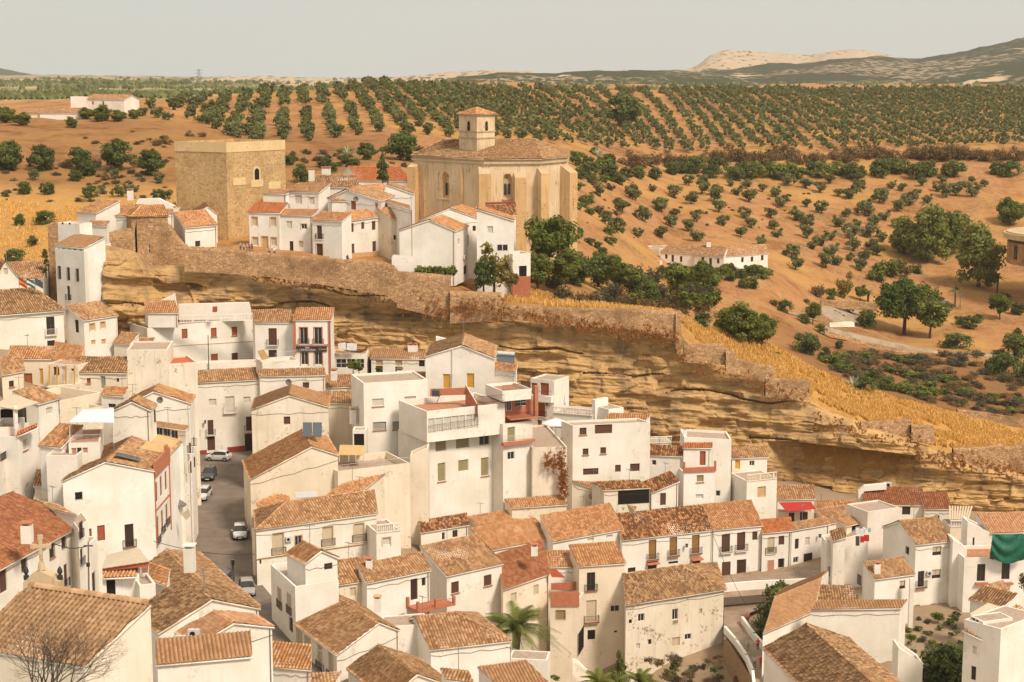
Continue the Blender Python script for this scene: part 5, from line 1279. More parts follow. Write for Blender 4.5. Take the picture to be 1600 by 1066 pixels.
v = vol(h, (573, 911), (671, 891), 169.5, kind='shed', r=(560, 882), r2=(656, 867), t=.45, roof='tan', wall='cool', zb=-15, win=[('F', 647, 921, 11, 33, 'dD'), ('F', 662, 909, 6, 13, 'h'), ('F', 627, 965, 11, 11, 'n')])
chimney(h, 577, 890, 172, .8, 1.2); chimney(h, 590, 955, 165, .8, 1.6, cap='ochre')
o, u, n = v.faces['F']; mb = MB(); a, b = PP(636, 947, o, n), PP(692, 938, o, n)
mb.box((a + b) / 2 + n * 1.3, u * (b - a).length / 2, n * 1.3, up * .15, M['brick'])
for q in (a + n * 2.5, b + n * 2.5, (a + b) / 2 + n * 2.5, a + n * .2): mb.box(q + up * .6, u * .16, n * .16, up * .6, M['brick'])
bo = mb.build('balcony', h); railing(bo, a + n * 2.5 + up * .1, b + n * 2.5 + up * .1, .85, 's_r' if 's_r' in M else 'iron')
h = wh('white house with a steep mottled roof and shuttered side windows above the lane')
v = vol(h, (526, 1023), (622, 985), 150, kind='gfront', apex=(592, 973), e=(526, 930), roof='tan', wall='white', zb=-20,
        win=[('L', 468, 996, 8, 24, 'cf'), ('L', 481, 1010, 8, 26, 'cf'), ('L', 500, 1026, 8, 42, 'c='), ('L', 517, 1040, 8, 44, 'c='), ('L', 470, 1025, 5, 18, 'b')])
h = wh('house with a tan gable roof in the bottom foreground, left of the palm')
v = vol(h, (602, 1092), (716, 1076), 140, kind='gfront', apex=(652, 1054), e=(592, 1009), roof='tan', wall='white', zb=-20)
v = vol(h, (700, 1062), (740, 1066), 138, kind='shed', r=(690, 1045), t=.4, roof='tan', wall='white', zb=-20)
h = wh('white house with a hipped ribbed tile roof directly left of the palm')
v = vol(h, (673, 1015), (797, 1001), 155, kind='gable', r=(649, 965), r2=(712, 960), hip='R', t=.42, roof='tan', wall='cool', zb=-20)
v = vol(h, (603, 980), (672, 975), 158, kind='flat', w=4, wall='white', ph=.1, zb=-20)
h = house('courtyard_wall', 'white courtyard wall in front of the palm', 'wall')
v = vol(h, (795, 1029), (855, 1032), 158, kind='flat', w=.5, wall='cool', ph=.05, zb=-20)
h = wh('small pinkish roof at the very bottom, below the palm courtyard')
v = vol(h, (790, 1085), (862, 1075), 140, kind='shed', r=(748, 1042), t=.4, roof='smooth', wall='white', zb=-20)
# ---- lower left
h = wh('narrow wedge roof house at the bottom, left of the lane')
v = vol(h, (425, 1041), (485, 1046), 138, kind='shed', r=(425, 1003), t=.45, roof='orange', wall='white', zb=-20)
h = wh('roof edge house at the very bottom, right of the lane')
v = vol(h, (440, 1075), (520, 1068), 140, kind='shed', r=(452, 1056), t=.4, roof='tan', wall='white', zb=-20)
h = wh('white gabled house with a new orange roof and air conditioner beside the lane, bottom left')
v = vol(h, (304, 1009), (425, 980), 126, DB=129, kind='gfront', apex=(365, 974), e=(336, 956), roof='pink', wall='cool', zb=-20)
h = wh('white house with a low tan roof and stained eaves in the bottom left foreground')
v = vol(h, (246, 1039), (391, 1026), 115, kind='shed', r=(246, 999), t=.3, roof='smooth', wall='white', zb=-15)
for x, y in ((283, 1000), (303, 990)):
    p = P(x, y, 121); mb = MB(); mb.abox(p.x - .5, p.x + .5, p.y - .2, p.y + .2, p.z - .35, p.z + .4, M['ac']); mb.poly([p + Vector((math.cos(i * .63) * .26 - .1, -.21, math.sin(i * .63) * .26)) for i in range(10)], M['dark']); mb.build('air_conditioner', h)
h = wh('white house with a big brown gable roof beside the huge ribbed roof, bottom left')
v = vol(h, (249, 989), (404, 951), 130, DB=136, kind='gfront', apex=(331, 937), e=(286, 908), roof='brown', wall='white', zb=-15, slabmat='cream')
h = wh('house with a long straw-coloured roof and tall white chimney left of the silver car')
v = vol(h, (404, 948), (310, 864), 148, kind='gable', r2=(262, 860), t=.35, roof='tan', wall='white', zb=-12)
chimney(h, 297, 893, 146, 1.1, 2.6, cap='white')
v = vol(h, (233, 905), (262, 915), 141, kind='shed', r=(236, 880), t=.4, roof='orange', wall='white', zb=-8)
h = wh('small white house with a striped awning pergola and a black doorway, lower left')
v = vol(h, (160, 905), (217, 902), 138, kind='flat', w=6, wall='cool', ph=.2, zb=-8, win=[('F', 173.5, 921, 14, 30, 'nD')])
acc = []; pl = [P(161, 905, 137.6), P(215, 902, 137.6), P(213, 893, 139), P(160, 895, 139)]; tile_slope(acc, pl, hz(pl[1] - pl[0]).normalized(), seed=9); roof_build('tile_strip', acc, T['orange'], h, [pl], M['white'])
quadslab(h, 'striped_awning', [(159, 888), (233, 877), (216, 855), (167, 867)], 140, 's_c', .06, Ds=[139, 139, 146, 146])
quadslab(h, 'awning_valance', [(160, 889), (233, 878), (232, 885), (160, 893)], 139.2, 'redpaint', .04)
for x, y in ((161, 890), (232, 880)): mb = MB(); mb.tube([P(x, y, 139.5), P(x, y + 20, 139.5)], .05, M['wframe'], 5); mb.build('awning_post', h)
v = vol(h, (218, 915), (243, 912), 137, kind='flat', w=4, wall='white', ph=.3, zb=-8)
h = wh('large white house with a red-framed side facade and reed-covered roof')
v = vol(h, (98, 752), (240, 736), 168, kind='gfront', apex=(165, 722), c=(284, 689), roof='tan', wall='cool', zb=-8,
        win=[('F', 123, 775, 11, 12, 'nx'), ('F', 158, 833, 12, 24, 'r'), ('F', 202, 837, 14, 36, 'dS='), ('F', 141.5, 837, 4, 22, 'r'),
             ('R', 245, 769, 4, 33, 'r'), ('R', 252, 759.5, 4, 33, 'r'), ('R', 259.5, 751, 4, 31, 'r'), ('R', 247, 828, 4, 44, 'r='), ('R', 254, 815, 4, 38, 'r='), ('R', 261, 804, 4, 36, 'r=')])
o, u, n = v.faces['R']; L = (v.c - v.b).length
mb = MB(); L1 = L * .5; mb.box(v.b + u * L1 / 2 + n * .1 + up * .1, u * L1 / 2, n * .15, up * 1.0, M['brick']); mb.box(v.b + u * L1 * .8 + n * .1 + up * 1.3, u * .5, n * .16, up * .4, M['brick']); mb.build('red_parapet', h)
mb = MB()
for f_ in (.0, .5): mb.box(v.b + u * (L * f_ + .12) + n * .05 - up * 5.0, u * .12, n * .08, up * 4.8, M['brick'])
mb.box(v.b + u * L1 / 2 + n * .05 - up * 5.1, u * L1 / 2, n * .06, up * .1, M['brick']); mb.build('red_trim', h)
W_ = v.W; b_ = v.b; ap = v.ap
def onroof(f, g): # f along depth, g from eave(0) to ridge(1)
    return b_ + W_ * f + (ap - b_) * g
mb = MB(); pr = [onroof(.5, .02), onroof(1.0, .02), onroof(1.0, .62), onroof(.5, .62)]; dn = up * .22; mb.poly([p + dn for p in pr], M['s_s']); mb.poly([p + up * .1 for p in pr][::-1], M['s_s'])
for j in range(4): p, q = pr[j], pr[(j + 1) % 4]; mb.poly([p + dn, p + up * .1, q + up * .1, q + dn], M['s_s'])
mb.build('reed_matting', h)
mb = MB(); a = onroof(.12, .62) + up * .3; uu = W_.normalized() * .6; sv = (b_ - ap).normalized(); q = [a - uu - sv * 1.5 + up * .5, a + uu - sv * 1.5 + up * .5, a + uu + sv * 1.6 + up * .3, a - uu + sv * 1.6 + up * .3]
mb.poly(q, M['bglass']); mb.poly([p - up * .1 for p in q][::-1], M['steel'])
for j in range(4): mb.poly([q[j], q[j] - up * .1, q[(j + 1) % 4] - up * .1, q[(j + 1) % 4]], M['steel'])
mb.build('solar_panel', h)
h = wh('white street-side building with flowers and green awnings, behind the red-framed facade')
v = vol(h, (262, 716), (285, 690), 186, kind='flat', c=(308, 652), wall='white', ph=.1, zb=-8, floor='floor')
vB = vol(h, (286, 694), (286.5, 693), 186, kind='flat', c=(311, 640), wall='cool', ph=.2, zb=-8,
        win=[('R', 290, 712, 2.5, 18, 'd='), ('R', 297, 700, 2.5, 16, 'd='), ('R', 303, 690, 2, 14, 'b='), ('R', 291, 745, 2.5, 18, 'c'), ('R', 298, 730, 2.5, 18, 'b'), ('R', 304, 722, 2, 16, 'd')])
h = wh('white row house side wall leading up to the far end of the street, left side')
v = vol(h, (302, 640), (307, 632), 222, kind='flat', c=(312, 612), wall='white', ph=.1, zb=-6, win=[('R', 309, 672, 2, 20, 'b=')])
h = wh('veranda house with a tile-edged flat roof and tall glazing above the street, left', 'veranda_house')
v = vol(h, (232, 664), (290, 672), 189, kind='shed', r=(238, 658), t=.2, roof='smooth', wall='white', h=6, win=[('F', 248, 674, 11, 12, 'g'), ('F', 260, 676, 11, 12, 'g'), ('F', 272, 679, 11, 13, 'g')])
# awnings and parasol of the street
for i, (x, y, D) in enumerate(((275, 765, 186), (282, 755, 190), (289, 747, 194))):
    plane_thing('awning', ['nearest of the three narrow dark green awnings on the left street front', 'middle one of the three narrow dark green awnings on the left street front', 'farthest of the three narrow dark green awnings on the left street front'][i], 'awning', [(x - 2, y - 12), (x + 6, y + 14), (x + 5, y + 16), (x - 3, y + 14)], D, 'green', .1, 'green awnings on the street')
plane_thing('awning', 'pale yellow awning above the pavement by the red-framed facade', 'awning', [(283, 803), (295, 795), (298, 806), (291, 813)], 182, 's_c', .06)
parasol(279, 812, 185, 1.1, 2.6, 'folded-out grey parasol beside the yellow awning', False, 'gutter')
# left red roof house
h = wh('long white house with a large red-brown roof and barred windows, left edge')
v = vol(h, (-20, 897), (122, 820), 149, kind='gable', r2=(19, 771), t=.42, roof='rbrown', wall='cool', zb=-8, over=.4,
        win=[('F', 37.5, 882, 9, 22, 'bx'), ('F', 81, 861, 8, 22, 'bx-'), ('F', 99.5, 847, 7, 21, 'bx'), ('F', 103, 899, 6, 36, 'b='), ('F', 118.5, 914, 5, 18, 'n'), ('F', 5, 906, 12, 40, 'b')])
chimney(h, 43, 848, 152, 1.1, 2.0)
h = wh('narrow white house with two iron balconies between the red-brown roof and the grilled-window house')
v = vol(h, (122, 826), (137, 813), 162, kind='flat', c=(112, 812), wall='cool', ph=.1, zb=-8, win=[('F', 126, 828, 5, 26, 'd='), ('F', 128, 870, 5, 28, 'd=')])
v = vol(h, (140, 850), (152, 838), 165, kind='flat', w=6, wall='white', ph=.1, zb=-8, win=[('F', 147, 910, 6, 34, 'd')])
h = wh('house with a low ochre corrugated roof tucked behind the red-brown roof, left')
v = vol(h, (85, 803), (122, 807), 165, kind='shed', r=(46, 780), t=.35, roof='tan', wall='white', zb=-5) if False else vol(h, (88, 797), (122, 805), 166, kind='shed', r=(56, 781), t=.35, roof='tan', wall='white', zb=-5)
h = wh('white house with striped tiles at the far left edge, left one of two similar roofs')
v = vol(h, (-10, 763), (40, 763), 178, kind='shed', r=(2, 736), t=.45, roof='tan', wall='white', zb=2)
h = wh('white house with striped tiles, right one of two similar roofs near the left edge')
v = vol(h, (54, 759), (98, 759), 178, kind='shed', r=(60, 734), t=.45, roof='tan', wall='white', zb=0)
quadslab(h, 'yellow_canopy', [(52, 780), (84, 783), (86, 775), (55, 768)], 174, 's_c', .06, Ds=[173, 173, 176, 176])
# left middle cluster
h = wh('cream house with a big two-part tile roof and a mustard-posted gallery, left')
v = vol(h, (14, 561), (84, 561), 208, kind='shed', r=(18, 541), r2=(89, 534), t=.4, roof='orange', wall='cream', zb=9, win=[('F', 44, 592, 13, 17, 'r'), ('F', 64.5, 589, 6, 26, 'y')])
v = vol(h, (82, 561), (126, 568), 208, kind='shed', r=(88, 535), t=.4, roof='orange', wall='cream', zb=9, skipwall=False)
v = vol(h, (74, 568), (121, 571), 204, kind='flat', w=4, wall='cream', ph=.1, zb=10, win=[('F', 88, 580, 9, 13, 'b'), ('F', 100, 585, 7, 24, 'w'), ('F', 114, 578, 6, 4, 'b')])
mb = MB(); o, u, n = v.faces['F']
for x in (81, 93, 107, 120): a = PP(x, 570, o, n) + n * .6; b = PP(x, 600, o, n) + n * .6; mb.tube([a, b], .11, M['s_y'], 6)
mb.build('mustard_posts', h)
quadslab(h, 'balcony_floor', [(72, 605), (122, 600), (122, 607), (93, 608)], 202, 'cream', 1.0)
h = wh('cream house with a small faded roof and square window at the far left edge')
v = vol(h, (3, 586), (36, 580), 200, kind='shed', r=(1, 560), t=.4, roof='tan', wall='cream', zb=8, win=[('F', 18, 600, 8, 10, 'h-')])
h = wh('white house with a grey-brown ribbed roof and a greenish door, left centre')
v = vol(h, (122, 582), (198, 583), 203, kind='shed', r2=(198, 558), t=.45, roof='brown', wall='cream', zb=5, win=[('F', 138.5, 595, 6, 8, 'r-'), ('F', 161, 598, 8, 20, 'vD'), ('F', 184, 594, 4, 6, 'n')])
h = house('plain_wall_house', 'large plain weathered cream wall block with a tile-capped top, left of the long terrace house')
v = vol(h, (198, 547), (262, 546), 205, kind='flat', w=8, wall='old', ph=.2, zb=4)
v = vol(h, (262, 569), (308, 566), 206, kind='flat', w=7, wall='old', ph=.3, zb=2, floor='redpaint')
h = wh('tiny lean-to with an orange ribbed roof in front of the plain cream wall', 'lean_to')
v = vol(h, (160, 617), (193, 619), 193, kind='shed', r=(167, 604), t=.42, roof='orange', wall='white', zb=5, win=[('F', 175, 634, 12, 6, 'hm')])
h = wh('white house with a sagging orange roof and a small white double window, left cluster')
v = vol(h, (60, 631), (93, 622), 184, kind='shed', r=(20, 612), t=.4, roof='tan', wall='white', zb=0, win=[('F', 77, 642, 10, 11, 'w')])
h = wh('white terrace house with stepped cream parapets in the left cluster', 'terrace_house')
v = vol(h, (93, 627), (158, 613), 190, kind='flat', w=8, wall='cream', ph=1.0, zb=0)
v = vol(h, (94, 647), (160, 635), 187, kind='flat', w=3, wall='cream', ph=.9, zb=0)
railing(h, v.a, v.b, .6, 'wiron', step=1.2)
h = wh('white house with a pale canopy over a dark porch with a white column, left edge')
v = vol(h, (-10, 668), (27, 667), 178, kind='flat', w=6, wall='white', ph=.9, zb=0, win=[])
v = vol(h, (-10, 637), (50, 633), 183, kind='flat', w=4, wall='white', ph=.1, zb=5, win=[('F', 12, 652, 22, 26, 'n'), ('F', 37, 648, 18, 26, 'h')])
quadslab(h, 'pale_canopy', [(-10, 634), (27, 640), (60, 629), (20, 615)], 180, 's_c', .12, Ds=[178, 177, 180, 185])
q = P(25, 670, 177.5); mb = MB(); mb.tube([q, q + up * 2.9], .28, M['cool'], 8); mb.build('column', h)
v = vol(h, (28, 683), (60, 670), 177, kind='flat', w=4, wall='cool', ph=.2, zb=0, floor='redpaint', win=[('F', 39, 695, 7, 17, 'w-')])
acc = []; pl = [P(27, 683, 176.8), P(60, 669, 177.6), P(58, 662, 179), P(28, 676, 178.2)]; tile_slope(acc, pl, hz(pl[1] - pl[0]).normalized(), seed=12); roof_build('tile_coping', acc, T['red'], h, [pl], M['white'])
v = vol(h, (-10, 716), (18, 700), 174, kind='flat', w=4, wall='white', ph=.1, zb=0, win=[('F', 6, 712, 12, 12, 'h')])
h = wh('white house with an orange ribbed roof left of the white tent canopy')
v = vol(h, (62, 696), (96, 699), 174, kind='shed', r=(95, 662), t=.45, roof='orange', wall='white', zb=-2)
h = wh('white terrace house with a white tent canopy, white railing and pink shutters, left')
v = vol(h, (107, 693), (156, 691), 173, kind='flat', w=8, wall='white', ph=.1, zb=-2, floor='terra', win=[('F', 115.5, 705, 8, 10, 'p'), ('F', 124, 704, 7, 9, 'h'), ('F', 133, 704, 8, 9, 'p')])
railing(h, v.a, v.b, 1.0, 'wiron', step=.14)
quadslab(h, 'tent_canopy', [(108, 659), (178, 660), (178, 638), (130, 640)], 174, 'linen', .08, Ds=[173, 175, 181, 180])
for x, y in ((109, 660), (177, 661)): mb = MB(); mb.tube([P(x, y, 173.5), P(x, y + 31, 173.5)], .06, M['wframe'], 5); mb.build('canopy_post', h)
h = wh('white gabled house with a bare weathered front wall right of the white tent canopy')
v = vol(h, (176, 642), (234, 641), 182, kind='gfront', apex=(206, 628), e=(216, 620), roof='tan', wall='white', zb=-3, win=[('F', 242, 650, 3, 20, 'n')])
h = wh('white house with a bright orange gable roof and round ventilator left of the street end')
v = vol(h, (196, 634), (297, 630), 190, kind='gfront', apex=(240, 612), e=(248, 601), roof='orange', wall='white', zb=-3)
dish(h, 250, 625, 188, .45)
h = wh('white annex with a balustraded wall between the ribbed roof and the big tile roof, left')
v = vol(h, (72, 712), (120, 712), 171, kind='flat', w=4, wall='white', ph=.3, zb=-4)
# near foreground church-like building
h = house('chapel', 'large near building with a huge ribbed clay roof and plain cream gable wall, bottom left', 'chapel')
a = P(-60, 1003, 70.5); B_ = P(132, 1043, 70.5)
v = vol(h, (-60, 1010), (132, 1043), 76, kind='shed', r2=(235, 946), t=.42, roof='near', wall='cream', zb=-5, over=.05, pitch=.33, amp=.11)
ridge_tiles_acc = []; ridge_tiles(ridge_tiles_acc, v.d + up * ((v.W.dot(-v.N)) * .42 + .0), v.c + up * ((v.W.dot(-v.N)) * .42 + .0), r=.2); roof_build('ridge_tiles', ridge_tiles_acc, T['near'], h)
h = house('belfry_gable', 'small curved cream gable with a stone cross and two dark urns behind the huge roof', 'gable')
pts = [(36, 930), (94, 930), (94, 909), (88, 908), (82, 902), (72, 897), (62, 893), (52, 898), (44, 903), (38, 909), (36, 909)]
D_ = 96; F_ = [P(x, y, D_) for x, y in pts]; h.location = F_[0]; del h['_new']
mb = MB(); dn = Vector((0, 1.0, 0)); mb.poly(F_[::-1] if False else F_, M['cstone']); mb.poly([p + dn for p in F_][::-1], M['cstone'])
for j in range(len(F_)): p, q = F_[j], F_[(j + 1) % len(F_)]; mb.poly([p, p + dn, q + dn, q], M['cstone'])
mb.abox(F_[0].x, F_[1].x, F_[0].y, F_[0].y + 1, F_[0].z - 12, F_[0].z, M['cstone']); mb.build('wall', h)
q = P(62, 893, D_) + Vector((0, .5, 0)); mb = MB()
mb.tube([q, q + up * .5], [.28, .2], M['cstone'], 8); mb.box(q + up * 1.35, (.11, 0, 0), (0, .09, 0), (0, 0, .95), M['cstone']); mb.box(q + up * 1.65, (.55, 0, 0), (0, .088, 0), (0, 0, .11), M['cstone'])
for dx, dz in ((-.55, 1.65), (.55, 1.65), (0, 2.3)): mb.box(q + Vector((dx, 0, dz)), (.16, 0, 0), (0, .1, 0), (0, 0, .16), M['cstone'])
mb.build('stone_cross', h)
for x in (38, 91): q = P(x, 909, D_) + Vector((0, .5, 0)); mb = MB(); mb.tube([q, q + up * .3, q + up * .35, q + up * .55, q + up * .75, q + up * .95], [.2, .2, .08, .2, .16, .03], M['iron'], 8); mb.build('urn', h)
# ================================================================== SETTING
def groundmat():
    m, nt, b = newmat('dry_ground', 1, .05)
    v = coords(nt); big = noise(nt, v, .018, 5, .6); mid = noise(nt, v, .11, 6, .65); fine = noise(nt, v, .9, 5, .7)
    c = ramp(nt, mid, [(.28, (.19, .084, .031)), (.40, (.335, .152, .056)), (.55, (.43, .22, .092)), (.70, (.31, .175, .078))])
    spk = mth(nt, 'MULTIPLY', noise(nt, coords(nt, (1, .35, 1)), .45, 5, .75, w=6), noise(nt, v, .05, 3, .6, w=8))
    c = mix(nt, ramp(nt, spk, [(.31, 0), (.39, .6)]), c, (.47, .29, .14)); c = mix(nt, ramp(nt, noise(nt, coords(nt, (1, .3, 1)), .32, 5, .7, w=11), [(.57, 0), (.68, .55)]), c, (.18, .095, .04))
    gold = ramp(nt, fine, [(.3, (.40, .20, .055)), (.7, (.58, .34, .11))])
    c = mix(nt, ramp(nt, big, [(.47, 0), (.60, .75)]), c, gold)
    c = mix(nt, ramp(nt, mth(nt, 'MULTIPLY', fine, noise(nt, v, .06, 4, .6, w=4)), [(.26, 0), (.40, .75)]), c, (.15, .085, .04))
    # left golden slope
    g = nt.nodes.new('ShaderNodeNewGeometry'); sp_ = nt.nodes.new('ShaderNodeSeparateXYZ'); nt.links.new(g.outputs['Position'], sp_.inputs[0])
    left = ramp(nt, mth(nt, 'DIVIDE', sp_.outputs['X'], -100.0), [(.42, 0), (.72, 1)])
    nearb = ramp(nt, mth(nt, 'DIVIDE', sp_.outputs['Y'], 1000.0), [(.365, 1), (.39, 0)])
    c = mix(nt, mth(nt, 'MULTIPLY', mth(nt, 'MULTIPLY', left, nearb), .8), c, gold)
    rt = ramp(nt, mth(nt, 'DIVIDE', sp_.outputs['X'], 200.0), [(.10, 0), (.25, 1)])
    ridge = ramp(nt, mth(nt, 'DIVIDE', sp_.outputs['Y'], 1000.0), [(.308, 1), (.322, 0)])
    c = mix(nt, mth(nt, 'MULTIPLY', rt, ridge), c, gold)
    rust = ramp(nt, mid, [(.35, (.12, .058, .025)), (.5, (.26, .12, .045)), (.65, (.19, .11, .05))])
    gl = mth(nt, 'MULTIPLY', ramp(nt, mth(nt, 'DIVIDE', sp_.outputs['Y'], 1000.0), [(.315, 0), (.325, 1), (.408, 1), (.42, 0)]), ramp(nt, mth(nt, 'DIVIDE', sp_.outputs['X'], 200.0), [(.25, 0), (.35, 1)]))
    gl2 = mth(nt, 'MULTIPLY', ramp(nt, mth(nt, 'DIVIDE', sp_.outputs['Y'], 1000.0), [(.375, 0), (.39, 1), (.49, 1), (.53, 0)]), ramp(nt, mth(nt, 'DIVIDE', sp_.outputs['X'], -100.0), [(.2, 0), (.4, 1)]))
    c = mix(nt, mth(nt, 'MULTIPLY', gl, .85), c, rust); c = mix(nt, mth(nt, 'MULTIPLY', gl2, .55), c, rust)
    plain = ramp(nt, noise(nt, coords(nt, (1, .3, 1)), .006, 4, .6, w=15), [(.38, (.17, .17, .075)), (.50, (.26, .23, .115)), (.56, (.48, .34, .19)), (.64, (.22, .21, .10))], 'CONSTANT')
    c = mix(nt, mth(nt, 'MULTIPLY', ramp(nt, mth(nt, 'DIVIDE', sp_.outputs['Y'], 2000.0), [(.33, 0), (.37, 1)]), ramp(nt, mth(nt, 'DIVIDE', sp_.outputs['X'], -200.0), [(.55, 0), (.75, 1)])), c, plain)
    nt.links.new(c, b.inputs['Base Color']); bump(nt, b, fine, .8, .4); return m
GM = groundmat()
M['dust'] = plaster('dusty_yard_ground', (.35, .25, .165), (.20, .15, .09), .3, .9)
def ground():
    azs = np.concatenate([np.linspace(-700, -100, 8), np.arange(-60, 1700, 12), np.linspace(1720, 2300, 8)])
    azs = np.asarray(azs)
    dn = [20, 60, 100, 120, 140, 150, 160, 170, 180, 190, 200, 210, 220, 230]
    rows = []
    cd = cliffD(azs)
    for d in dn: rows.append(np.full(len(azs), float(d)))
    rows.append(cd + 4.7); rows.append(cd + 5.3)
    for f_ in np.concatenate([np.arange(1, 30) * 4.0]): rows.append(cd + 5.3 + f_)
    last = 390.0
    for d in np.concatenate([np.arange(378, 620, 5), np.arange(625, 1000, 12), np.geomspace(1010, 5200, 22)]): rows.append(np.full(len(azs), float(d)))
    D = np.stack(rows, 0); A = np.repeat(azs[None], len(rows), 0)
    # keep distances monotone
    D = np.maximum.accumulate(D + np.arange(len(rows))[:, None] * 1e-3, 0)
    Y = D * S; X = (A - CX) / F / .985 * Y
    isb = D >= cliffD(A) + 5
    Z = np.where(isb, zback(A.ravel(), D.ravel()).reshape(A.shape), ztown(A.ravel(), D.ravel()).reshape(A.shape))
    V = np.stack([X, Y, Z], -1).reshape(-1, 3); nr, nc = A.shape
    i = np.arange(nr - 1)[:, None] * nc + np.arange(nc - 1)[None]
    Q = np.stack([i, i + 1, i + nc + 1, i + nc], -1).reshape(-1, 4)
    tm = (D[:-1, :-1] < cliffD(A[:-1, :-1]) - 4).astype(int).ravel()
    o = npmesh('ground', V, Q, [GM, M['dust']], None, tm, smooth=True); tag(o, kind='structure')
ground()
# ---- cliff
def cliffmat():
    m, nt, b = newmat('sandstone_cliff', 1, .05)
    v = coords(nt)
    rot = nt.nodes.new('ShaderNodeMapping'); rot.inputs['Rotation'].default_value = (0, math.radians(-9), 0); rot.inputs['Scale'].default_value = (.16, .16, .9)
    g = nt.nodes.new('ShaderNodeNewGeometry'); nt.links.new(g.outputs['Position'], rot.inputs['Vector'])
    st = noise(nt, rot.outputs['Vector'], 2.2, 8, .7, dist=.4); st2 = noise(nt, rot.outputs['Vector'], 7.0, 6, .7, w=2)
    c = ramp(nt, st, [(.22, (.28, .165, .074)), (.40, (.50, .30, .122)), (.52, (.61, .39, .175)), (.62, (.44, .27, .125)), (.8, (.54, .39, .225))])
    c = mix(nt, ramp(nt, st2, [(.34, .45), (.42, 0)]), c, (.20, .12, .06))
    stain = noise(nt, coords(nt, (.30, .30, .05)), 1.0, 5, .6, w=5)
    c = mix(nt, mth(nt, 'MULTIPLY', ramp(nt, stain, [(.47, 0), (.62, 1)]), .7), c, (.17, .12, .085))
    big = noise(nt, v, .05, 4, .6, w=9)
    c = mix(nt, mth(nt, 'MULTIPLY', ramp(nt, big, [(.42, 0), (.62, 1)]), .5), c, (.65, .415, .17))
    nt.links.new(c, b.inputs['Base Color']); hsum = mth(nt, 'ADD', st2, noise(nt, v, 1.2, 6, .7)); bump(nt, b, hsum, .8, .3); return m
M['cliff'] = cliffmat()
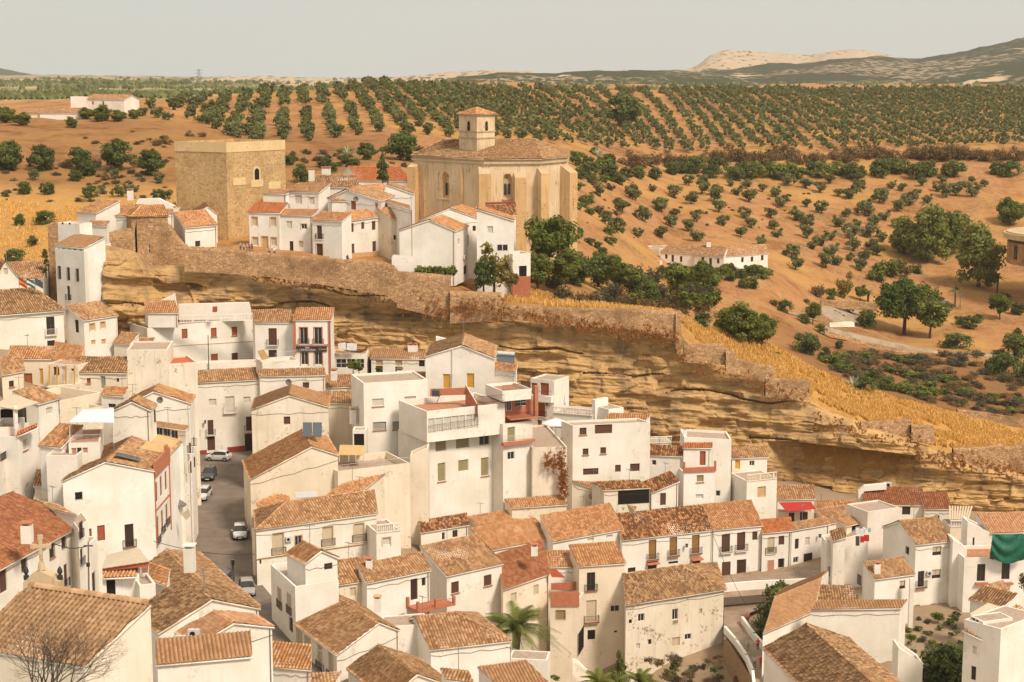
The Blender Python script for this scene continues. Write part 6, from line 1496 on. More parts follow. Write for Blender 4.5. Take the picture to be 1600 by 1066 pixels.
# photo rows of the rock: top edge, overhang brow and foot, along the picture
KT = [(160, 385), (175, 388), (205, 395), (235, 418), (262, 418), (330, 416), (400, 420), (500, 436), (600, 450), (703, 480), (790, 490), (900, 498), (1000, 506), (1065, 525), (1100, 562), (1140, 576), (1200, 600), (1270, 632), (1300, 648), (1350, 664), (1430, 694), (1500, 716), (1600, 736), (1700, 742)]
KB = [(160, 500), (180, 520), (232, 560), (300, 570), (400, 580), (500, 590), (600, 600), (700, 610), (800, 620), (900, 700), (1000, 725), (1100, 745), (1200, 800), (1300, 815), (1400, 815), (1500, 820), (1600, 815), (1700, 815)]
KM = [(160, .35), (235, .4), (400, .25), (520, .4), (620, .55), (700, .6), (860, .65), (1000, .75), (1140, .5), (1260, .35), (1400, .4), (1500, .3), (1700, .3)]
def cliff():
    xs = np.arange(160, 1701, 1.7); nt_ = 190
    top = np.interp(xs, *zip(*KT)) - 3; bot = np.interp(xs, *zip(*KB)) + 25; km = np.interp(xs, *zip(*KM))
    t = np.linspace(0, 1, nt_)[:, None]
    cd = cliffD(xs)[None]
    yy = top + (bot - top) * t
    # vertical profile: steps back at the top, bulges at the brow, then an undercut cave
    kk = .45 + km * .4; brow = np.interp(xs, [1200, 1240, 1400, 1440], [0, 1, 1, 0])[None] * np.where((yy > np.interp(xs, [1240, 1430], [690, 712])[None]), 1, 0); prof = 5.0 * brow * np.clip(1 - (yy - 700) / 260, 0, 1) + np.where(t < kk, -4.2 * (t / kk) ** .8, -4.2 + (6.5 + np.interp(xs, [200, 450, 650, 760], [4, 5, 5, 0])[None]) * np.clip((t - kk) / (1 - kk), 0, 1) ** 1.2)
    # ledges in bedding planes dipping right
    zpx = yy - .055 * xs[None]
    a = fbm(xs[None] / 80.0 + 0 * zpx, zpx / 7.0, 5, 11) - .5
    b_ = fbm(xs[None] / 38.0 + 0 * zpx, zpx / 2.6, 4, 23) - .5
    def cell(u, v, sd): n = (np.floor(u).astype(np.int64) * 374761393 + np.floor(v).astype(np.int64) * 668265263 + sd * 97) & 0x7fffffff; n = ((n ^ (n >> 13)) * 1274126177) & 0x7fffffff; return ((n ^ (n >> 16)) & 0xffff) / 65535.0
    wx = (fbm(xs[None] / 45.0 + 0 * yy, yy / 30.0, 3, 61) - .5); wz = (fbm(xs[None] / 120.0 + 0 * zpx, zpx / 30.0, 3, 71) - .5)
    r1 = zpx / 33.0 + wz * 1.6; r2 = zpx / 11.0 + wz * 2.0
    blk = (cell(xs[None] / 95.0 + wx * 1.4 + cell(0 * r1, r1, 5) * 7, r1, 1) - .5) * 1.5 + (cell(xs[None] / 34.0 + wx * 1.8 + cell(0 * r2, r2, 6) * 5, r2, 2) - .5) * .7
    f1 = (r1 % 1); blk = blk + np.where(f1 > .90, 1.1, 0) * (cell(xs[None] / 130.0 + 0 * r1, r1, 9) > .72)
    c_ = fbm(xs[None] / 11.0 + 0 * zpx, zpx / 1.6, 3, 29) - .5
    big = fbm(xs[None] / 75.0 + 0 * yy, yy / 45.0, 4, 31) - .5
    crack = np.abs(fbm(xs[None] / 60.0 + yy / 190.0, yy / 160.0, 3, 41) - .5); crack = np.clip(1 - crack / .012, 0, 1)
    ledge = np.clip((vnoise(xs[None] / 220.0 + 0 * zpx, zpx / 17.0, 51) - .55) * 4, 0, 1)
    edge = np.clip(t * 6, 0, 1)
    DD = cd + 3.5 + (prof - 1.0) + edge * (a * .9 + b_ * .5 + c_ * .35 + big * 4.4 - ledge * .8 + blk)
    # flat cave front to the right
    V = []
    XX = np.repeat(xs[None], nt_, 0)
    A_ = (XX - CX) / F; B_ = -(yy - CY) / F; dy = cp + B_ * sp; Yw = DD * S; Xw = A_ / dy * Yw; Zw = ZC + (-sp + B_ * cp) / dy * Yw
    # back top row
    V = np.stack([Xw, Yw, Zw], -1)
    back = V[0].copy(); back[:, 1] += 7; back[:, 2] -= 1.2
    V = np.concatenate([back[None], V], 0); nr, nc = V.shape[:2]
    i = np.arange(nr - 1)[:, None] * nc + np.arange(nc - 1)[None]
    Q = np.stack([i, i + nc, i + nc + 1, i + 1], -1).reshape(-1, 4)
    o = npmesh('cliff', V.reshape(-1, 3), Q, [M['cliff']], smooth=False); tag(o, kind='structure')
    return V
CV = cliff()
# ---- masonry walls on the cliff edge
def wall_thing(label, top, bot, D, th=1.0, mat='rubble', D2=None, name='stone_wall', cap=True, cat='wall', bulge=.25):
    """wall whose top line is seen at the points top and whose foot follows bot"""
    n = len(top); D2 = D2 or D; xs = np.array([p[0] for p in top], float); X = np.arange(xs[0], xs[-1] + .01, 3.0)
    ty = np.interp(X, xs, [p[1] for p in top]); by = np.interp(X, [p[0] for p in bot], [p[1] for p in bot]); DD = np.interp(X, [xs[0], xs[-1]], [D, D2])
    cen = P(X[len(X) // 2], ty[len(X) // 2], DD[len(X) // 2]); V = []; Q = []; mi = []
    nn = 8
    for i, x in enumerate(X):
        tp_ = P(x, ty[i] + (vnoise(x / 5.0, 0, 3) - .5) * 1.2, DD[i]); bt_ = P(x, by[i], DD[i]); 
        for j in range(nn):
            f_ = j / (nn - 1); q = tp_.lerp(Vector((tp_.x, tp_.y, bt_.z)), f_); q.y -= f_ * .5 + (float(fbm(x / 9.0, f_ * 5, 3, 8)) - .5) * bulge * 2
            V.append(tuple(q - cen))
        V.append((tp_.x - cen.x, tp_.y + th - cen.y, tp_.z - cen.z)); V.append((tp_.x - cen.x, tp_.y + th - cen.y, bt_.z - cen.z))
    m = nn + 2
    for i in range(len(X) - 1):
        k = i * m
        for j in range(nn - 1): Q.append((k + j, k + j + 1, k + m + j + 1, k + m + j))
        Q.append((k + nn, k, k + m, k + m + nn)); Q.append((k + nn + 1, k + nn, k + m + nn, k + m + nn + 1))
    for k in (0, (len(X) - 1) * m):
        for j in range(nn - 1): Q.append((k + j, k + j + 1, k + nn + 1, k + nn))
    o = npmesh(name, V, Q, [M[mat]], None, None, None, False); o.location = cen
    tag(o, label, cat); return o
wall_thing('old rubble bastion wall dropping from the stone house to the cliff', [(165, 372), (172, 362), (206, 356), (210, 345)], [(165, 480), (210, 470)], 252, 1.5)
wall_thing('tall rough stone base under the small white cottage', [(209, 362), (262, 352), (288, 384), (292, 386)], [(209, 440), (292, 440)], 254.5, 2)
wall_thing('long rubble parapet wall along the cliff edge below the upper white houses', [(288, 386), (360, 388), (366, 391), (500, 404), (560, 407), (606, 411), (615, 416), (622, 424)], [(288, 424), (400, 430), (500, 444), (600, 460), (622, 475)], 250.5, 1.0, D2=248)
wall_thing('rubble wall with dry weeds under the vine hedge', [(620, 424), (655, 427), (704, 431)], [(620, 480), (704, 500)], 248, 1.0)
wall_thing('lower rubble wall with a pale coping, in front of the dark laurel bush', [(703, 455), (786, 458)], [(703, 505), (786, 500)], 247, .8)
wall_thing('low straight stone wall with pale coping running right above the long cliff', [(786, 477), (900, 482), (1010, 484), (1067, 488)], [(786, 498), (900, 508), (1000, 516), (1067, 535)], 246.5, .8, D2=246)
wall_thing('short stone wall fragment just right of the long cliff wall end', [(1056, 490), (1067, 489)], [(1056, 545), (1067, 545)], 245.5, 4)
wall_thing('broken rubble wall on the golden grass, upper of the stepped fragments', [(1068, 541), (1100, 538), (1132, 537), (1134, 545)], [(1068, 565), (1134, 570)], 244.5, .7)
wall_thing('middle rubble wall fragment with a post-like end stone on the grass slope', [(1134, 550), (1146, 546), (1150, 560), (1172, 566), (1212, 574)], [(1134, 580), (1212, 598)], 243.5, .7)
wall_thing('rubble wall fragment above the brown cliff with straight pale coping', [(1196, 590), (1266, 595)], [(1196, 620), (1266, 625)], 241.5, .7)
wall_thing('low curved dry stone wall in the golden grass above the cliff caves', [(1345, 660), (1400, 657), (1424, 653)], [(1345, 672), (1424, 682)], 241, .6)
wall_thing('short squared stone block wall next to the low curved one', [(1424, 664), (1462, 667)], [(1424, 690), (1462, 692)], 240, .8)
wall_thing('stone retaining wall with a buttress at the right end of the cliff', [(1490, 701), (1540, 700), (1566, 694), (1572, 700), (1620, 690)], [(1490, 722), (1540, 730), (1620, 742)], 238, 1.0)
wall_thing('ruined long low wall on the ridge at the right edge', [(1496, 640), (1540, 645), (1600, 655), (1640, 660)], [(1496, 650), (1640, 672)], 268, .8)
# ---- roads
def asphalt(name, c, sc=1.0):
    m, nt, b = newmat(name, .9, .15); v = coords(nt); f = noise(nt, v, .35, 6, .65); g = noise(nt, v, 5.0, 4, .7)
    col = mix(nt, ramp(nt, f, [(.35, 0), (.65, 1)]), tuple(x * .8 for x in c), tuple(x * 1.2 for x in c)); col = mix(nt, ramp(nt, g, [(.4, 0), (.8, .25)]), col, tuple(x * .5 for x in c))
    vo = nt.nodes.new('ShaderNodeTexBrick'); vo.inputs['Scale'].default_value = 2.2; nt.links.new(v, vo.inputs['Vector'])
    nt.links.new(col, b.inputs['Base Color']); bump(nt, b, mth(nt, 'ADD', g, vo.outputs['Fac']), .35, .02); return m
M['street'] = asphalt('paved_street', (.205, .165, .13)); M['pave'] = asphalt('pavement', (.33, .24, .17)); M['track'] = asphalt('pale_track', (.37, .28, .19)); M['bridge'] = stonemat('bridge_stone', (.36, .22, .12), (.42, .27, .15), (.30, .18, .10), 1.8)
def zstreet(px, py):
    # street plane: slopes down towards the viewer
    dz = rd(px, py)[1]; y0, z0, y1, z1 = 205.0, -4.15, 268.0, -1.7; k = (z1 - z0) / (y1 - y0)
    y = (z0 - k * y0 - ZC) / (dz - k)
    return Vector((rd(px, py)[0] * y, y, ZC + dz * y))
def strip(name, L, R, mat, zf=None, lift=.02, D=None, th=.0):
    V = []; n = len(L)
    for (a, b) in zip(L, R):
        for s_ in range(5):
            x = a[0] + (b[0] - a[0]) * s_ / 4; y = a[1] + (b[1] - a[1]) * s_ / 4; p = zf(x, y); V.append((p.x, p.y, p.z + lift))
    Q = [(i * 5 + s_, i * 5 + s_ + 1, (i + 1) * 5 + s_ + 1, (i + 1) * 5 + s_) for i in range(n - 1) for s_ in range(4)]
    o = npmesh(name, V, [q[::-1] for q in Q] if False else Q, [M[mat]]); return tag(o, kind='structure')
SL = [(452, 1100), (405, 1010), (330, 950), (250, 905), (262, 860), (285, 810), (296, 780), (304, 745), (308, 715), (312, 690)]
SR = [(600, 1100), (490, 1010), (440, 950), (402, 905), (402, 860), (400, 810), (400, 780), (399, 745), (398, 715), (400, 690)]
strip('street', SL[::-1], SR[::-1], 'street', zstreet, .03)
strip('pavement', [(240, 905), (252, 860), (272, 810), (288, 780), (296, 745), (302, 715)][::-1], [(252, 905), (265, 860), (290, 810), (302, 780), (309, 745), (312, 715)][::-1], 'pave', zstreet, .15)
strip('pavement', [(399, 905), (394, 860), (391, 810), (390, 780), (390, 745), (390, 715)][::-1], [(409, 905), (402, 860), (401, 810), (401, 780), (401, 745), (401, 715)][::-1], 'pave', zstreet, .15)
def zC(px, py):
    z = -12.6; p = PZ(px, py, z); return p
strip('lane', [(1120, 912), (1180, 905), (1240, 900), (1300, 890), (1330, 885)], [(1120, 935), (1180, 930), (1240, 925), (1300, 920), (1330, 915)], 'pave', zC, 0)
strip('lane', [(1131, 1000), (1131, 960), (1131, 938)], [(1162, 985), (1172, 958), (1215, 940)], 'pave', lambda x, y: PZ(x, y, -14.6), .03)
strip('lane', [(960, 905), (1120, 905), (1190, 899), (1300, 880)], [(960, 935), (1120, 935), (1190, 925), (1300, 912)], 'pave', zC, -.05)
def onback(px, py): 
    p = hit(px, py); return p if p is not None else P(px, py, 400)
def road(name, pts, w, mat, lift=.25):
    """pts photo positions on the hillside, w width in metres"""
    C_ = [onback(*p) for p in pts]; V = []
    fine = []
    for a, b in zip(C_[:-1], C_[1:]):
        for i in range(8): fine.append(a.lerp(b, i / 8))
    fine.append(C_[-1])
    ZZ = [max(g1(p.x + o_, p.y) for o_ in (-w / 2, 0, w / 2)) for p in fine]
    for _ in range(2): ZZ = [sum(ZZ[max(0, i - 2):i + 3]) / len(ZZ[max(0, i - 2):i + 3]) for i in range(len(ZZ))]
    for i, p in enumerate(fine):
        d = hz(fine[min(i + 1, len(fine) - 1)] - fine[max(0, i - 1)]).normalized(); n = Vector((d.y, -d.x, 0))
        zc = max(ZZ[i], g1(p.x, p.y) - .1)
        for s_ in (-.5, .5): q = p + n * w * s_; V.append((q.x, q.y, zc + lift))
        for s_ in (-.8, .8): q = p + n * w * s_; V.append((q.x, q.y, zc + lift - 1.5))
    Q = []
    for i in range(len(fine) - 1): a = i * 4; b = a + 4; Q += [(a, b, b + 1, a + 1), (a + 2, b + 2, b, a), (a + 1, b + 1, b + 3, a + 3)]
    o = npmesh(name, V, Q, [M[mat]]); return tag(o, kind='structure')
road('road', [(1284, 511), (1340, 528), (1400, 543), (1470, 553), (1560, 557), (1640, 552)], 4, 'track', .25)
# car park
def patch(name, pix, mat, lift=.12):
    C_ = [onback(*p) for p in pix]; z = max(p.z for p in C_) ; m = MB()
    zs = [max(p.z, g1(p.x, p.y)) + lift for p in C_]; m.poly([Vector((p.x, p.y, zz)) for p, zz in zip(C_, zs)], M[mat]); o = m.build(name); return tag(o, kind='structure')
patch('car_park', [(1225, 490), (1280, 478), (1340, 485), (1345, 508), (1290, 506)], 'track')
# far hills ------------------------------------------------------------
def hillmat(name, green, tan, sc, thr, tan2=(.52, .38, .24)):
    m, nt, b = newmat(name, 1, .05); v = coords(nt)
    sp1 = nt.nodes.new('ShaderNodeTexVoronoi'); sp1.inputs['Scale'].default_value = sc; nt.links.new(coords(nt, (1, .5, 1)), sp1.inputs['Vector'])
    big = noise(nt, v, sc * .035, 5, .6); fld = noise(nt, v, sc * .1, 5, .65, w=4)
    f = mth(nt, 'ADD', ramp(nt, sp1.outputs['Distance'], [(.25, .55), (.6, 0)]), mth(nt, 'MULTIPLY', big, 1.0))
    c = mix(nt, ramp(nt, f, [(thr, 0), (thr + .06, 1)]), tan, green)
    c = mix(nt, ramp(nt, fld, [(.60, 0), (.64, 1)]), c, tan2)
    nt.links.new(c, b.inputs['Base Color']); return m
M['h_dark'] = hillmat('forested_hill', (.038, .05, .026), (.27, .21, .135), .07, .44)
M['h_mid'] = hillmat('wooded_ridge', (.045, .055, .025), (.30, .23, .14), .09, .46)
M['h_rock'] = hillmat('rocky_hill', (.09, .085, .045), (.46, .35, .24), .05, .95)
M['h_field'] = hillmat('olive_plain', (.10, .105, .05), (.40, .30, .18), .03, .62, (.56, .42, .27))
def hill(pts, D, depth, mat, front=.5, rough=6, base=0.0):
    """ridge whose skyline is seen through the photo points pts at distance D"""
    xs = np.arange(pts[0][0], pts[-1][0] + 1, 5.0); ys = np.interp(xs, [p[0] for p in pts], [p[1] for p in pts])
    ys = ys + (fbm(xs / 14.0, xs * 0, 4, int(D)) - .5) * 2.4
    nr = 40; V = np.zeros((nr, len(xs), 3))
    for j in range(nr):
        f_ = j / (nr - 1); d = D - depth * front + depth * f_; 
        hgt = math.sin(math.pi * min(1, f_ / front) / 2) if f_ < front else math.cos(math.pi / 2 * (f_ - front) / (1 - front))
        dy = d * S; zt_ = ZC + (HOR - ys) / F * 1.025 * D * S
        zz = base + (zt_ - base) * hgt
        nz = (fbm(xs / 60.0, np.full(len(xs), f_ * 6), 5, int(D) + 3) - .5) * rough * math.sin(math.pi * f_) * (1 if f_ < front * .96 else 0)
        V[j, :, 0] = (xs - CX) / F / 1.0 * .985 * dy; V[j, :, 1] = dy; V[j, :, 2] = zz + nz
    i = np.arange(nr - 1)[:, None] * len(xs) + np.arange(len(xs) - 1)[None]
    Q = np.stack([i, i + 1, i + len(xs) + 1, i + len(xs)], -1).reshape(-1, 4)
    o = npmesh('hills', V.reshape(-1, 3), Q, [M[mat]], smooth=True); tag(o, kind='structure')
hill([(-400, 119), (-100, 117), (0, 117), (120, 117.5), (250, 119), (300, 120), (420, 124), (520, 126)], 4200, 2400, 'h_field', .75, 10, 10)
hill([(-120, 100), (-40, 104), (0, 107), (25, 112), (60, 118), (80, 124)], 5600, 900, 'h_dark', .5, 10, 0)
hill([(270, 131), (330, 121), (420, 119), (500, 122), (560, 126), (640, 120), (720, 113), (760, 110), (830, 112), (860, 118), (900, 130)], 2600, 1100, 'h_rock', .6, 8, 5)
hill([(640, 140), (700, 122), (780, 114), (860, 115), (940, 112), (1000, 110), (1060, 110), (1120, 116), (1200, 132)], 2200, 900, 'h_mid', .6, 8, 5)
hill([(1000, 150), (1060, 112), (1085, 105), (1110, 90), (1130, 83), (1165, 84), (1200, 86), (1265, 87), (1300, 83), (1330, 81), (1370, 87), (1400, 92), (1450, 110), (1500, 140)], 4400, 1500, 'h_rock', .6, 30, 0)
hill([(1040, 138), (1100, 112), (1180, 106), (1250, 100), (1320, 94), (1390, 92), (1440, 93), (1500, 84), (1560, 72), (1600, 62), (1700, 50), (1800, 60)], 3600, 2200, 'h_dark', .8, 26, 0)
# ================================================================== VEGETATION
def leafmat(name, c1, c2, c3, tr=.38):
    m, nt, b = newmat(name, .75, .2)
    uv = nt.nodes.new('ShaderNodeUVMap').outputs['UV']; sx = nt.nodes.new('ShaderNodeSeparateXYZ'); nt.links.new(uv, sx.inputs[0])
    oi = nt.nodes.new('ShaderNodeObjectInfo')
    f = mth(nt, 'ADD', mth(nt, 'MULTIPLY', sx.outputs['X'], .75), mth(nt, 'MULTIPLY', oi.outputs['Random'], .25))
    c = ramp(nt, f, [(.1, c1), (.5, c2), (.9, c3)]); nt.links.new(c, b.inputs['Base Color'])
    tl = nt.nodes.new('ShaderNodeBsdfTranslucent'); nt.links.new(mix(nt, 1.0, c, (1.0, .95, .7), 'MULTIPLY'), tl.inputs['Color']); ms = nt.nodes.new('ShaderNodeMixShader'); ms.inputs[0].default_value = tr
    nt.links.new(b.outputs[0], ms.inputs[1]); nt.links.new(tl.outputs[0], ms.inputs[2]); nt.links.new(ms.outputs[0], nt.nodes['Material Output'].inputs['Surface'])
    return m
L_OL = leafmat('olive_leaves', (.105, .12, .04), (.18, .19, .068), (.27, .275, .115))
L_DK = leafmat('dark_leaves', (.055, .075, .02), (.125, .155, .04), (.21, .235, .07))
L_MD = leafmat('green_leaves', (.085, .11, .02), (.175, .20, .04), (.29, .295, .075))
L_BR = leafmat('bright_leaves', (.06, .085, .012), (.15, .18, .03), (.27, .28, .06))
L_YE = leafmat('yellowing_leaves', (.12, .09, .02), (.24, .19, .04), (.34, .26, .07))
L_SC = leafmat('dry_scrub', (.11, .07, .03), (.20, .13, .055), (.29, .20, .09))
L_SG = leafmat('grey_green_scrub', (.06, .055, .035), (.12, .11, .06), (.19, .16, .09))
L_GR = leafmat('dry_grass', (.60, .34, .08), (.80, .51, .16), (.88, .64, .28)); L_RG = leafmat('rusty_weeds', (.30, .12, .03), (.42, .19, .06), (.50, .27, .10))
L_PI = leafmat('pine_needles', (.05, .075, .012), (.10, .14, .022), (.17, .21, .04)); L_AG = leafmat('agave', (.34, .36, .26), (.44, .44, .32), (.5, .5, .4))
def leaf_cloud(n, rx, ry, rz, cz, size, clus, rng, shell=.55, elong=1.0, csize=.34, flatb=.0):
    """leaf quads gathered in clumps spread through an ellipsoid; returns V,Q,uv"""
    k = clus; d = rng.normal(size=(k, 3)); d /= np.linalg.norm(d, axis=1)[:, None]; r = shell + (1 - shell) * rng.random(k) ** .6; r *= rng.uniform(.72, 1.08, k)
    C_ = d * r[:, None] * np.array([rx, ry, rz]); 
    if flatb: C_[:, 2] = np.where(C_[:, 2] < -rz * flatb, -rz * flatb * rng.random(k), C_[:, 2])
    ci = rng.integers(0, k, n); cs = rng.uniform(.6, 1.3, k) * csize * (rx + ry + rz) / 3
    o = rng.normal(size=(n, 3)); o /= np.linalg.norm(o, axis=1)[:, None]; rr = rng.random(n) ** .45
    p = C_[ci] + o * (rr * cs[ci])[:, None] * np.array([1, 1, .8])
    nrm = o + rng.normal(size=(n, 3)) * .5 + np.array([0, 0, .35]); nrm /= np.linalg.norm(nrm, axis=1)[:, None]
    a = np.cross(nrm, rng.normal(size=(n, 3))); a /= np.linalg.norm(a, axis=1)[:, None]; b = np.cross(nrm, a)
    s = size * rng.uniform(.6, 1.3, n)[:, None]; a = a * s * elong; b = b * s * .55
    p = p + np.array([0, 0, cz])
    V = np.stack([p - a, p - b * .9, p + a, p + b * .9], 1).reshape(-1, 3)
    Q = np.arange(4 * n).reshape(-1, 4); shade = (rng.random(k)[ci] * .6 + rng.random(n) * .4)
    uv = np.repeat(np.stack([shade, shade], 1), 4, 0)
    return V, Q, uv
def trunk_mesh(name, h, r, rng, limbs=4, spread=.8, top=.75):
    m = MB(); m.tube([(0, 0, -.6), (r * .3, 0, h * .3), (0, r * .4, h)], [r * 1.3, r, r * .75], M['trunk'], 7)
    for i in range(limbs):
        a = 2 * math.pi * i / limbs + rng.random(); e = Vector((math.cos(a) * spread, math.sin(a) * spread, h + top * (.6 + .6 * rng.random())))
        m.tube([(0, r * .4, h * .9), tuple(Vector((0, 0, h)).lerp(e, .5) + Vector((0, 0, .1))), tuple(e)], [r * .6, r * .4, r * .15], M['trunk'], 5)
    me = bpy.data.meshes.new(name); me.from_pydata(m.v, [], m.f); me.materials.append(M['trunk']); me.update(); return me
def cloud_mesh(name, parts, mat):
    Vs, Qs, U = [], [], []; k = 0
    for V, Q, uv in parts: Vs.append(V); Qs.append(Q + k); U.append(uv); k += len(V)
    o = npmesh(name, np.concatenate(Vs), np.concatenate(Qs), [mat], None, None, np.concatenate(U), off=(0, 0, 0)); me = o.data; bpy.data.objects.remove(o); return me
PROT = {}
def proto(key, n, rx, ry, rz, cz, size, clus, mat, th, tr, limbs=4, spread=.8, count=4, **kw):
    L = []
    for i in range(count):
        rng = np.random.default_rng(hash(key) % 1000 + i if False else sum(map(ord, key)) * 7 + i)
        f_ = rng.uniform(.85, 1.15, 3); me = cloud_mesh('crown', [leaf_cloud(n, rx * f_[0], ry * f_[1], rz * f_[2], cz, size, clus, rng, **kw)], mat)
        L.append((me, trunk_mesh('trunk', th, tr, rng, limbs, spread) if th else None))
    PROT[key] = L
proto('olive', 800, 1.45, 1.4, 1.15, 1.65, .26, 13, L_OL, .8, .16, count=6, csize=.5, shell=.45)
proto('orchard', 300, 1.6, 1.55, 1.3, 1.6, .44, 10, L_OL, .7, .16, count=5, csize=.6, shell=.3)
proto('round', 3600, 2.6, 2.6, 2.5, 2.9, .31, 34, L_DK, 1.0, .22, count=3, csize=.42)
proto('green', 7000, 3.6, 3.5, 3.5, 4.3, .33, 46, L_MD, 1.8, .28, spread=1.8, count=3, csize=.38)
proto('bright', 3000, 2.2, 2.2, 2.1, 3.2, .24, 30, L_BR, 1.6, .14, count=2, csize=.38)
proto('yellow', 1000, 1.8, 1.8, 2.2, 2.8, .28, 22, L_YE, 1.2, .14, count=2, csize=.4)
proto('scrub', 1100, 3.0, 2.4, 1.9, 1.5, .26, 24, L_SC, .8, .1, 7, 1.8, count=3, shell=.3, csize=.45)
proto('greyscrub', 1100, 2.7, 2.4, 1.9, 1.5, .26, 24, L_SG, .8, .1, 7, 1.6, count=3, shell=.3, csize=.45)
proto('darkbush', 2000, 1.9, 1.8, 1.6, 1.5, .23, 22, L_DK, .8, .14, count=3, csize=.45)
proto('greenbush', 1100, 1.7, 1.6, 1.4, 1.3, .28, 20, L_MD, .7, .12, count=2, csize=.45)
def tree(key, p, s, name, label, cat='tree', group=None, sz=None, rng=random):
    me, tm = rng.choice(PROT[key]); root = empty(name, p, rng.uniform(0, 6.28)); tag(root, label, cat, group)
    c = bpy.data.objects.new('crown', me); c.parent = root; COL.objects.link(c); c.scale = (s, s, (sz or s))
    if tm: t = bpy.data.objects.new('trunk', tm); t.parent = root; COL.objects.link(t); t.scale = (s, s, (sz or s))
    return root
def tree_px(key, px, py, wpx, name, label, cat='tree', group=None, asp=1.0, d0=None, dist=None):
    """tree with its foot at a photo position, wpx = crown width in photo pixels"""
    p = P(px, py, dist) if dist else hit(px, py, d0)
    if p is None: return None
    base = {'olive': 3.9, 'orchard': 4.1, 'round': 6.6, 'green': 8.8, 'bright': 5.4, 'yellow': 4.6, 'scrub': 7, 'greyscrub': 6.4, 'darkbush': 4.8, 'greenbush': 4.2}[key]
    s = wpx / F * p.y / base * 1.0
    if not dist: p.z = g1(p.x, p.y) - .1
    return tree(key, p, s, name, label, cat, group, s * asp)
# ---- olive orchard in rows
def orchard():
    rng = np.random.default_rng(3); pts = []
    for x0 in np.arange(-330, 420, 7.6):
        for k in range(110):
            y = 440 + k * 6.6; a0 = azim(x0, 560)
            sl = .13 if x0 < 20 else (.13 - .17 * min(1, (x0 - 20) / 60))
            x = x0 + (700 - y) * sl + rng.normal() * .5; yy = y + rng.normal() * .7
            a = azim(x, yy); D = yy / S
            if a < 285 or a > 1660: continue
            lo = np.interp(a, [285, 330, 395, 500, 600, 700, 760, 905, 1000, 1200, 1400, 1660], [470, 455, 405, 420, 440, 455, 470, 545, 585, 605, 615, 620]); hi = np.interp(a, [285, 395, 470, 600, 750, 900, 1050, 1660], [560, 600, 640, 690, 735, 860, 945, 985])
            if D < lo or D > hi: continue
            if a < 560 and abs(D - np.interp(a, [395, 560], [500, 545])) < 14: continue
            if rng.random() < .05: continue
            pts.append((x, yy, 1.0 + rng.normal() * .13))
    pts = [p for p in pts if not (azim(p[0], p[1]) > 948 and azim(p[0], p[1]) < 996 and 700 < p[1] / S < 790)]
    pts.sort(key=lambda p: p[1]); z = gz([p[0] for p in pts], [p[1] for p in pts])
    r = random.Random(5)
    for (x, y, s), zz in list(zip(pts, z))[:165]:
        tree('orchard', (x, y, float(zz)), s * 1.12, 'olive_tree', 'small rounded grey-green olive tree in the long planted rows behind the church', 'olive tree', 'olive trees planted in rows on the hill', rng=r)
    var = []
    for i in range(6):
        rg = np.random.default_rng(90 + i); var.append(leaf_cloud(90, 1.75, 1.7, 1.2, 1.75, .68, 7, rg))
    Vs, Qs, U = [], [], []; k = 0
    for (x, y, s), zz in list(zip(pts, z))[165:]:
        V, Q, uv = var[r.randrange(6)]; t = r.uniform(0, 6.28); c, s_ = math.cos(t), math.sin(t); W = V * s * 1.2
        W = np.stack([W[:, 0] * c - W[:, 1] * s_ + x, W[:, 0] * s_ + W[:, 1] * c + y, W[:, 2] + float(zz)], 1)
        Vs.append(W); Qs.append(Q + k); U.append(np.clip(uv + r.uniform(-.2, .2), 0, 1)); k += len(V)
    o = npmesh('olive_orchard', np.concatenate(Vs), np.concatenate(Qs), [L_OL], None, None, np.concatenate(U)); tag(o, 'farther rows of the olive orchard reaching the hill crest', 'olive orchard', kind='stuff')
    print('orchard', len(pts))
orchard()
GO = 'scattered olive trees on the slope above the farmhouse'; LO = 'small multi-stemmed olive tree scattered on the bare orange slope above the white farmhouse'
ol = [(938,308),(985,307),(972,333),(946,350),(965,364),(1005,345),(995,372),(1035,330),(1055,342),(1080,320),(1090,346),(1034,374),(1048,356),(1076,362),(1087,378),(1125,332),(1131,354),(1120,306),(1162,342),(1155,370),(1170,316),(1174,357),(1205,342),(1210,360),(1213,372),(1222,324),(1262,324),(1245,345),(1260,357),(1260,373),(1285,334),(1300,376),(1286,385),(1235,404),(1269,390),(1300,400),(1243,422),(1188,386),(1290,420),(1306,415),
      (972,290),(990,312),(1018,300),(1032,332),(1052,310),(1075,290),(1100,288),(1140,292),(1170,272),(1140,276),(1098,304),(1118,316),(1152,306),(1165,296),(1190,300),(1212,308),(1232,290),(1259,296),(1281,302),(1297,288),(1311,308),(1330,312),(1345,300),(1372,318),(1392,296),(1382,312),(1404,332),(1350,338),(1366,352),(1338,358),(1358,372),(1378,378),(1362,392),(1334,392),(1350,330),(1322,340),(1310,356),(1330,372),(1400,356),(1419,322),(1432,310),(1450,318),(1462,300),(1478,310),(1494,306),(1470,288),(1520,308),(1540,292),(1328,408),(1352,412),(1372,402),(1345,424),(1384,345),(1410,300),(1440,292),(1220,283),(1340,285),(1376,280),(1500,296),(1520,286)]
for i, (x, y) in enumerate(ol): tree_px('olive', x + random.uniform(-2, 2), y, random.uniform(21, 34) if y > 300 else random.uniform(16, 26), 'olive_tree', LO, 'olive tree', GO)
LL = 'olive tree among loose rows on the upper part of the left hill, beyond the keep'
for x, y in [(222,182),(246,184),(262,188),(283,166),(300,182),(312,192),(330,170),(345,188),(338,202),(356,212),(372,216),(352,176),(372,180),(392,196),(380,174),(396,180),(300,168),(320,176),(270,172),(366,198),(384,212),(404,172),(236,170)]:
    tree_px('orchard', x, y, random.uniform(18, 28), 'olive_tree', LL, 'olive tree', 'olive trees on the upper left hill')
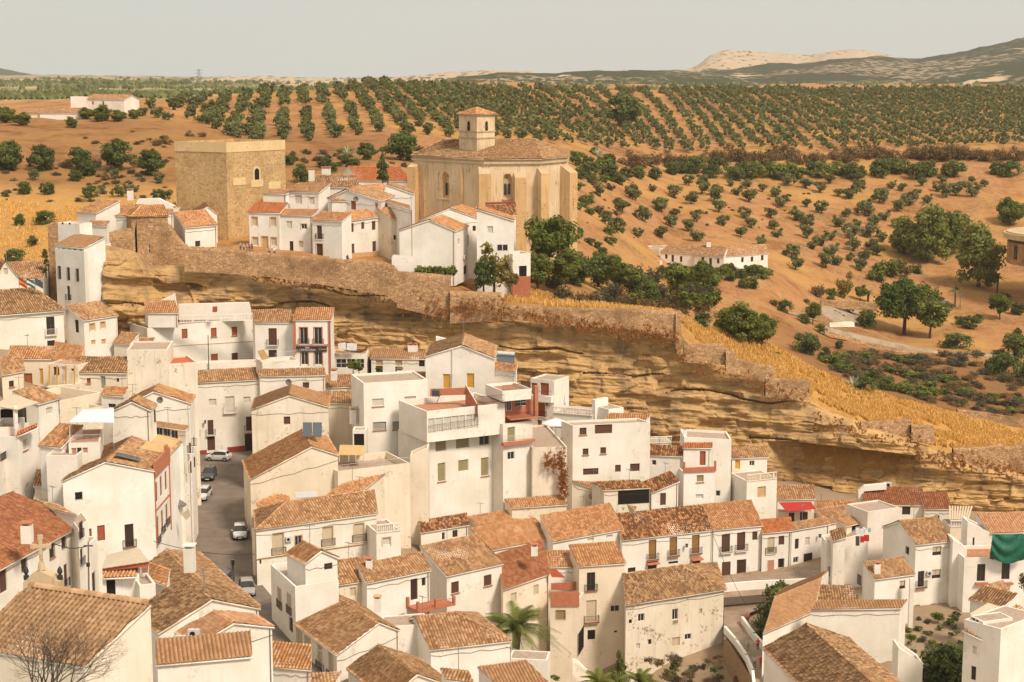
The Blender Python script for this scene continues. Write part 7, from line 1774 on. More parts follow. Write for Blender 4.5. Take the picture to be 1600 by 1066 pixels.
LS = 'dark rounded olive tree standing on the golden grass slope at the left'
for x, y, w in [(12,262,42),(66,264,40),(124,262,34),(137,272,24),(185,262,46),(238,270,40)]:
    tree_px('round', x, y + 4, w * 1.25, 'evergreen_tree', 'dark round evergreen tree in the line along the upper bank at the left', 'tree', 'dark round trees along the left bank', asp=1.0)
for x, y, w in [(55,282,26),(117,284,28),(181,280,24),(248,286,24),(38,304,30),(75,304,30),(142,308,32),(185,308,26),(262,310,20),(248,314,28),(200,302,22),(70,350,36),(30,352,28),(50,386,24),(24,416,42),(58,424,20),(8,308,14),(212,300,16),(160,300,14)]:
    tree_px('darkbush' if w > 27 else 'olive', x, y, w, 'olive_tree', LS, 'olive tree', 'trees dotted on the golden slope at the left')
def many(key, lst, name, label, cat, group, asp=1.0):
    for t in lst: tree_px(key, t[0], t[1], t[2], name, label, cat, group, asp)
many('green', [(10,192,40),(34,196,34),(136,186,30),(160,190,38),(186,190,30),(210,186,26),(112,200,24)], 'tree', 'leafy green tree in the garden belt around the hill farmhouse, top left', 'tree', 'trees around the hill farmhouse', .7)
many('scrub', [(8,176,20),(350,160,28),(545,142,26),(585,140,36),(862,146,30),(985,146,26),(1075,150,22),(1112,150,18),(1255,144,20),(1352,146,16),(1468,146,18),(1570,146,36),(700,138,22),(740,138,20),(1035,146,20),(780,138,16),(1190,140,18)], 'bare_tree', 'brown half-bare tree poking above the orchard crest on the skyline', 'tree', 'brown trees on the orchard crest')
many('scrub', [(245,228,24),(260,226,26),(296,214,20),(316,214,18),(150,262,30),(215,262,24),(165,282,26),(100,262,24)], 'dry_bush', 'dry brown bush on the left bank among the round trees', 'bush', 'dry bushes on the left bank')
tree_px('round', 626, 250, 62, 'holm_oak', 'broad very dark oak on the slope left of the church roof, right one of two', 'tree', asp=.85)
tree_px('round', 573, 250, 34, 'holm_oak', 'smaller dark oak left of the broad dark oak beside the church', 'tree')
tree_px('round', 973, 198, 66, 'holm_oak', 'large dark round tree standing alone among the orchard rows', 'tree', asp=.95)
many('darkbush', [(506,262,28),(452,258,26),(470,268,20),(470,285,34),(540,256,26),(556,262,22),(520,270,24),(640,250,20),(636,232,16)], 'bush', 'dark green bush on the slope between the keep and the church', 'bush', 'dark bushes between keep and church')
# scrub belt under the orchard
rr = random.Random(11)
for i in range(36):
    x = 985 + i * 17.5 + rr.uniform(-5, 5); y = 262 + rr.uniform(-8, 4) + (8 if x < 1100 else 0)
    tree_px('scrub', x, y - 8, rr.uniform(34, 52), 'dry_bush', 'reddish brown leafless bush in the belt below the orchard rows', 'bush', 'bare bushes in the belt below the orchard')
for i in range(34):
    x = 900 + i * 20.5 + rr.uniform(-7, 7); y = 276 + rr.uniform(-6, 6)
    if x > 1515 and x < 1535: continue
    tree_px('darkbush' if rr.random() < .7 else 'greenbush', x, y, rr.uniform(24, 44), 'bush', 'dark green bush in the belt below the orchard rows', 'bush', 'green bushes in the belt below the orchard')
# big trees around the road
many('green', [(1450,412,92),(1480,395,80),(1412,398,60)], 'tree', 'big full green tree in the cluster beyond the umbrella pine', 'tree', 'big trees beyond the umbrella pine')
tree_px('green', 1528, 448, 96, 'tree', 'tallest broad green tree at the right, beside the round modern building', 'tree', asp=1.05)
tree_px('green', 1578, 352, 50, 'tree', 'yellow-green tree at the right edge above the round building', 'tree')
many('greenbush', [(1385,432,44),(1404,426,36),(1370,440,30),(1430,428,26)], 'bush', 'green bush left of the big trees by the earth mound', 'bush', 'bushes by the earth mound')
tree_px('yellow', 1319, 468, 34, 'poplar', 'yellow-green young tree above the car park', 'tree', asp=1.2)
tree_px('yellow', 1414, 434, 26, 'yellow_bush', 'yellowing bush on the earth mound', 'bush')
tree_px('bright', 1344, 470, 26, 'tree', 'small green tree beside the hillside palm', 'tree')
tree_px('bright', 1270, 508, 34, 'tree', 'light green lollipop tree beside the low stone wall of the car park', 'tree', asp=1.15)
tree_px('darkbush', 1226, 488, 28, 'tree', 'dark little tree at the left corner of the car park wall', 'tree', asp=1.2)
tree_px('scrub', 1277, 464, 34, 'bare_tree', 'bare brown tree on the bank above the car park', 'tree', asp=1.3)
tree_px('bright', 1453, 530, 74, 'tree', 'bright green tree just right of the umbrella pine', 'tree')
tree_px('darkbush', 1494, 545, 54, 'bush', 'low dark bush on the verge right of the umbrella pine', 'bush', asp=.8)
tree_px('darkbush', 1355, 514, 42, 'tree', 'grey-green tree between the car park and the umbrella pine', 'tree', asp=1.1)
many('darkbush', [(1515,514,34),(1500,508,24),(1528,505,22)], 'bush', 'dark roadside bush right of the bright green tree', 'bush', 'roadside bushes on the right')
tree_px('bright', 1562, 500, 46, 'tree', 'pale green roadside tree at the right', 'tree')
tree_px('darkbush', 1590, 492, 30, 'tree', 'dark tree cut by the right edge above the road', 'tree')
many('darkbush', [(1585,560,50),(1570,588,54),(1600,592,40),(1550,580,30)], 'bush', 'dark leafy shrub below the road at the right edge', 'bush', 'shrubs below the road at the right edge', 1.2)
# gully slope
many('darkbush', [(1260,552,52),(1310,545,20),(1365,600,36),(1350,615,44),(1385,610,34),(1290,556,20)], 'bush', 'dark bush on the rusty gully slope below the road', 'bush', 'bushes on the gully slope', 1.05)
for i in range(170):
    x = rr.uniform(1285, 1600); y = rr.uniform(556, float(np.interp(x, [1285, 1325, 1450, 1600], [572, 594, 628, 658])))
    tree_px(rr.choice(['greyscrub', 'scrub', 'scrub', 'greyscrub', 'greenbush']), x, y, rr.uniform(22, 44), 'dry_shrub', 'low dry shrub on the rusty gully slope', 'shrub', 'dry shrubs on the gully slope', .6)
# garden in front of the farmhouse
for i in range(26):
    x = 1034 + i * 6.6; y = 430 + rr.uniform(-3, 7)
    tree_px(rr.choice(['darkbush', 'greenbush', 'darkbush', 'greyscrub']), x, y, rr.uniform(18, 30), 'garden_bush', 'garden bush in the row in front of the white farmhouse', 'bush', 'garden bushes before the farmhouse', d0=300)
many('greenbush', [(1118,442,26),(1170,452,34),(1140,440,26),(1108,434,20),(1070,440,22)], 'bush', 'bright green garden shrub below the farmhouse hedge', 'bush', 'shrubs below the farmhouse hedge')
# bushes behind the cliff wall, and the trees by the church
for x, y, w, D in [(1160,534,74,262),(1190,536,62,264),(1135,530,58,266)]:
    tree_px('green', x, y, w, 'tree', 'large grey-green tree in the clump right of the long cliff wall', 'tree', 'clump of trees right of the cliff wall', .85, dist=D)
for x, y, w, D in [(1098,510,34,262)]: tree_px('darkbush', x, y, w, 'bush', 'dark bush just behind the end of the long cliff wall', 'bush', None, 1.1, dist=D)
for x, y, w, D, k in [(880,478,56,262,'greyscrub'),(905,482,56,264,'scrub'),(940,484,60,266,'greyscrub'),(975,488,60,268,'scrub'),(1010,492,58,268,'scrub'),(1040,498,60,268,'scrub'),(1065,502,46,268,'scrub'),(960,470,50,276,'greyscrub'),(1060,476,50,300,'scrub'),(1030,470,50,300,'greyscrub'),(870,452,44,275,'greyscrub')]:
    tree_px(k, x, y, w, 'dry_bush', 'grey-brown dry bush in the thicket behind the long cliff wall', 'bush', 'thicket behind the long cliff wall', 1.0, dist=D)
for x, y, w, D in [(1000,462,48,290),(1015,476,44,284),(935,440,54,290),(902,440,56,284),(966,448,30,292)]:
    tree_px('darkbush', x, y, w, 'bush', 'dark green bush in the thicket right of the church', 'bush', 'green thicket right of the church', 1.3, dist=D)
tree_px('bright', 857, 430, 92, 'fig_tree', 'bright green spreading tree in front of the right church wall', 'tree', None, 1.1, dist=272)
tree_px('green', 840, 448, 60, 'tree', 'mid-green tree below the bright spreading tree by the church', 'tree', None, 1.0, dist=268)
tree_px('green', 885, 440, 60, 'tree', 'darker tree right of the bright spreading tree by the church', 'tree', None, .9, dist=270)
tree_px('darkbush', 756, 452, 46, 'laurel_bush', 'dense dark conical bush in front of the brick-based house', 'bush', None, 1.7, dist=250)
tree_px('yellow', 772, 450, 60, 'tree', 'yellowing slender tree behind the dense dark conical bush', 'tree', None, 1.15, dist=253)
tree_px('yellow', 797, 452, 34, 'tree', 'thin yellow-green shrub at the corner of the brick-based porch', 'bush', None, 1.0, dist=252)
for x in (655, 667, 680, 692, 704): tree_px('greenbush', x, 431, 24, 'climbing_vine', 'bright green vine clump covering the rubble wall right of the white shed', 'vine', 'vine clumps on the rubble wall', 1.1, dist=249.5)
many('greenbush', [(920,260,30),(945,268,34),(925,285,22),(945,285,20),(930,242,20)], 'bush', 'green and flowering bush right of the church roof', 'bush', 'bushes right of the church')
many('darkbush', [(1214,560,12)], 'bush', 'tiny dark bush on the grass ridge', 'bush', None)
for x, y, w, D in [(552,582,30,243),(561,583,20,243)]: tree_px('bright', x, y, w, 'potted_tree', 'leafy green plant in front of the glazed cave gallery', 'plant', 'plants before the glazed cave gallery', .7, dist=D)
tree_px('bright', 592, 584, 14, 'potted_plant', 'green plant under the first sand blind of the low cave house', 'plant', None, .9, dist=243)
tree_px('greenbush', 852, 701, 24, 'clipped_bush', 'rounded green bush beside the bar tables below the open parasol', 'bush', None, 1.15, dist=221)
tree_px('round', 1215, 985, 76, 'tree', 'dense dark green tree beside the bridge lane', 'tree', None, 1.25, dist=190)
tree_px('darkbush', 1190, 1000, 40, 'bush', 'dark climbing shrub between the bridge and the tree', 'bush', None, 1.4, dist=187)
tree_px('round', 1478, 1085, 104, 'pine_tree', 'bushy dark pine at the bottom between the bare wall and the corner house', 'tree', None, 1.0, dist=168)
tree_px('yellow', 1603, 930, 30, 'tree', 'yellow-green tree cut off by the right edge below the tarpaulin', 'tree', None, 1.3, dist=178)
for x, y, w, D, k in [(1424,1000,22,176,'greenbush'),(1466,968,26,186,'greenbush'),(1450,975,20,186,'greyscrub'),(1418,988,16,180,'darkbush'),(1490,970,20,184,'darkbush')]:
    tree_px(k, x, y, w, 'weed_bush', 'small garden bush on the earth patio between the white houses, lower right', 'bush', 'bushes on the earth patio', .8, dist=D)
for i in range(80):
    x = rr.uniform(0, 285); y = rr.uniform(205, 290) if i % 3 else rr.uniform(290, 330)
    tree_px(rr.choice(['scrub', 'greyscrub', 'greyscrub']), x, y, rr.uniform(10, 22), 'dry_shrub', 'low dry shrub on the left hillside', 'shrub', 'dry shrubs on the left hillside', .6)
for i in range(40):
    x = rr.uniform(905, 1290); y = rr.uniform(275, 380)
    tree_px('greyscrub', x, y, rr.uniform(6, 12), 'dry_shrub', 'tiny dry shrub between the olives of the valley slope', 'shrub', 'dry shrubs between the olives', .6)
for i in range(64):
    x = rr.uniform(830, 1110); y = rr.uniform(428, 480) + (x - 895) * .08
    tree_px(rr.choice(['greyscrub', 'scrub', 'greenbush', 'greenbush', 'green']), x, y, rr.uniform(34, 60), 'bush', 'bush in the dense thicket between the cliff wall and the farmhouse garden', 'bush', 'thicket between wall and farmhouse', .95, dist=rr.uniform(275, 330))
for i in range(40):
    x = rr.uniform(898, 965) + (10 if i % 2 else 0); y = rr.uniform(245, 440)
    tree_px(rr.choice(['greyscrub', 'darkbush', 'greenbush', 'scrub']), x, y, rr.uniform(14, 28), 'bush', 'bush on the overgrown bank descending right of the church', 'bush', 'bushes on the bank right of the church', .9)
for i in range(34):
    x = rr.uniform(400, 660); y = rr.uniform(236, 262)
    tree_px(rr.choice(['greyscrub', 'darkbush', 'scrub', 'greenbush']), x, y, rr.uniform(12, 26), 'bush', 'bush on the scrubby slope foot behind the upper white houses', 'bush', 'bushes behind the upper white houses', .8)
for i in range(22):
    x = rr.uniform(1000, 1128); y = rr.uniform(1030, 1075)
    tree_px(rr.choice(['greyscrub', 'scrub', 'scrub', 'darkbush']), x, y, rr.uniform(18, 34), 'weed_bush', 'dry weed bush on the bank below the weathered house by the bridge', 'bush', 'weeds below the weathered house', .7, dist=rr.uniform(176, 183))
for i in range(30):
    x = rr.uniform(1412, 1500); y = rr.uniform(962, 1040)
    tree_px(rr.choice(['greyscrub', 'darkbush', 'greenbush']), x, y, rr.uniform(10, 22), 'weed_bush', 'small weedy bush on the earth patio of the lower right', 'bush', 'weeds on the earth patio', .7, dist=PZ(x, y, -12.5).y / S)
for i in range(16):
    x = rr.uniform(1200, 1600); y = rr.uniform(455, 530)
    tree_px(rr.choice(['darkbush', 'greyscrub', 'greenbush']), x, y, rr.uniform(12, 26), 'bush', 'small roadside bush around the car park and pine', 'bush', 'small bushes around the car park', .9)
# umbrella pine
def cloudtree(name, label, cat, p, parts, mat, trunk=None, group=None):
    root = empty(name, p); tag(root, label, cat, group)
    me = cloud_mesh('crown', parts, mat); c = bpy.data.objects.new('crown', me); link(c, root)
    if trunk: m = MB(); [m.tube(*t) for t in trunk]; m.build('trunk', root, world=False)
    return root
p = hit(1412, 523); rg = np.random.default_rng(77); sc = p.y / F
w_ = 50 * sc; hb = 56 * sc
V, Q, uv = leaf_cloud(9000, w_ * .86, w_ * .86, 31 * sc, 0, .5, 90, rg, shell=.4, csize=.34, flatb=.75)
cloudtree('umbrella_pine', 'round-topped umbrella pine with a bare trunk beside the road', 'tree', p, [(V + np.array([0, 0, hb]), Q, uv)], L_PI, [([(0, 0, -1), (.2, 0, 4), (0, 0, hb - 2)], [.6, .45, .35], M['trunk'], 8), ([(0, 0, hb * .5), (3, 0, hb * .8)], [.25, .12], M['trunk'], 6), ([(0, 0, hb * .5), (-3, 1, hb * .8)], [.25, .12], M['trunk'], 6)])
# cypresses
p = P(598, 289, 300); V, Q, uv = leaf_cloud(4200, 1.5, 1.5, 4.4, 4.0, .26, 60, np.random.default_rng(8), shell=.2, csize=.25); k_ = np.clip((V[:, 2] / 7.6), 0, 1); V[:, :2] *= (1.05 - k_ ** 1.6)[:, None] 
cloudtree('cypress', 'slim dark cypress between the upper houses and the church', 'tree', p, [(V, Q, uv)], L_DK, [([(0, 0, -1), (0, 0, 6)], [.2, .05], M['trunk'], 6)])
p = P(72, 425, 243); V, Q, uv = leaf_cloud(500, .7, .7, 2.4, 2.2, .2, 14, np.random.default_rng(9), shell=.2, csize=.3)
cloudtree('cypress', 'small dark cypress against the narrow stone turret', 'tree', p, [(V, Q, uv)], L_DK, [([(0, 0, -1), (0, 0, 3)], [.12, .05], M['trunk'], 6)])
p = P(967, 1085, 168); V, Q, uv = leaf_cloud(2200, 1.7, 1.7, 3.2, 3.0, .26, 34, np.random.default_rng(19), shell=.2, csize=.25); k_ = np.clip((V[:, 2] / 6.6), 0, 1); V[:, :2] *= (1.1 - k_)[:, None] 
cloudtree('conifer', 'pointed dark conifer rising at the bottom edge in front of the weathered house', 'tree', p, [(V, Q, uv)], L_MD, [([(0, 0, -2), (0, 0, 4)], [.25, .05], M['trunk'], 6)])
def palm(p, th, nf, L, label, rng, dead=True, r=.32):
    root = empty('palm_tree', p); tag(root, label, 'palm'); m = MB()
    m.tube([(0, 0, -1), (0, 0, th * .5), (.1, 0, th)], [r * 1.1, r, r * 1.2], M['trunk'], 8); m.build('trunk', root, world=False)
    V = []; Q = []; U = []
    for i in range(nf):
        az = 2 * math.pi * i / nf + rng.uniform(-.2, .2); el = rng.uniform(.15, 1.35) ; l = L * rng.uniform(.8, 1.1); c, s_ = math.cos(az), math.sin(az)
        prev = None; pts = []
        for j in range(13):
            t = j / 12; hx = math.cos(el) * l * t + l * .12 * t * t; hzz = math.sin(el) * l * t - l * (.75 * t * t) * (1.15 - el * .45)
            pts.append(np.array([c * hx, s_ * hx, th + hzz]))
        side = np.array([-s_, c, 0.0]); sh = rng.random()
        for j in range(1, 13):
            for q in range(4):
                t = (j - 1 + q / 4) / 12; b = pts[j - 1] + (pts[j] - pts[j - 1]) * q / 4; ll = L * .21 * math.sin(math.pi * min(1, t * .9 + .12)) ** .6
                d = pts[j] - pts[j - 1]; d = d / np.linalg.norm(d)
                for sg in (-1, 1):
                    e = b + side * sg * ll * .75 + d * ll * .65 - np.array([0, 0, ll * .30]); k = len(V)
                    V += [b, b + d * .07, e + d * .01, e]; Q.append((k, k + 1, k + 2, k + 3)); U += [(sh * .7 + rng.random() * .3,) * 2] * 4
        for j in range(12):
            k = len(V); V += [pts[j] - side * .04, pts[j] + side * .04, pts[j + 1] + side * .03, pts[j + 1] - side * .03]; Q.append((k, k + 1, k + 2, k + 3)); U += [(.9, .9)] * 4
    npmesh('fronds', np.array(V), np.array(Q), [L_BR if r > .5 else L_MD], root, None, np.array(U), off=(0, 0, 0))
rp = random.Random(4)
q = P(806, 985, 166); palm(Vector((q.x, q.y, q.z - 6)), 6.0, 54, 5.8, 'large date palm with arching fronds in the courtyard, bottom centre', rp, r=.45)
q = hit(1356, 474); palm(q, 2.6, 22, 2.6, 'short palm on the bank left of the umbrella pine', rp)
q = hit(1492, 480); palm(q, 5.2, 22, 2.4, 'tall thin palm in front of the big right-hand trees', rp, r=.25)
q = hit(1558, 458); palm(q, 4.5, 22, 2.8, 'palm beside the round modern building', rp, r=.3)
q = P(1022, 408, 405); palm(q, .6, 18, 2.8, 'low palm at the left corner of the white farmhouse', rp)
q = P(935, 1075, 160); palm(q, .5, 18, 3.0, 'palm crown left of the pointed conifer at the bottom edge', rp); q = P(1000, 1072, 160); palm(q, .5, 18, 3.0, 'palm crown right of the pointed conifer at the bottom edge', rp)
# bare twiggy tree in the near left corner
def bare():
    rng = random.Random(21); m = MB(); p0 = P(75, 1110, 50)
    def br(a, d, l, r, dep):
        b = a + d * l; mid = (a + b) / 2 + Vector((rng.uniform(-1, 1), rng.uniform(-1, 1), rng.uniform(-1, 1))) * l * .07
        m.tube([a, mid, b], [r, r * .8, r * .62], M['trunk'], 5 if dep < 3 else 3, False)
        if dep >= 6 or l < .12: return
        for i in range(3 if dep < 5 else 2):
            nd = (d + Vector((rng.uniform(-1, 1), rng.uniform(-1, 1), rng.uniform(-.5, .9))) * .72).normalized()
            br(b if i else mid, nd, l * rng.uniform(.62, .88), r * .56, dep + 1)
    for i in range(6): br(p0, Vector((rng.uniform(-.9, 1.0), rng.uniform(-.5, .5), 1)).normalized(), rng.uniform(.9, 1.3), .05, 0)
    root = empty('bare_tree', p0); tag(root, 'leafless twiggy tree in the near bottom left corner in front of the huge roof', 'tree'); m.build('branches', root)
    rg = np.random.default_rng(2); idx = rg.integers(0, len(m.v), 120); V = []; Q = []; U = []
    for i in idx:
        c = np.array(m.v[i]) - np.array(tuple(p0)); a = rg.normal(size=3) * .03; b = rg.normal(size=3) * .03; k = len(V); V += [c - a, c - b, c + a, c + b]; Q.append((k, k + 1, k + 2, k + 3)); U += [(rg.random(),) * 2] * 4
    npmesh('last_leaves', np.array(V), np.array(Q), [L_RG], root, None, np.array(U), off=(0, 0, 0))
bare()
# agaves
def agave(p, s, label, n=26):
    V = []; Q = []; U = []; rg = random.Random(int(p.x * 10))
    V = [np.zeros(3)]
    for i in range(n):
        az = i * 2.4; el = rg.uniform(.2, 1.2); d = np.array([math.cos(az) * math.cos(el), math.sin(az) * math.cos(el), math.sin(el)]); sd = np.array([-math.sin(az), math.cos(az), 0]) * .12 * s; k = len(V)
        V += [d * s * .5 + sd, d * s * 1.1, d * s * .5 - sd]; Q.append((0, k, k + 1, k + 2))
    o = npmesh('agave', np.array(V), np.array(Q), [L_AG], None, None, np.full((len(Q) * 4, 2), .5), off=(0, 0, 0)); o.location = p; tag(o, label, 'agave')
for i, (x, y, s, lb) in enumerate(((1335, 604, 2.6, 'large pale agave at the edge of the golden grass ridge'), (935, 245, 3.4, 'pale agave patch on the bank just right of the church roof, upper'), (955, 255, 3.0, 'pale agave on the bank right of the church roof, lower right'), (898, 247, 3.0, 'pale agave touching the right corner of the church roof'), (545, 246, 3.0, 'pale agave clump on the slope above the red-roofed building'))):
    q = hit(x, y) if i else P(x, y, 262); 
    if i == 0: q.z = g1(q.x, q.y)
    agave(q, s, lb)
# ---- dry grass (stuff)
def grass():
    rg = np.random.default_rng(12); Vs = []; 
    def tufts(n, az0, az1, d0f, d1f, hh, wid):
        a = rg.uniform(az0, az1, n); cd = cliffD(a); D = cd + 5.3 + np.abs(rg.uniform(d0f, d1f, n)); y = D * S; x = (a - CX) / F / .985 * y; z = gz(x, y)
        keep = fbm(x / 3.0, y / 3.0, 3, 4) > .38; x, y, z = x[keep], y[keep], z[keep]; n = len(x)
        t = rg.uniform(0, 3.14, n); h = hh * rg.uniform(.5, 1.3, n); dx, dy = np.cos(t) * wid, np.sin(t) * wid; lx, ly = rg.normal(size=n) * .2 * h, rg.normal(size=n) * .2 * h
        return np.stack([np.stack([x - dx, y - dy, z - .05], 1), np.stack([x + dx, y + dy, z - .05], 1), np.stack([x + dx * .6 + lx, y + dy * .6 + ly, z + h], 1), np.stack([x - dx * .6 + lx, y - dy * .6 + ly, z + h * .85], 1)], 1)
    A = np.concatenate([tufts(66000, 1062, 1660, -4, 22, .75, .10), tufts(7000, 790, 1080, 0, 16, .8, .10), tufts(9000, -40, 280, 0, 60, .5, .12)])
    n = len(A); o = npmesh('dry_grass', A.reshape(-1, 3), np.arange(4 * n).reshape(-1, 4), [L_GR], None, None, np.repeat(rg.random((n, 1)) * [1, 1], 4, 0)); tag(o, 'tall golden dry grass on the ridge above the cliff', 'grass', kind='stuff')
    # weeds clinging to the rock and walls
    pts = []
    def band(x0, x1, f, n, spread):
        for _ in range(n):
            x = rg.uniform(x0, x1); pts.append((x, f(x) + rg.normal() * spread))
    band(395, 560, lambda x: np.interp(x, [395, 480, 560], [422, 436, 450]), 300, 7); band(560, 700, lambda x: np.interp(x, [560, 700], [448, 490]), 120, 9)
    band(787, 1060, lambda x: np.interp(x, [787, 1060], [490, 530]), 330, 7); band(700, 787, lambda x: 480, 90, 9); band(1060, 1280, lambda x: np.interp(x, [1060, 1280], [562, 632]), 110, 8); band(1270, 1440, lambda x: np.interp(x, [1270, 1440], [655, 698]), 100, 8); band(1430, 1620, lambda x: np.interp(x, [1430, 1620], [712, 742]), 180, 8)
    band(850, 878, lambda x: 722, 60, 8); band(874, 886, lambda x: 745, 120, 24)
    V = []; Q = []; U = []
    for x, y in pts:
        D = float(cliffD(x)) - 2.0 if not (850 < x < 886 and y > 700) else 208.6
        q = P(x, y, D); s = rg.uniform(.35, .95)
        for b in range(9):
            d = rg.normal(size=3) * .5 + np.array([0, -.4, .5 if rg.random() < .6 else -.3]); d = d / np.linalg.norm(d) * s * .7; w = np.cross(d, [0, 1, 0]); w = w / (np.linalg.norm(w) + 1e-6) * .05; k = len(V); c = np.array(tuple(q))
            V += [c - w, c + w, c + d + w * .7, c + d - w * .7]; Q.append((k, k + 1, k + 2, k + 3)); U += [(rg.random(),) * 2] * 4
    o = npmesh('rock_weeds', np.array(V), np.array(Q), [L_RG], None, None, np.array(U)); tag(o, 'rusty dry weeds clinging to the rock under the walls', 'weeds', kind='stuff')
grass()
# far plain trees (stuff)
def farwood():
    rg = np.random.default_rng(31); V0 = []; n = 5200; a = rg.uniform(-60, 1660, n); D = 720 + 2300 * rg.random(n) ** 1.6
    a[:2600] = rg.uniform(-60, 420, 2600); D[:2600] = 640 + 1500 * rg.random(2600) ** 1.4
    D = np.where((a > 300) & (D < 900), D + 300, D); gsz = 9.0
    y = D * S; x = (a - CX) / F / .985 * y; q = (np.round(x / gsz) * gsz); r_ = np.round(y / gsz) * gsz; x = q + rg.normal(size=n) * .8; y = r_ + rg.normal(size=n) * .8
    keep = fbm(x / 120.0, y / 160.0, 3, 9) > .50; x, y = x[keep], y[keep]; z = gz(x, y); n = len(x); s = rg.uniform(1.5, 2.4, n) * np.interp(y, [700, 3000], [1, 1.9])
    ico = np.array([[0, 0, 1], [.9, 0, .3], [0, .9, .3], [-.9, 0, .3], [0, -.9, .3], [.6, .6, -.5], [-.6, .6, -.5], [-.6, -.6, -.5], [.6, -.6, -.5]]); 
    fq = np.array([(0, 1, 5, 2), (0, 2, 6, 3), (0, 3, 7, 4), (0, 4, 8, 1)])
    jit = rg.uniform(.75, 1.25, (n, 9, 3)); V = ico[None] * jit * s[:, None, None] + np.stack([x, y, z + s * .6], 1)[:, None]; Q = (np.arange(n) * 9)[:, None, None] + fq[None]
    o = npmesh('far_trees', V.reshape(-1, 3), Q.reshape(-1, 4), [L_OL], None, None, np.repeat(rg.random((n, 1)) * [1, 1], 16, 0)); tag(o, 'far olive groves and woods on the plain beyond the hill', 'far trees', kind='stuff')
farwood()
# ---- farmhouse (villa) in the valley and its walls
h = wh('long low white farmhouse with a mottled roof in the valley behind the cliff', 'farmhouse')
v = vol(h, (1131, 401), (1200, 396), 398, kind='shed', r=(1128, 386), t=.32, roof='tan', wall='cool', zb=-3, win=[('F', 1160, 406, 4, 8, 'h'), ('F', 1175, 405, 4, 8, 'h'), ('F', 1191, 403, 4, 8, 'h')])
v = vol(h, (1032, 394), (1086, 397), 404, kind='gable', r=(1045, 383), t=.32, roof='tan', wall='cool', zb=-3, win=[('F', 1041, 401, 4, 7, 'h'), ('F', 1051, 404, 4, 11, 'h'), ('F', 1064, 405, 4, 9, 'h')])
v = vol(h, (1085, 398), (1131, 401), 399, kind='gable', r=(1090, 384), t=.32, roof='tan', wall='cool', zb=-3, win=[('F', 1098, 408, 4.5, 12, 'h'), ('F', 1110, 410, 4.5, 13, 'h'), ('F', 1122, 408, 4, 8, 'h')])
chimney(h, 1107, 386, 402, 1.2, 1.5)
h = wh('low white garden wall and outbuilding stepping up left of the valley farmhouse', 'outbuilding')
v = vol(h, (957, 400), (1031, 408), 400, kind='flat', w=1, wall='cream', ph=.05, zb=-3); v = vol(h, (998, 387), (1030, 389), 412, kind='flat', w=8, wall='cream', ph=.3, zb=-1, win=[('F', 1010, 393, 2.5, 5, 'w')]); v = vol(h, (966, 393), (978, 393), 405, kind='flat', w=3, wall='cool', ph=.2, zb=-2); v = vol(h, (980, 386), (1048, 384), 422, kind='flat', w=1, wall='cream', ph=.05, zb=-1)
wall_thing('stone wall around the corner of the hillside car park', [(1221, 481), (1262, 483), (1290, 492), (1302, 502)], [(1221, 506), (1262, 508), (1302, 512)], 374, 1.0)
wall_thing('low pale parapet wall with a gate post along the hillside road', [(1296, 505), (1316, 503), (1336, 504)], [(1296, 511), (1336, 510)], 368, .5, 'cream')
wall_thing('stone retaining wall behind the hillside car park', [(1283, 468), (1330, 471), (1370, 473)], [(1283, 480), (1370, 486)], 400, .8)
wall_thing('roadside parapet wall of the lower hill road', [(1282, 514), (1330, 528), (1370, 539), (1440, 551), (1548, 558)], [(1282, 520), (1370, 545), (1440, 557), (1548, 564)], 361, .6)
h = house('round_building', 'modern round building with a flat pale roof and strip windows at the right edge', 'building')
c = P(1672, 398, 425); R_ = 18; mb = MB(); n_ = 40
def ringp(r, z): return [Vector((c.x + math.cos(i * 2 * math.pi / n_) * r, c.y + math.sin(i * 2 * math.pi / n_) * r, z)) for i in range(n_)]
h.location = (c.x, c.y, c.z - 4); del h['_new']
ztop = P(1590, 372, 425 - 13).z
def drum(name, r, z0, z1, mat, cap=True):
    m = MB(); a, b = ringp(r, z0), ringp(r, z1)
    for i in range(n_): m.poly([a[i], a[(i + 1) % n_], b[(i + 1) % n_], b[i]], M[mat])
    if cap: m.poly(b, M[mat]); m.poly(a[::-1], M[mat])
    m.build(name, h)
drum('wall', R_, ztop - 9, ztop - 2.6, 'rubble'); drum('strip_window', R_ - .6, ztop - 2.6, ztop - 1.6, 'glass'); drum('roof', R_ + 1.2, ztop - 1.6, ztop, 'cstone'); drum('roof_rim', R_ + .4, ztop, ztop + .4, 'cstone')
mb = MB()
for i in range(20): 
    if i % 2: a = math.radians(-180 + i * 9 + 5); mb.box((c.x + math.cos(a) * (R_ + .05), c.y + math.sin(a) * (R_ + .05), ztop - 5.3), (math.sin(a) * .8, -math.cos(a) * .8, 0), (math.cos(a) * .1, math.sin(a) * .1, 0), (0, 0, 2.0), M['glass'])
mb.build('tall_windows', h)
# pylon on the far left ridge
p = P(311, 126, 1500); mb = MB()
for sx in (-1, 1):
    for sy in (-1, 1): mb.tube([(p.x + sx * 3, p.y + sy * 3, p.z - 14), (p.x + sx * .4, p.y + sy * .4, p.z + 12)], [.22, .16], M['steel'], 4)
for z_ in (4, 7.5, 10.5): mb.box((p.x, p.y, p.z + z_), (4.2, 0, 0), (0, .2, 0), (0, 0, .2), M['steel'])
for k in range(6): mb.tube([(p.x - 2.6 + k * .4, p.y - 2, p.z - 12 + k * 4), (p.x + 2.6 - k * .4, p.y - 2, p.z - 9 + k * 4)], .12, M['steel'], 4)
o = mb.build('power_pylon', loc=p); tag(o, 'lattice power pylon on the far left skyline', 'pylon')
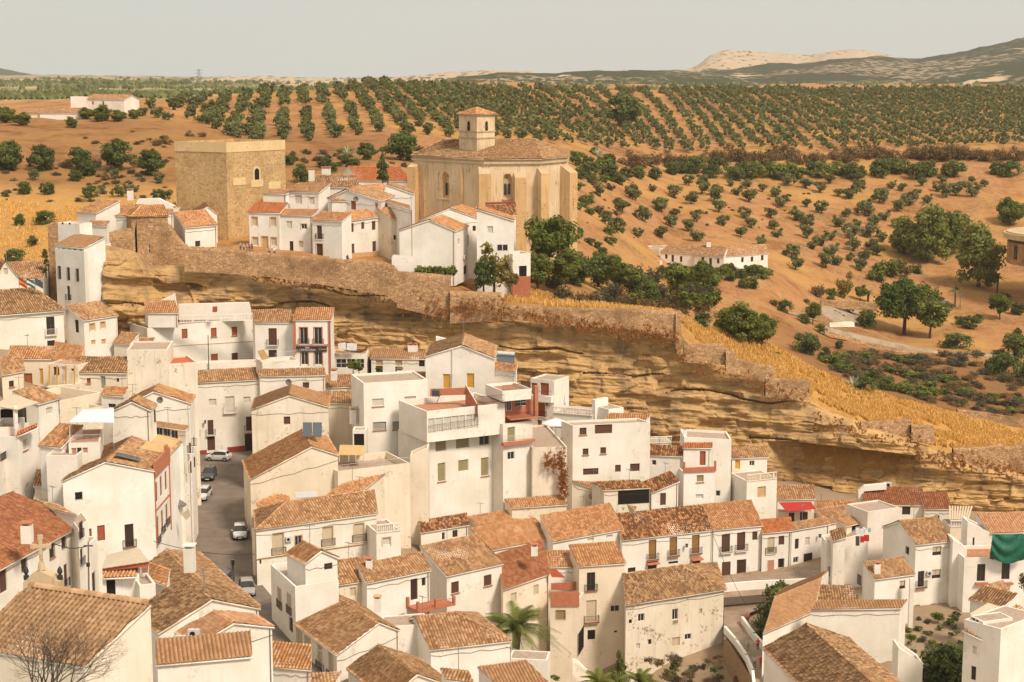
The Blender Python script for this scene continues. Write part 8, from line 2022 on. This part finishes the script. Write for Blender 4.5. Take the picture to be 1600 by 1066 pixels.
# ---- bridge
br = house('stone_bridge', 'small arched stone bridge with white parapets leading to the lane, lower right', 'bridge'); del br['_new']
zb_ = -14.6
Lp = [PZ(x, y, zb_) for x, y in ((1133, 990), (1150, 1010), (1166, 1034), (1176, 1058), (1180, 1100))]; Rp = [PZ(x, y, zb_) for x, y in ((1160, 975), (1178, 1000), (1196, 1020), (1197, 1050), (1198, 1100))]
br.location = Lp[1]
m = MB()
for i in range(4): m.poly([Lp[i], Lp[i + 1], Rp[i + 1], Rp[i]], M['track'])
m.build('deck', br)
def parapet(pts, hgt, th, mat, parent, name='parapet'):
    m = MB()
    for a, b in zip(pts[:-1], pts[1:]):
        a, b = Vector(a), Vector(b); u = hz(b - a).normalized(); n = Vector((u.y, -u.x, 0)); c0 = (a + b) / 2; m.box(c0 + up * hgt / 2, (b - a) / 2 + u * th * .5, n * th / 2, up * hgt / 2, M[mat])
    return m.build(name, parent)
parapet(Lp, 1.0, .35, 'cool', br); parapet(Rp, 1.0, .35, 'cool', br)
m = MB(); a, b = Lp[0], Lp[3]; u = hz(b - a).normalized(); n = Vector((u.y, -u.x, 0)); L = (b - a).length; n = -n if n.y > 0 else n
cx_ = L * .52; r_ = 2.3; zs = zb_ - 5.2; pts = [a - up * 9, a + u * (cx_ - r_) - up * 9]; 
pts = [Vector((a.x, a.y, zb_ - 9)), a + u * (cx_ - r_) - up * 9] + [a + u * (cx_ - r_ * math.cos(i * math.pi / 10)) + up * (zs - zb_ + r_ * math.sin(i * math.pi / 10)) for i in range(11)] + [a + u * (cx_ + r_) - up * 9, b - up * 9, Vector((b.x, b.y, zb_)), Vector((a.x, a.y, zb_))]
pl = [Vector(p_) + n * .2 for p_ in pts]; tr = geometry.tessellate_polygon([pl])
for t_ in tr: m.poly([pl[i] for i in t_], M['bridge'])
arc = pl[1:14]; 
for p1, p2 in zip(arc[:-1], arc[1:]): m.poly([p1, p2, p2 - n * 4.5, p1 - n * 4.5], M['bridge'])
m.build('arch', br)
h = house('white_parapet', 'long white parapet wall hung with little pots between the lane and the bridge', 'wall'); del h['_new']
pp = [PZ(x, y, -11.6) for x, y in ((1131, 914), (1180, 910), (1225, 908), (1262, 906), (1292, 902))]; h.location = pp[0]; 
m = MB()
for a, b in zip(pp[:-1], pp[1:]): u = hz(b - a); n = Vector((u.y, -u.x, 0)).normalized(); m.box((a + b) / 2 - up * 2.0, u / 2, n * .2, up * 2.2, M['cool'])
m.build('wall', h)
for i in range(14):
    x = 1133 + (i % 7) * 5.2 + (i // 7) * 2; y = 921 + (i // 7) * 9 - (i % 7) * .4; p_ = P(x, y, 201.6); m = MB(); m.tube([p_, p_ + up * .16, p_ + up * .22], [.08, .13, .14], M[['brick', 'gutter', 'iron'][i % 3]], 7); o = m.build('flower_pot', loc=p_); tag(o, 'small flower pot hung on the white parapet wall by the bridge', 'flower pot', 'pots hung on the white parapet')
wall_thing('curving stone-topped garden wall at the bottom, right of the palm', [(894, 1030), (904, 1034), (918, 1048), (930, 1068)], [(894, 1080), (930, 1090)], 176, .5, 'old')
for x, y, w, D, k in [(1050,1062,40,181,'greyscrub'),(1085,1050,36,184,'greyscrub'),(1110,1068,34,182,'scrub'),(1010,1075,36,178,'greyscrub'),(868,1062,20,172,'greenbush'),(1120,1030,22,186,'scrub')]: tree_px(k, x, y, w, 'weed_bush', 'scrubby weed bush at the foot of the weathered house by the bridge', 'bush', 'weeds at the foot of the weathered house', .6, dist=D)
# ---- cars
def car(p, yaw, paint, label, L=4.1, W=1.74, H=1.48, dark=False, suv=False):
    root = empty('parked_car', p); tag(root, label, 'car'); root.rotation_euler = (0, 0, yaw); root.scale = (1.14, 1.14, 1.14)
    pm, nt, b = newmat('car_paint', .28, .5); b.inputs['Base Color'].default_value = (*paint, 1); b.inputs['Coat Weight'].default_value = .5
    # stations: x along, (z bottom, half width low, belt z, half width belt, roof z, half width roof)
    st = [(-.50, .42, .62, .62, .80, .74, .60), (-.47, .28, .80, .80, .86, .92, .78), (-.43, .22, .84, .86, .93, 1.05, .80), (-.36, .20, .86, .87, .95, 1.40, .66), (-.22, .18, .87, .87, .94, H, .64), (-.02, .18, .87, .87, .93, H + .02, .64), (.10, .18, .87, .87, .92, H - .05, .62), (.27, .20, .86, .86, .88, .93, .78), (.36, .22, .85, .83, .82, .84, .74), (.45, .26, .80, .76, .74, .76, .66), (.50, .36, .62, .60, .60, .62, .52)]
    V = []; Q = []; mi = []; k = W / 1.74
    for x, zb, wl, wb, zbelt, zr, wr in st:
        X = x * L
        V += [(X, -wl * k * .92, zb), (X, -wl * k, zb + .14), (X, -wb * k, (zb + zbelt) * .55), (X, -wb * k * .97, zbelt), (X, -wr * k, max(zr - .06, zbelt + .01)), (X, -wr * k * .82, zr), (X, 0, zr + .02),
              (X, wr * k * .82, zr), (X, wr * k, max(zr - .06, zbelt + .01)), (X, wb * k * .97, zbelt), (X, wb * k, (zb + zbelt) * .55), (X, wl * k, zb + .14), (X, wl * k * .92, zb)]
    m = 13
    for i in range(len(st) - 1):
        for j in range(m - 1):
            Q.append((i * m + j, (i + 1) * m + j, (i + 1) * m + j + 1, i * m + j + 1))
            cab = 2 <= i <= 6
            g = (j in (3, 8) and 3 <= i <= 5) or (i == 2 and j in (4, 5, 6, 7)) or (i == 6 and j in (3, 4, 5, 6, 7, 8))
            mi.append(1 if g else 0)
    body = npmesh('body', V, [q for q in Q], [pm, M['glass']], root, mi, None, True, off=(0, 0, 0))
    e = MB(); e.poly([V[j] for j in range(m)][::-1], pm); e.poly([V[(len(st) - 1) * m + j] for j in range(m)], pm); e.build('end_panel', root, world=False)
    for sx in (-.31, .31):
        for sy in (-1, 1):
            w = MB(); c_ = (sx * L, sy * (.80 * k), .31); n_ = 14
            a = [(c_[0] + math.cos(i * 2 * math.pi / n_) * .31, c_[1] - sy * .12, c_[2] + math.sin(i * 2 * math.pi / n_) * .31) for i in range(n_)]; b_ = [(x, c_[1] + sy * .09, z) for x, _, z in a]
            for i in range(n_): w.poly([a[i], a[(i + 1) % n_], b_[(i + 1) % n_], b_[i]], M['iron'])
            w.poly(b_, M['iron']); w.poly(a, M['iron']); wo = w.build('wheel', root, world=False)
            r = MB(); r.poly([(c_[0] + math.cos(i * .7854) * .19, c_[1] + sy * .1, c_[2] + math.sin(i * .7854) * .19) for i in range(8)], M['steel']); r.build('rim', wo, world=False)
    for sy in (-1, 1):
        l = MB(); l.box((.475 * L, sy * .60 * k, .62), (.05, -.0, 0), (0, .15, 0), (0, 0, .07), M['ac']); l.build('headlight', root, world=False)
        l = MB(); l.box((-.475 * L, sy * .66 * k, .80), (.05, 0, 0), (0, .10, 0), (0, 0, .12), M['redpaint']); l.build('tail_light', root, world=False)
        l = MB(); l.box((.13 * L, sy * .95 * k, .95), (.05, 0, 0), (0, .09, 0), (0, 0, .06), pm); l.build('wing_mirror', root, world=False)
    l = MB(); l.box((.497 * L, 0, .42), (.02, 0, 0), (0, .42, 0), (0, 0, .09), M['iron']); l.build('grille', root, world=False)
    l = MB(); l.box((.505 * L, 0, .34), (.01, 0, 0), (0, .25, 0), (0, 0, .055), M['linen']); l.build('number_plate', root, world=False)
    return root
WH = (.62, .60, .57); q90 = -math.pi / 2
car(zstreet(375, 838), q90 + .17, WH, 'white car parked alone facing the viewer on the right side of the street', H=1.5)
car(zstreet(317, 778), q90 - .04, WH, 'white sedan parked facing the viewer on the left side of the street', L=4.5, H=1.42)
car(zstreet(327, 747), q90 + .05, (.05, .05, .05), 'dark grey car parked between the two white ones on the left', L=4.3, H=1.55)
car(zstreet(342, 719), math.pi - .15, WH, 'small white hatchback parked sideways at the far end of the street', L=3.6, H=1.45)
car(zstreet(386, 926), q90 + .20, (.32, .30, .27), 'silver-grey car parked at the near right side of the street', L=4.2)
car(zstreet(349, 915), q90 - .1, (.10, .09, .15), 'bluish car half hidden behind the long straw-coloured roof', L=4.2)
q = onback(1325, 489); q.z += .35; car(q, math.pi / 2 + .2, (.34, .32, .29), 'silver car parked in the hillside car park seen from behind', H=1.55)
q = onback(1478, 482); q.z += .35; car(q, .2, (.05, .045, .045), 'dark car on the hillside road right of the umbrella pine')
q = P(435, 1003, 158); 
# ---- people
q = zstreet(290, 849); person(290, 849, q.y / S, 'person in a white shirt and dark trousers walking on the left pavement', (.6, .58, .58), (.03, .03, .03), gnd=q.z + .15, face=.5)
q = zstreet(364, 892); person(364, 892, q.y / S, 'person dressed all in black walking down the middle of the street', (.015, .014, .015), (.02, .018, .018), gnd=q.z + .03, face=0)
for x, y, top, leg, lb, fc in ((1169, 1017, (.20, .38, .36), (.55, .2, .13), 'child in a pale teal top on the bridge', 3.0), (1184, 1016, (.75, .04, .16), (.04, .035, .05), 'person in a hot pink top on the bridge near the right parapet', 3.1), (1179, 1044, (.65, .5, .46), (.20, .16, .15), 'person in a pale pink shirt and grey trousers on the bridge', 3.1), (1189, 1044, (.62, .03, .035), (.5, .03, .03), 'person in a long red dress on the bridge', 3.1)):
    q = PZ(x, y, zb_); person(x, y, q.y / S, lb, top, leg, gnd=zb_, face=fc, hgt=1.3 if 'child' in lb else 1.68)
q = PZ(1168, 975, -14.6); person(1168, 975, q.y / S, 'person with a red top and dark shorts on the lane above the bridge', (.45, .12, .08), (.05, .04, .06), gnd=-14.57, face=3)
for i, (x, y, top, lb) in enumerate(((376, 393, (.30, .30, .36), 'person in grey-blue behind the parapet, leftmost of the group by the keep'), (381, 394, (.60, .34, .32), 'person in pink behind the parapet by the keep'), (386, 394, (.6, .56, .54), 'person in white behind the parapet by the keep'), (390, 394, (.45, .12, .10), 'person in red behind the parapet by the keep'), (394, 393, (.02, .02, .03), 'person in black behind the parapet, rightmost of the group by the keep'), (421, 400, (.58, .44, .34), 'person in beige by the ochre door of the first white house'), (429, 400, (.66, .65, .65), 'person in a bright white shirt beside the ochre door of the first white house'))):
    person(x, y, 255, lb, top, (.05, .05, .08), face=(i * 1.1) % 3)
person(543, 408, 250.6, 'person in dark clothes sitting on the parapet in front of the corner house', (.06, .08, .10), (.04, .04, .05), sit=True, face=.6, hgt=1.7)
def table(px, py, D, label):
    p = P(px, py, D); r = empty('table', p); tag(r, label, 'table'); m = MB(); m.tube([p + up * .70, p + up * .74], .42, M['bframe'], 12); m.build('tabletop', r); m = MB(); m.tube([p, p + up * .7], .04, M['iron'], 6); m.tube([p, p + up * .03], .25, M['iron'], 8); m.build('leg', r)
for i, (x, y, D) in enumerate(((853, 689, 224), (862, 692, 222.5), (873, 694, 221.5))): table(x, y, D, ['left round table under the open white parasol', 'middle round table under the open white parasol', 'right round table under the open white parasol'][i])
cl = [((.04, .035, .04), 'black'), ((.45, .08, .07), 'red'), ((.5, .46, .44), 'white'), ((.06, .07, .16), 'navy'), ((.3, .12, .1), 'maroon'), ((.25, .25, .22), 'olive-grey')]
for i, (x, y, D) in enumerate(((849, 690, 224.5), (857, 689, 225), (860, 693, 222), (867, 692, 223.5), (870, 695, 221), (877, 694, 222))): person(x, y, D, 'person in a %s top seated at the tables under the open parasol' % cl[i][1], cl[i][0], (.03, .03, .04), sit=True, face=i * 1.3)
# flags
for x, cols, lb in ((30, ['redcloth', 's_y', 'redcloth'], 'red and yellow striped flag on the pole behind the hipped brown roof'), (42, ['green', 'linen', 'green'], 'green and white striped flag on the pole behind the hipped brown roof'), (55, ['bglass'], 'dark blue flag on the pole behind the hipped brown roof')):
    p = P(x, 452, 224); r = empty('flag', p); tag(r, lb, 'flag'); m = MB(); m.tube([p - up * .5, p + up * 1.9], .04, M['steel'], 5); m.build('flagpole', r)
    m = MB(); k = len(cols)
    for j, c_ in enumerate(cols):
        z1 = 1.8 - 1.1 * j / k; z0 = 1.8 - 1.1 * (j + 1) / k
        for s_ in range(4): x0, x1 = s_ * .32, (s_ + 1) * .32; y0, y1 = math.sin(s_ * 1.3) * .12, math.sin((s_ + 1) * 1.3) * .12; m.poly([p + Vector((x0, y0, z0 - x0 * .5)), p + Vector((x1, y1, z0 - x1 * .5)), p + Vector((x1, y1, z1 - x1 * .5)), p + Vector((x0, y0, z1 - x0 * .5))], M[c_])
    m.build('cloth', r)
# utility pole with cables lower left
q = P(139, 935, 150); mb = MB(); mb.tube([q, P(138, 847, 150)], [.1, .08], M['gutter'], 8); mb.box(P(138, 853, 150), (.5, 0, 0), (0, .06, 0), (0, 0, .06), M['iron']); mb.box(P(138, 882, 150) - Vector((0, .1, 0)), (.18, 0, 0), (0, .1, 0), (0, 0, .22), M['iron'])
o = mb.build('utility_pole', loc=q); tag(o, 'thin dark utility pole among the white houses, lower left', 'pole')
def cable(a, b, sag, label, r=.035):
    a, b = Vector(a), Vector(b); m = MB(); m.tube([a.lerp(b, i / 12) - up * sag * math.sin(math.pi * i / 12) for i in range(13)], r, M['iron'], 4); o = m.build('cable', loc=a); tag(o, label, 'cable')
cable(P(138, 853, 150), P(83, 849, 150), .4, 'black cable from the utility pole to the long white house', .05)
cable(P(240, 846, 168), P(398, 866, 178), .6, 'black cable crossing the street from the red-framed facade')
cable(P(1115, 838, 202.6), P(1165, 945, 190), .5, 'thin cable from the row house down to the lane')
# hillside lamp poles
for i, (x, y, hh, lb) in enumerate(((1328, 410, 60, 'thin utility pole on the olive slope above the farmhouse'), (1500, 484, 26, 'lamp post beside the tall thin palm'),)):
    q = onback(x, y); mb = MB(); mb.tube([q, q + up * hh * q.y / F], .12, M['gutter'], 6); mb.box(q + up * (hh * q.y / F - .5), (.9, 0, 0), (0, .08, 0), (0, 0, .08), M['gutter']); o = mb.build('pole', loc=q); tag(o, lb, 'pole')
# ================================================================== CAMERA, SKY, LIGHT
cam = bpy.data.cameras.new('camera'); co = bpy.data.objects.new('camera', cam); COL.objects.link(co); co.location = (0, 0, ZC); co.rotation_euler = (math.pi / 2 - PITCH, 0, 0)
cam.sensor_width = 36; cam.lens = 36 * F / 1600; cam.clip_end = 20000; cam.clip_start = 1; SC.camera = co
W_ = bpy.data.worlds.new('World'); SC.world = W_; W_.use_nodes = True; nt = W_.node_tree; bg = nt.nodes['Background']
EL, AZ = 48.0, 139.0   # sun behind the viewer, to the right
sky = nt.nodes.new('ShaderNodeTexSky'); sky.sky_type = 'NISHITA'; sky.sun_disc = False; sky.sun_elevation = math.radians(EL); sky.sun_rotation = math.radians(AZ); sky.dust_density = 4; sky.air_density = 1; sky.altitude = 500
g = nt.nodes.new('ShaderNodeTexCoord'); nz = nt.nodes.new('ShaderNodeTexNoise'); nz.inputs['Scale'].default_value = 2.2; nz.inputs['Detail'].default_value = 4; nt.links.new(g.outputs['Generated'], nz.inputs['Vector'])
sep = nt.nodes.new('ShaderNodeSeparateXYZ'); nt.links.new(g.outputs['Generated'], sep.inputs[0])
veil = ramp(nt, sep.outputs['Z'], [(0, (.50, .52, .49)), (.06, (.475, .515, .51)), (.35, (.66, .63, .57)), (1, (.80, .75, .67))])   # thin bright overcast
veil = mix(nt, mth(nt, 'MULTIPLY', nz.outputs['Fac'], .15), veil, (.45, .465, .45))
bg.inputs['Strength'].default_value = .1; nt.links.new(sky.outputs['Color'], bg.inputs['Color'])
b2 = nt.nodes.new('ShaderNodeBackground'); nt.links.new(veil, b2.inputs['Color']); ms = nt.nodes.new('ShaderNodeMixShader'); ms.inputs[0].default_value = .92
nt.links.new(bg.outputs[0], ms.inputs[1]); nt.links.new(b2.outputs[0], ms.inputs[2]); nt.links.new(ms.outputs[0], nt.nodes['World Output'].inputs['Surface'])
sl = bpy.data.lights.new('sun', 'SUN'); sl.energy = 3.1; sl.angle = math.radians(12); sl.color = (1, .875, .745); so = bpy.data.objects.new('sun', sl); COL.objects.link(so)
el, az = math.radians(EL), math.radians(AZ); d = Vector((math.sin(az) * math.cos(el), math.cos(az) * math.cos(el), math.sin(el))); so.rotation_euler = d.to_track_quat('Z', 'Y').to_euler()
# air
hm = bpy.data.materials.new('air'); hm.use_nodes = True; nt = hm.node_tree; nt.nodes.remove(nt.nodes['Principled BSDF']); pv = nt.nodes.new('ShaderNodeVolumePrincipled'); pv.inputs['Density'].default_value = .000055; pv.inputs['Color'].default_value = (.95, .93, .88, 1); pv.inputs['Anisotropy'].default_value = .2
nt.links.new(pv.outputs['Volume'], nt.nodes['Material Output'].inputs['Volume'])
mb = MB(); mb.abox(-6500, 6500, -400, 9500, -45, 640, hm); o = mb.build('haze'); tag(o, kind='stuff')
SC.view_settings.view_transform = 'Standard'; SC.view_settings.look = 'None'; SC.view_settings.exposure = 0.3; SC.view_settings.gamma = 1
SC.cycles.max_bounces = 6; SC.cycles.diffuse_bounces = 3; SC.cycles.volume_bounces = 1; SC.cycles.transparent_max_bounces = 4
for o in list(bpy.data.objects):
    if '_new' in o.keys(): print('UNUSED', o.name, o.get('label')); del o['_new']
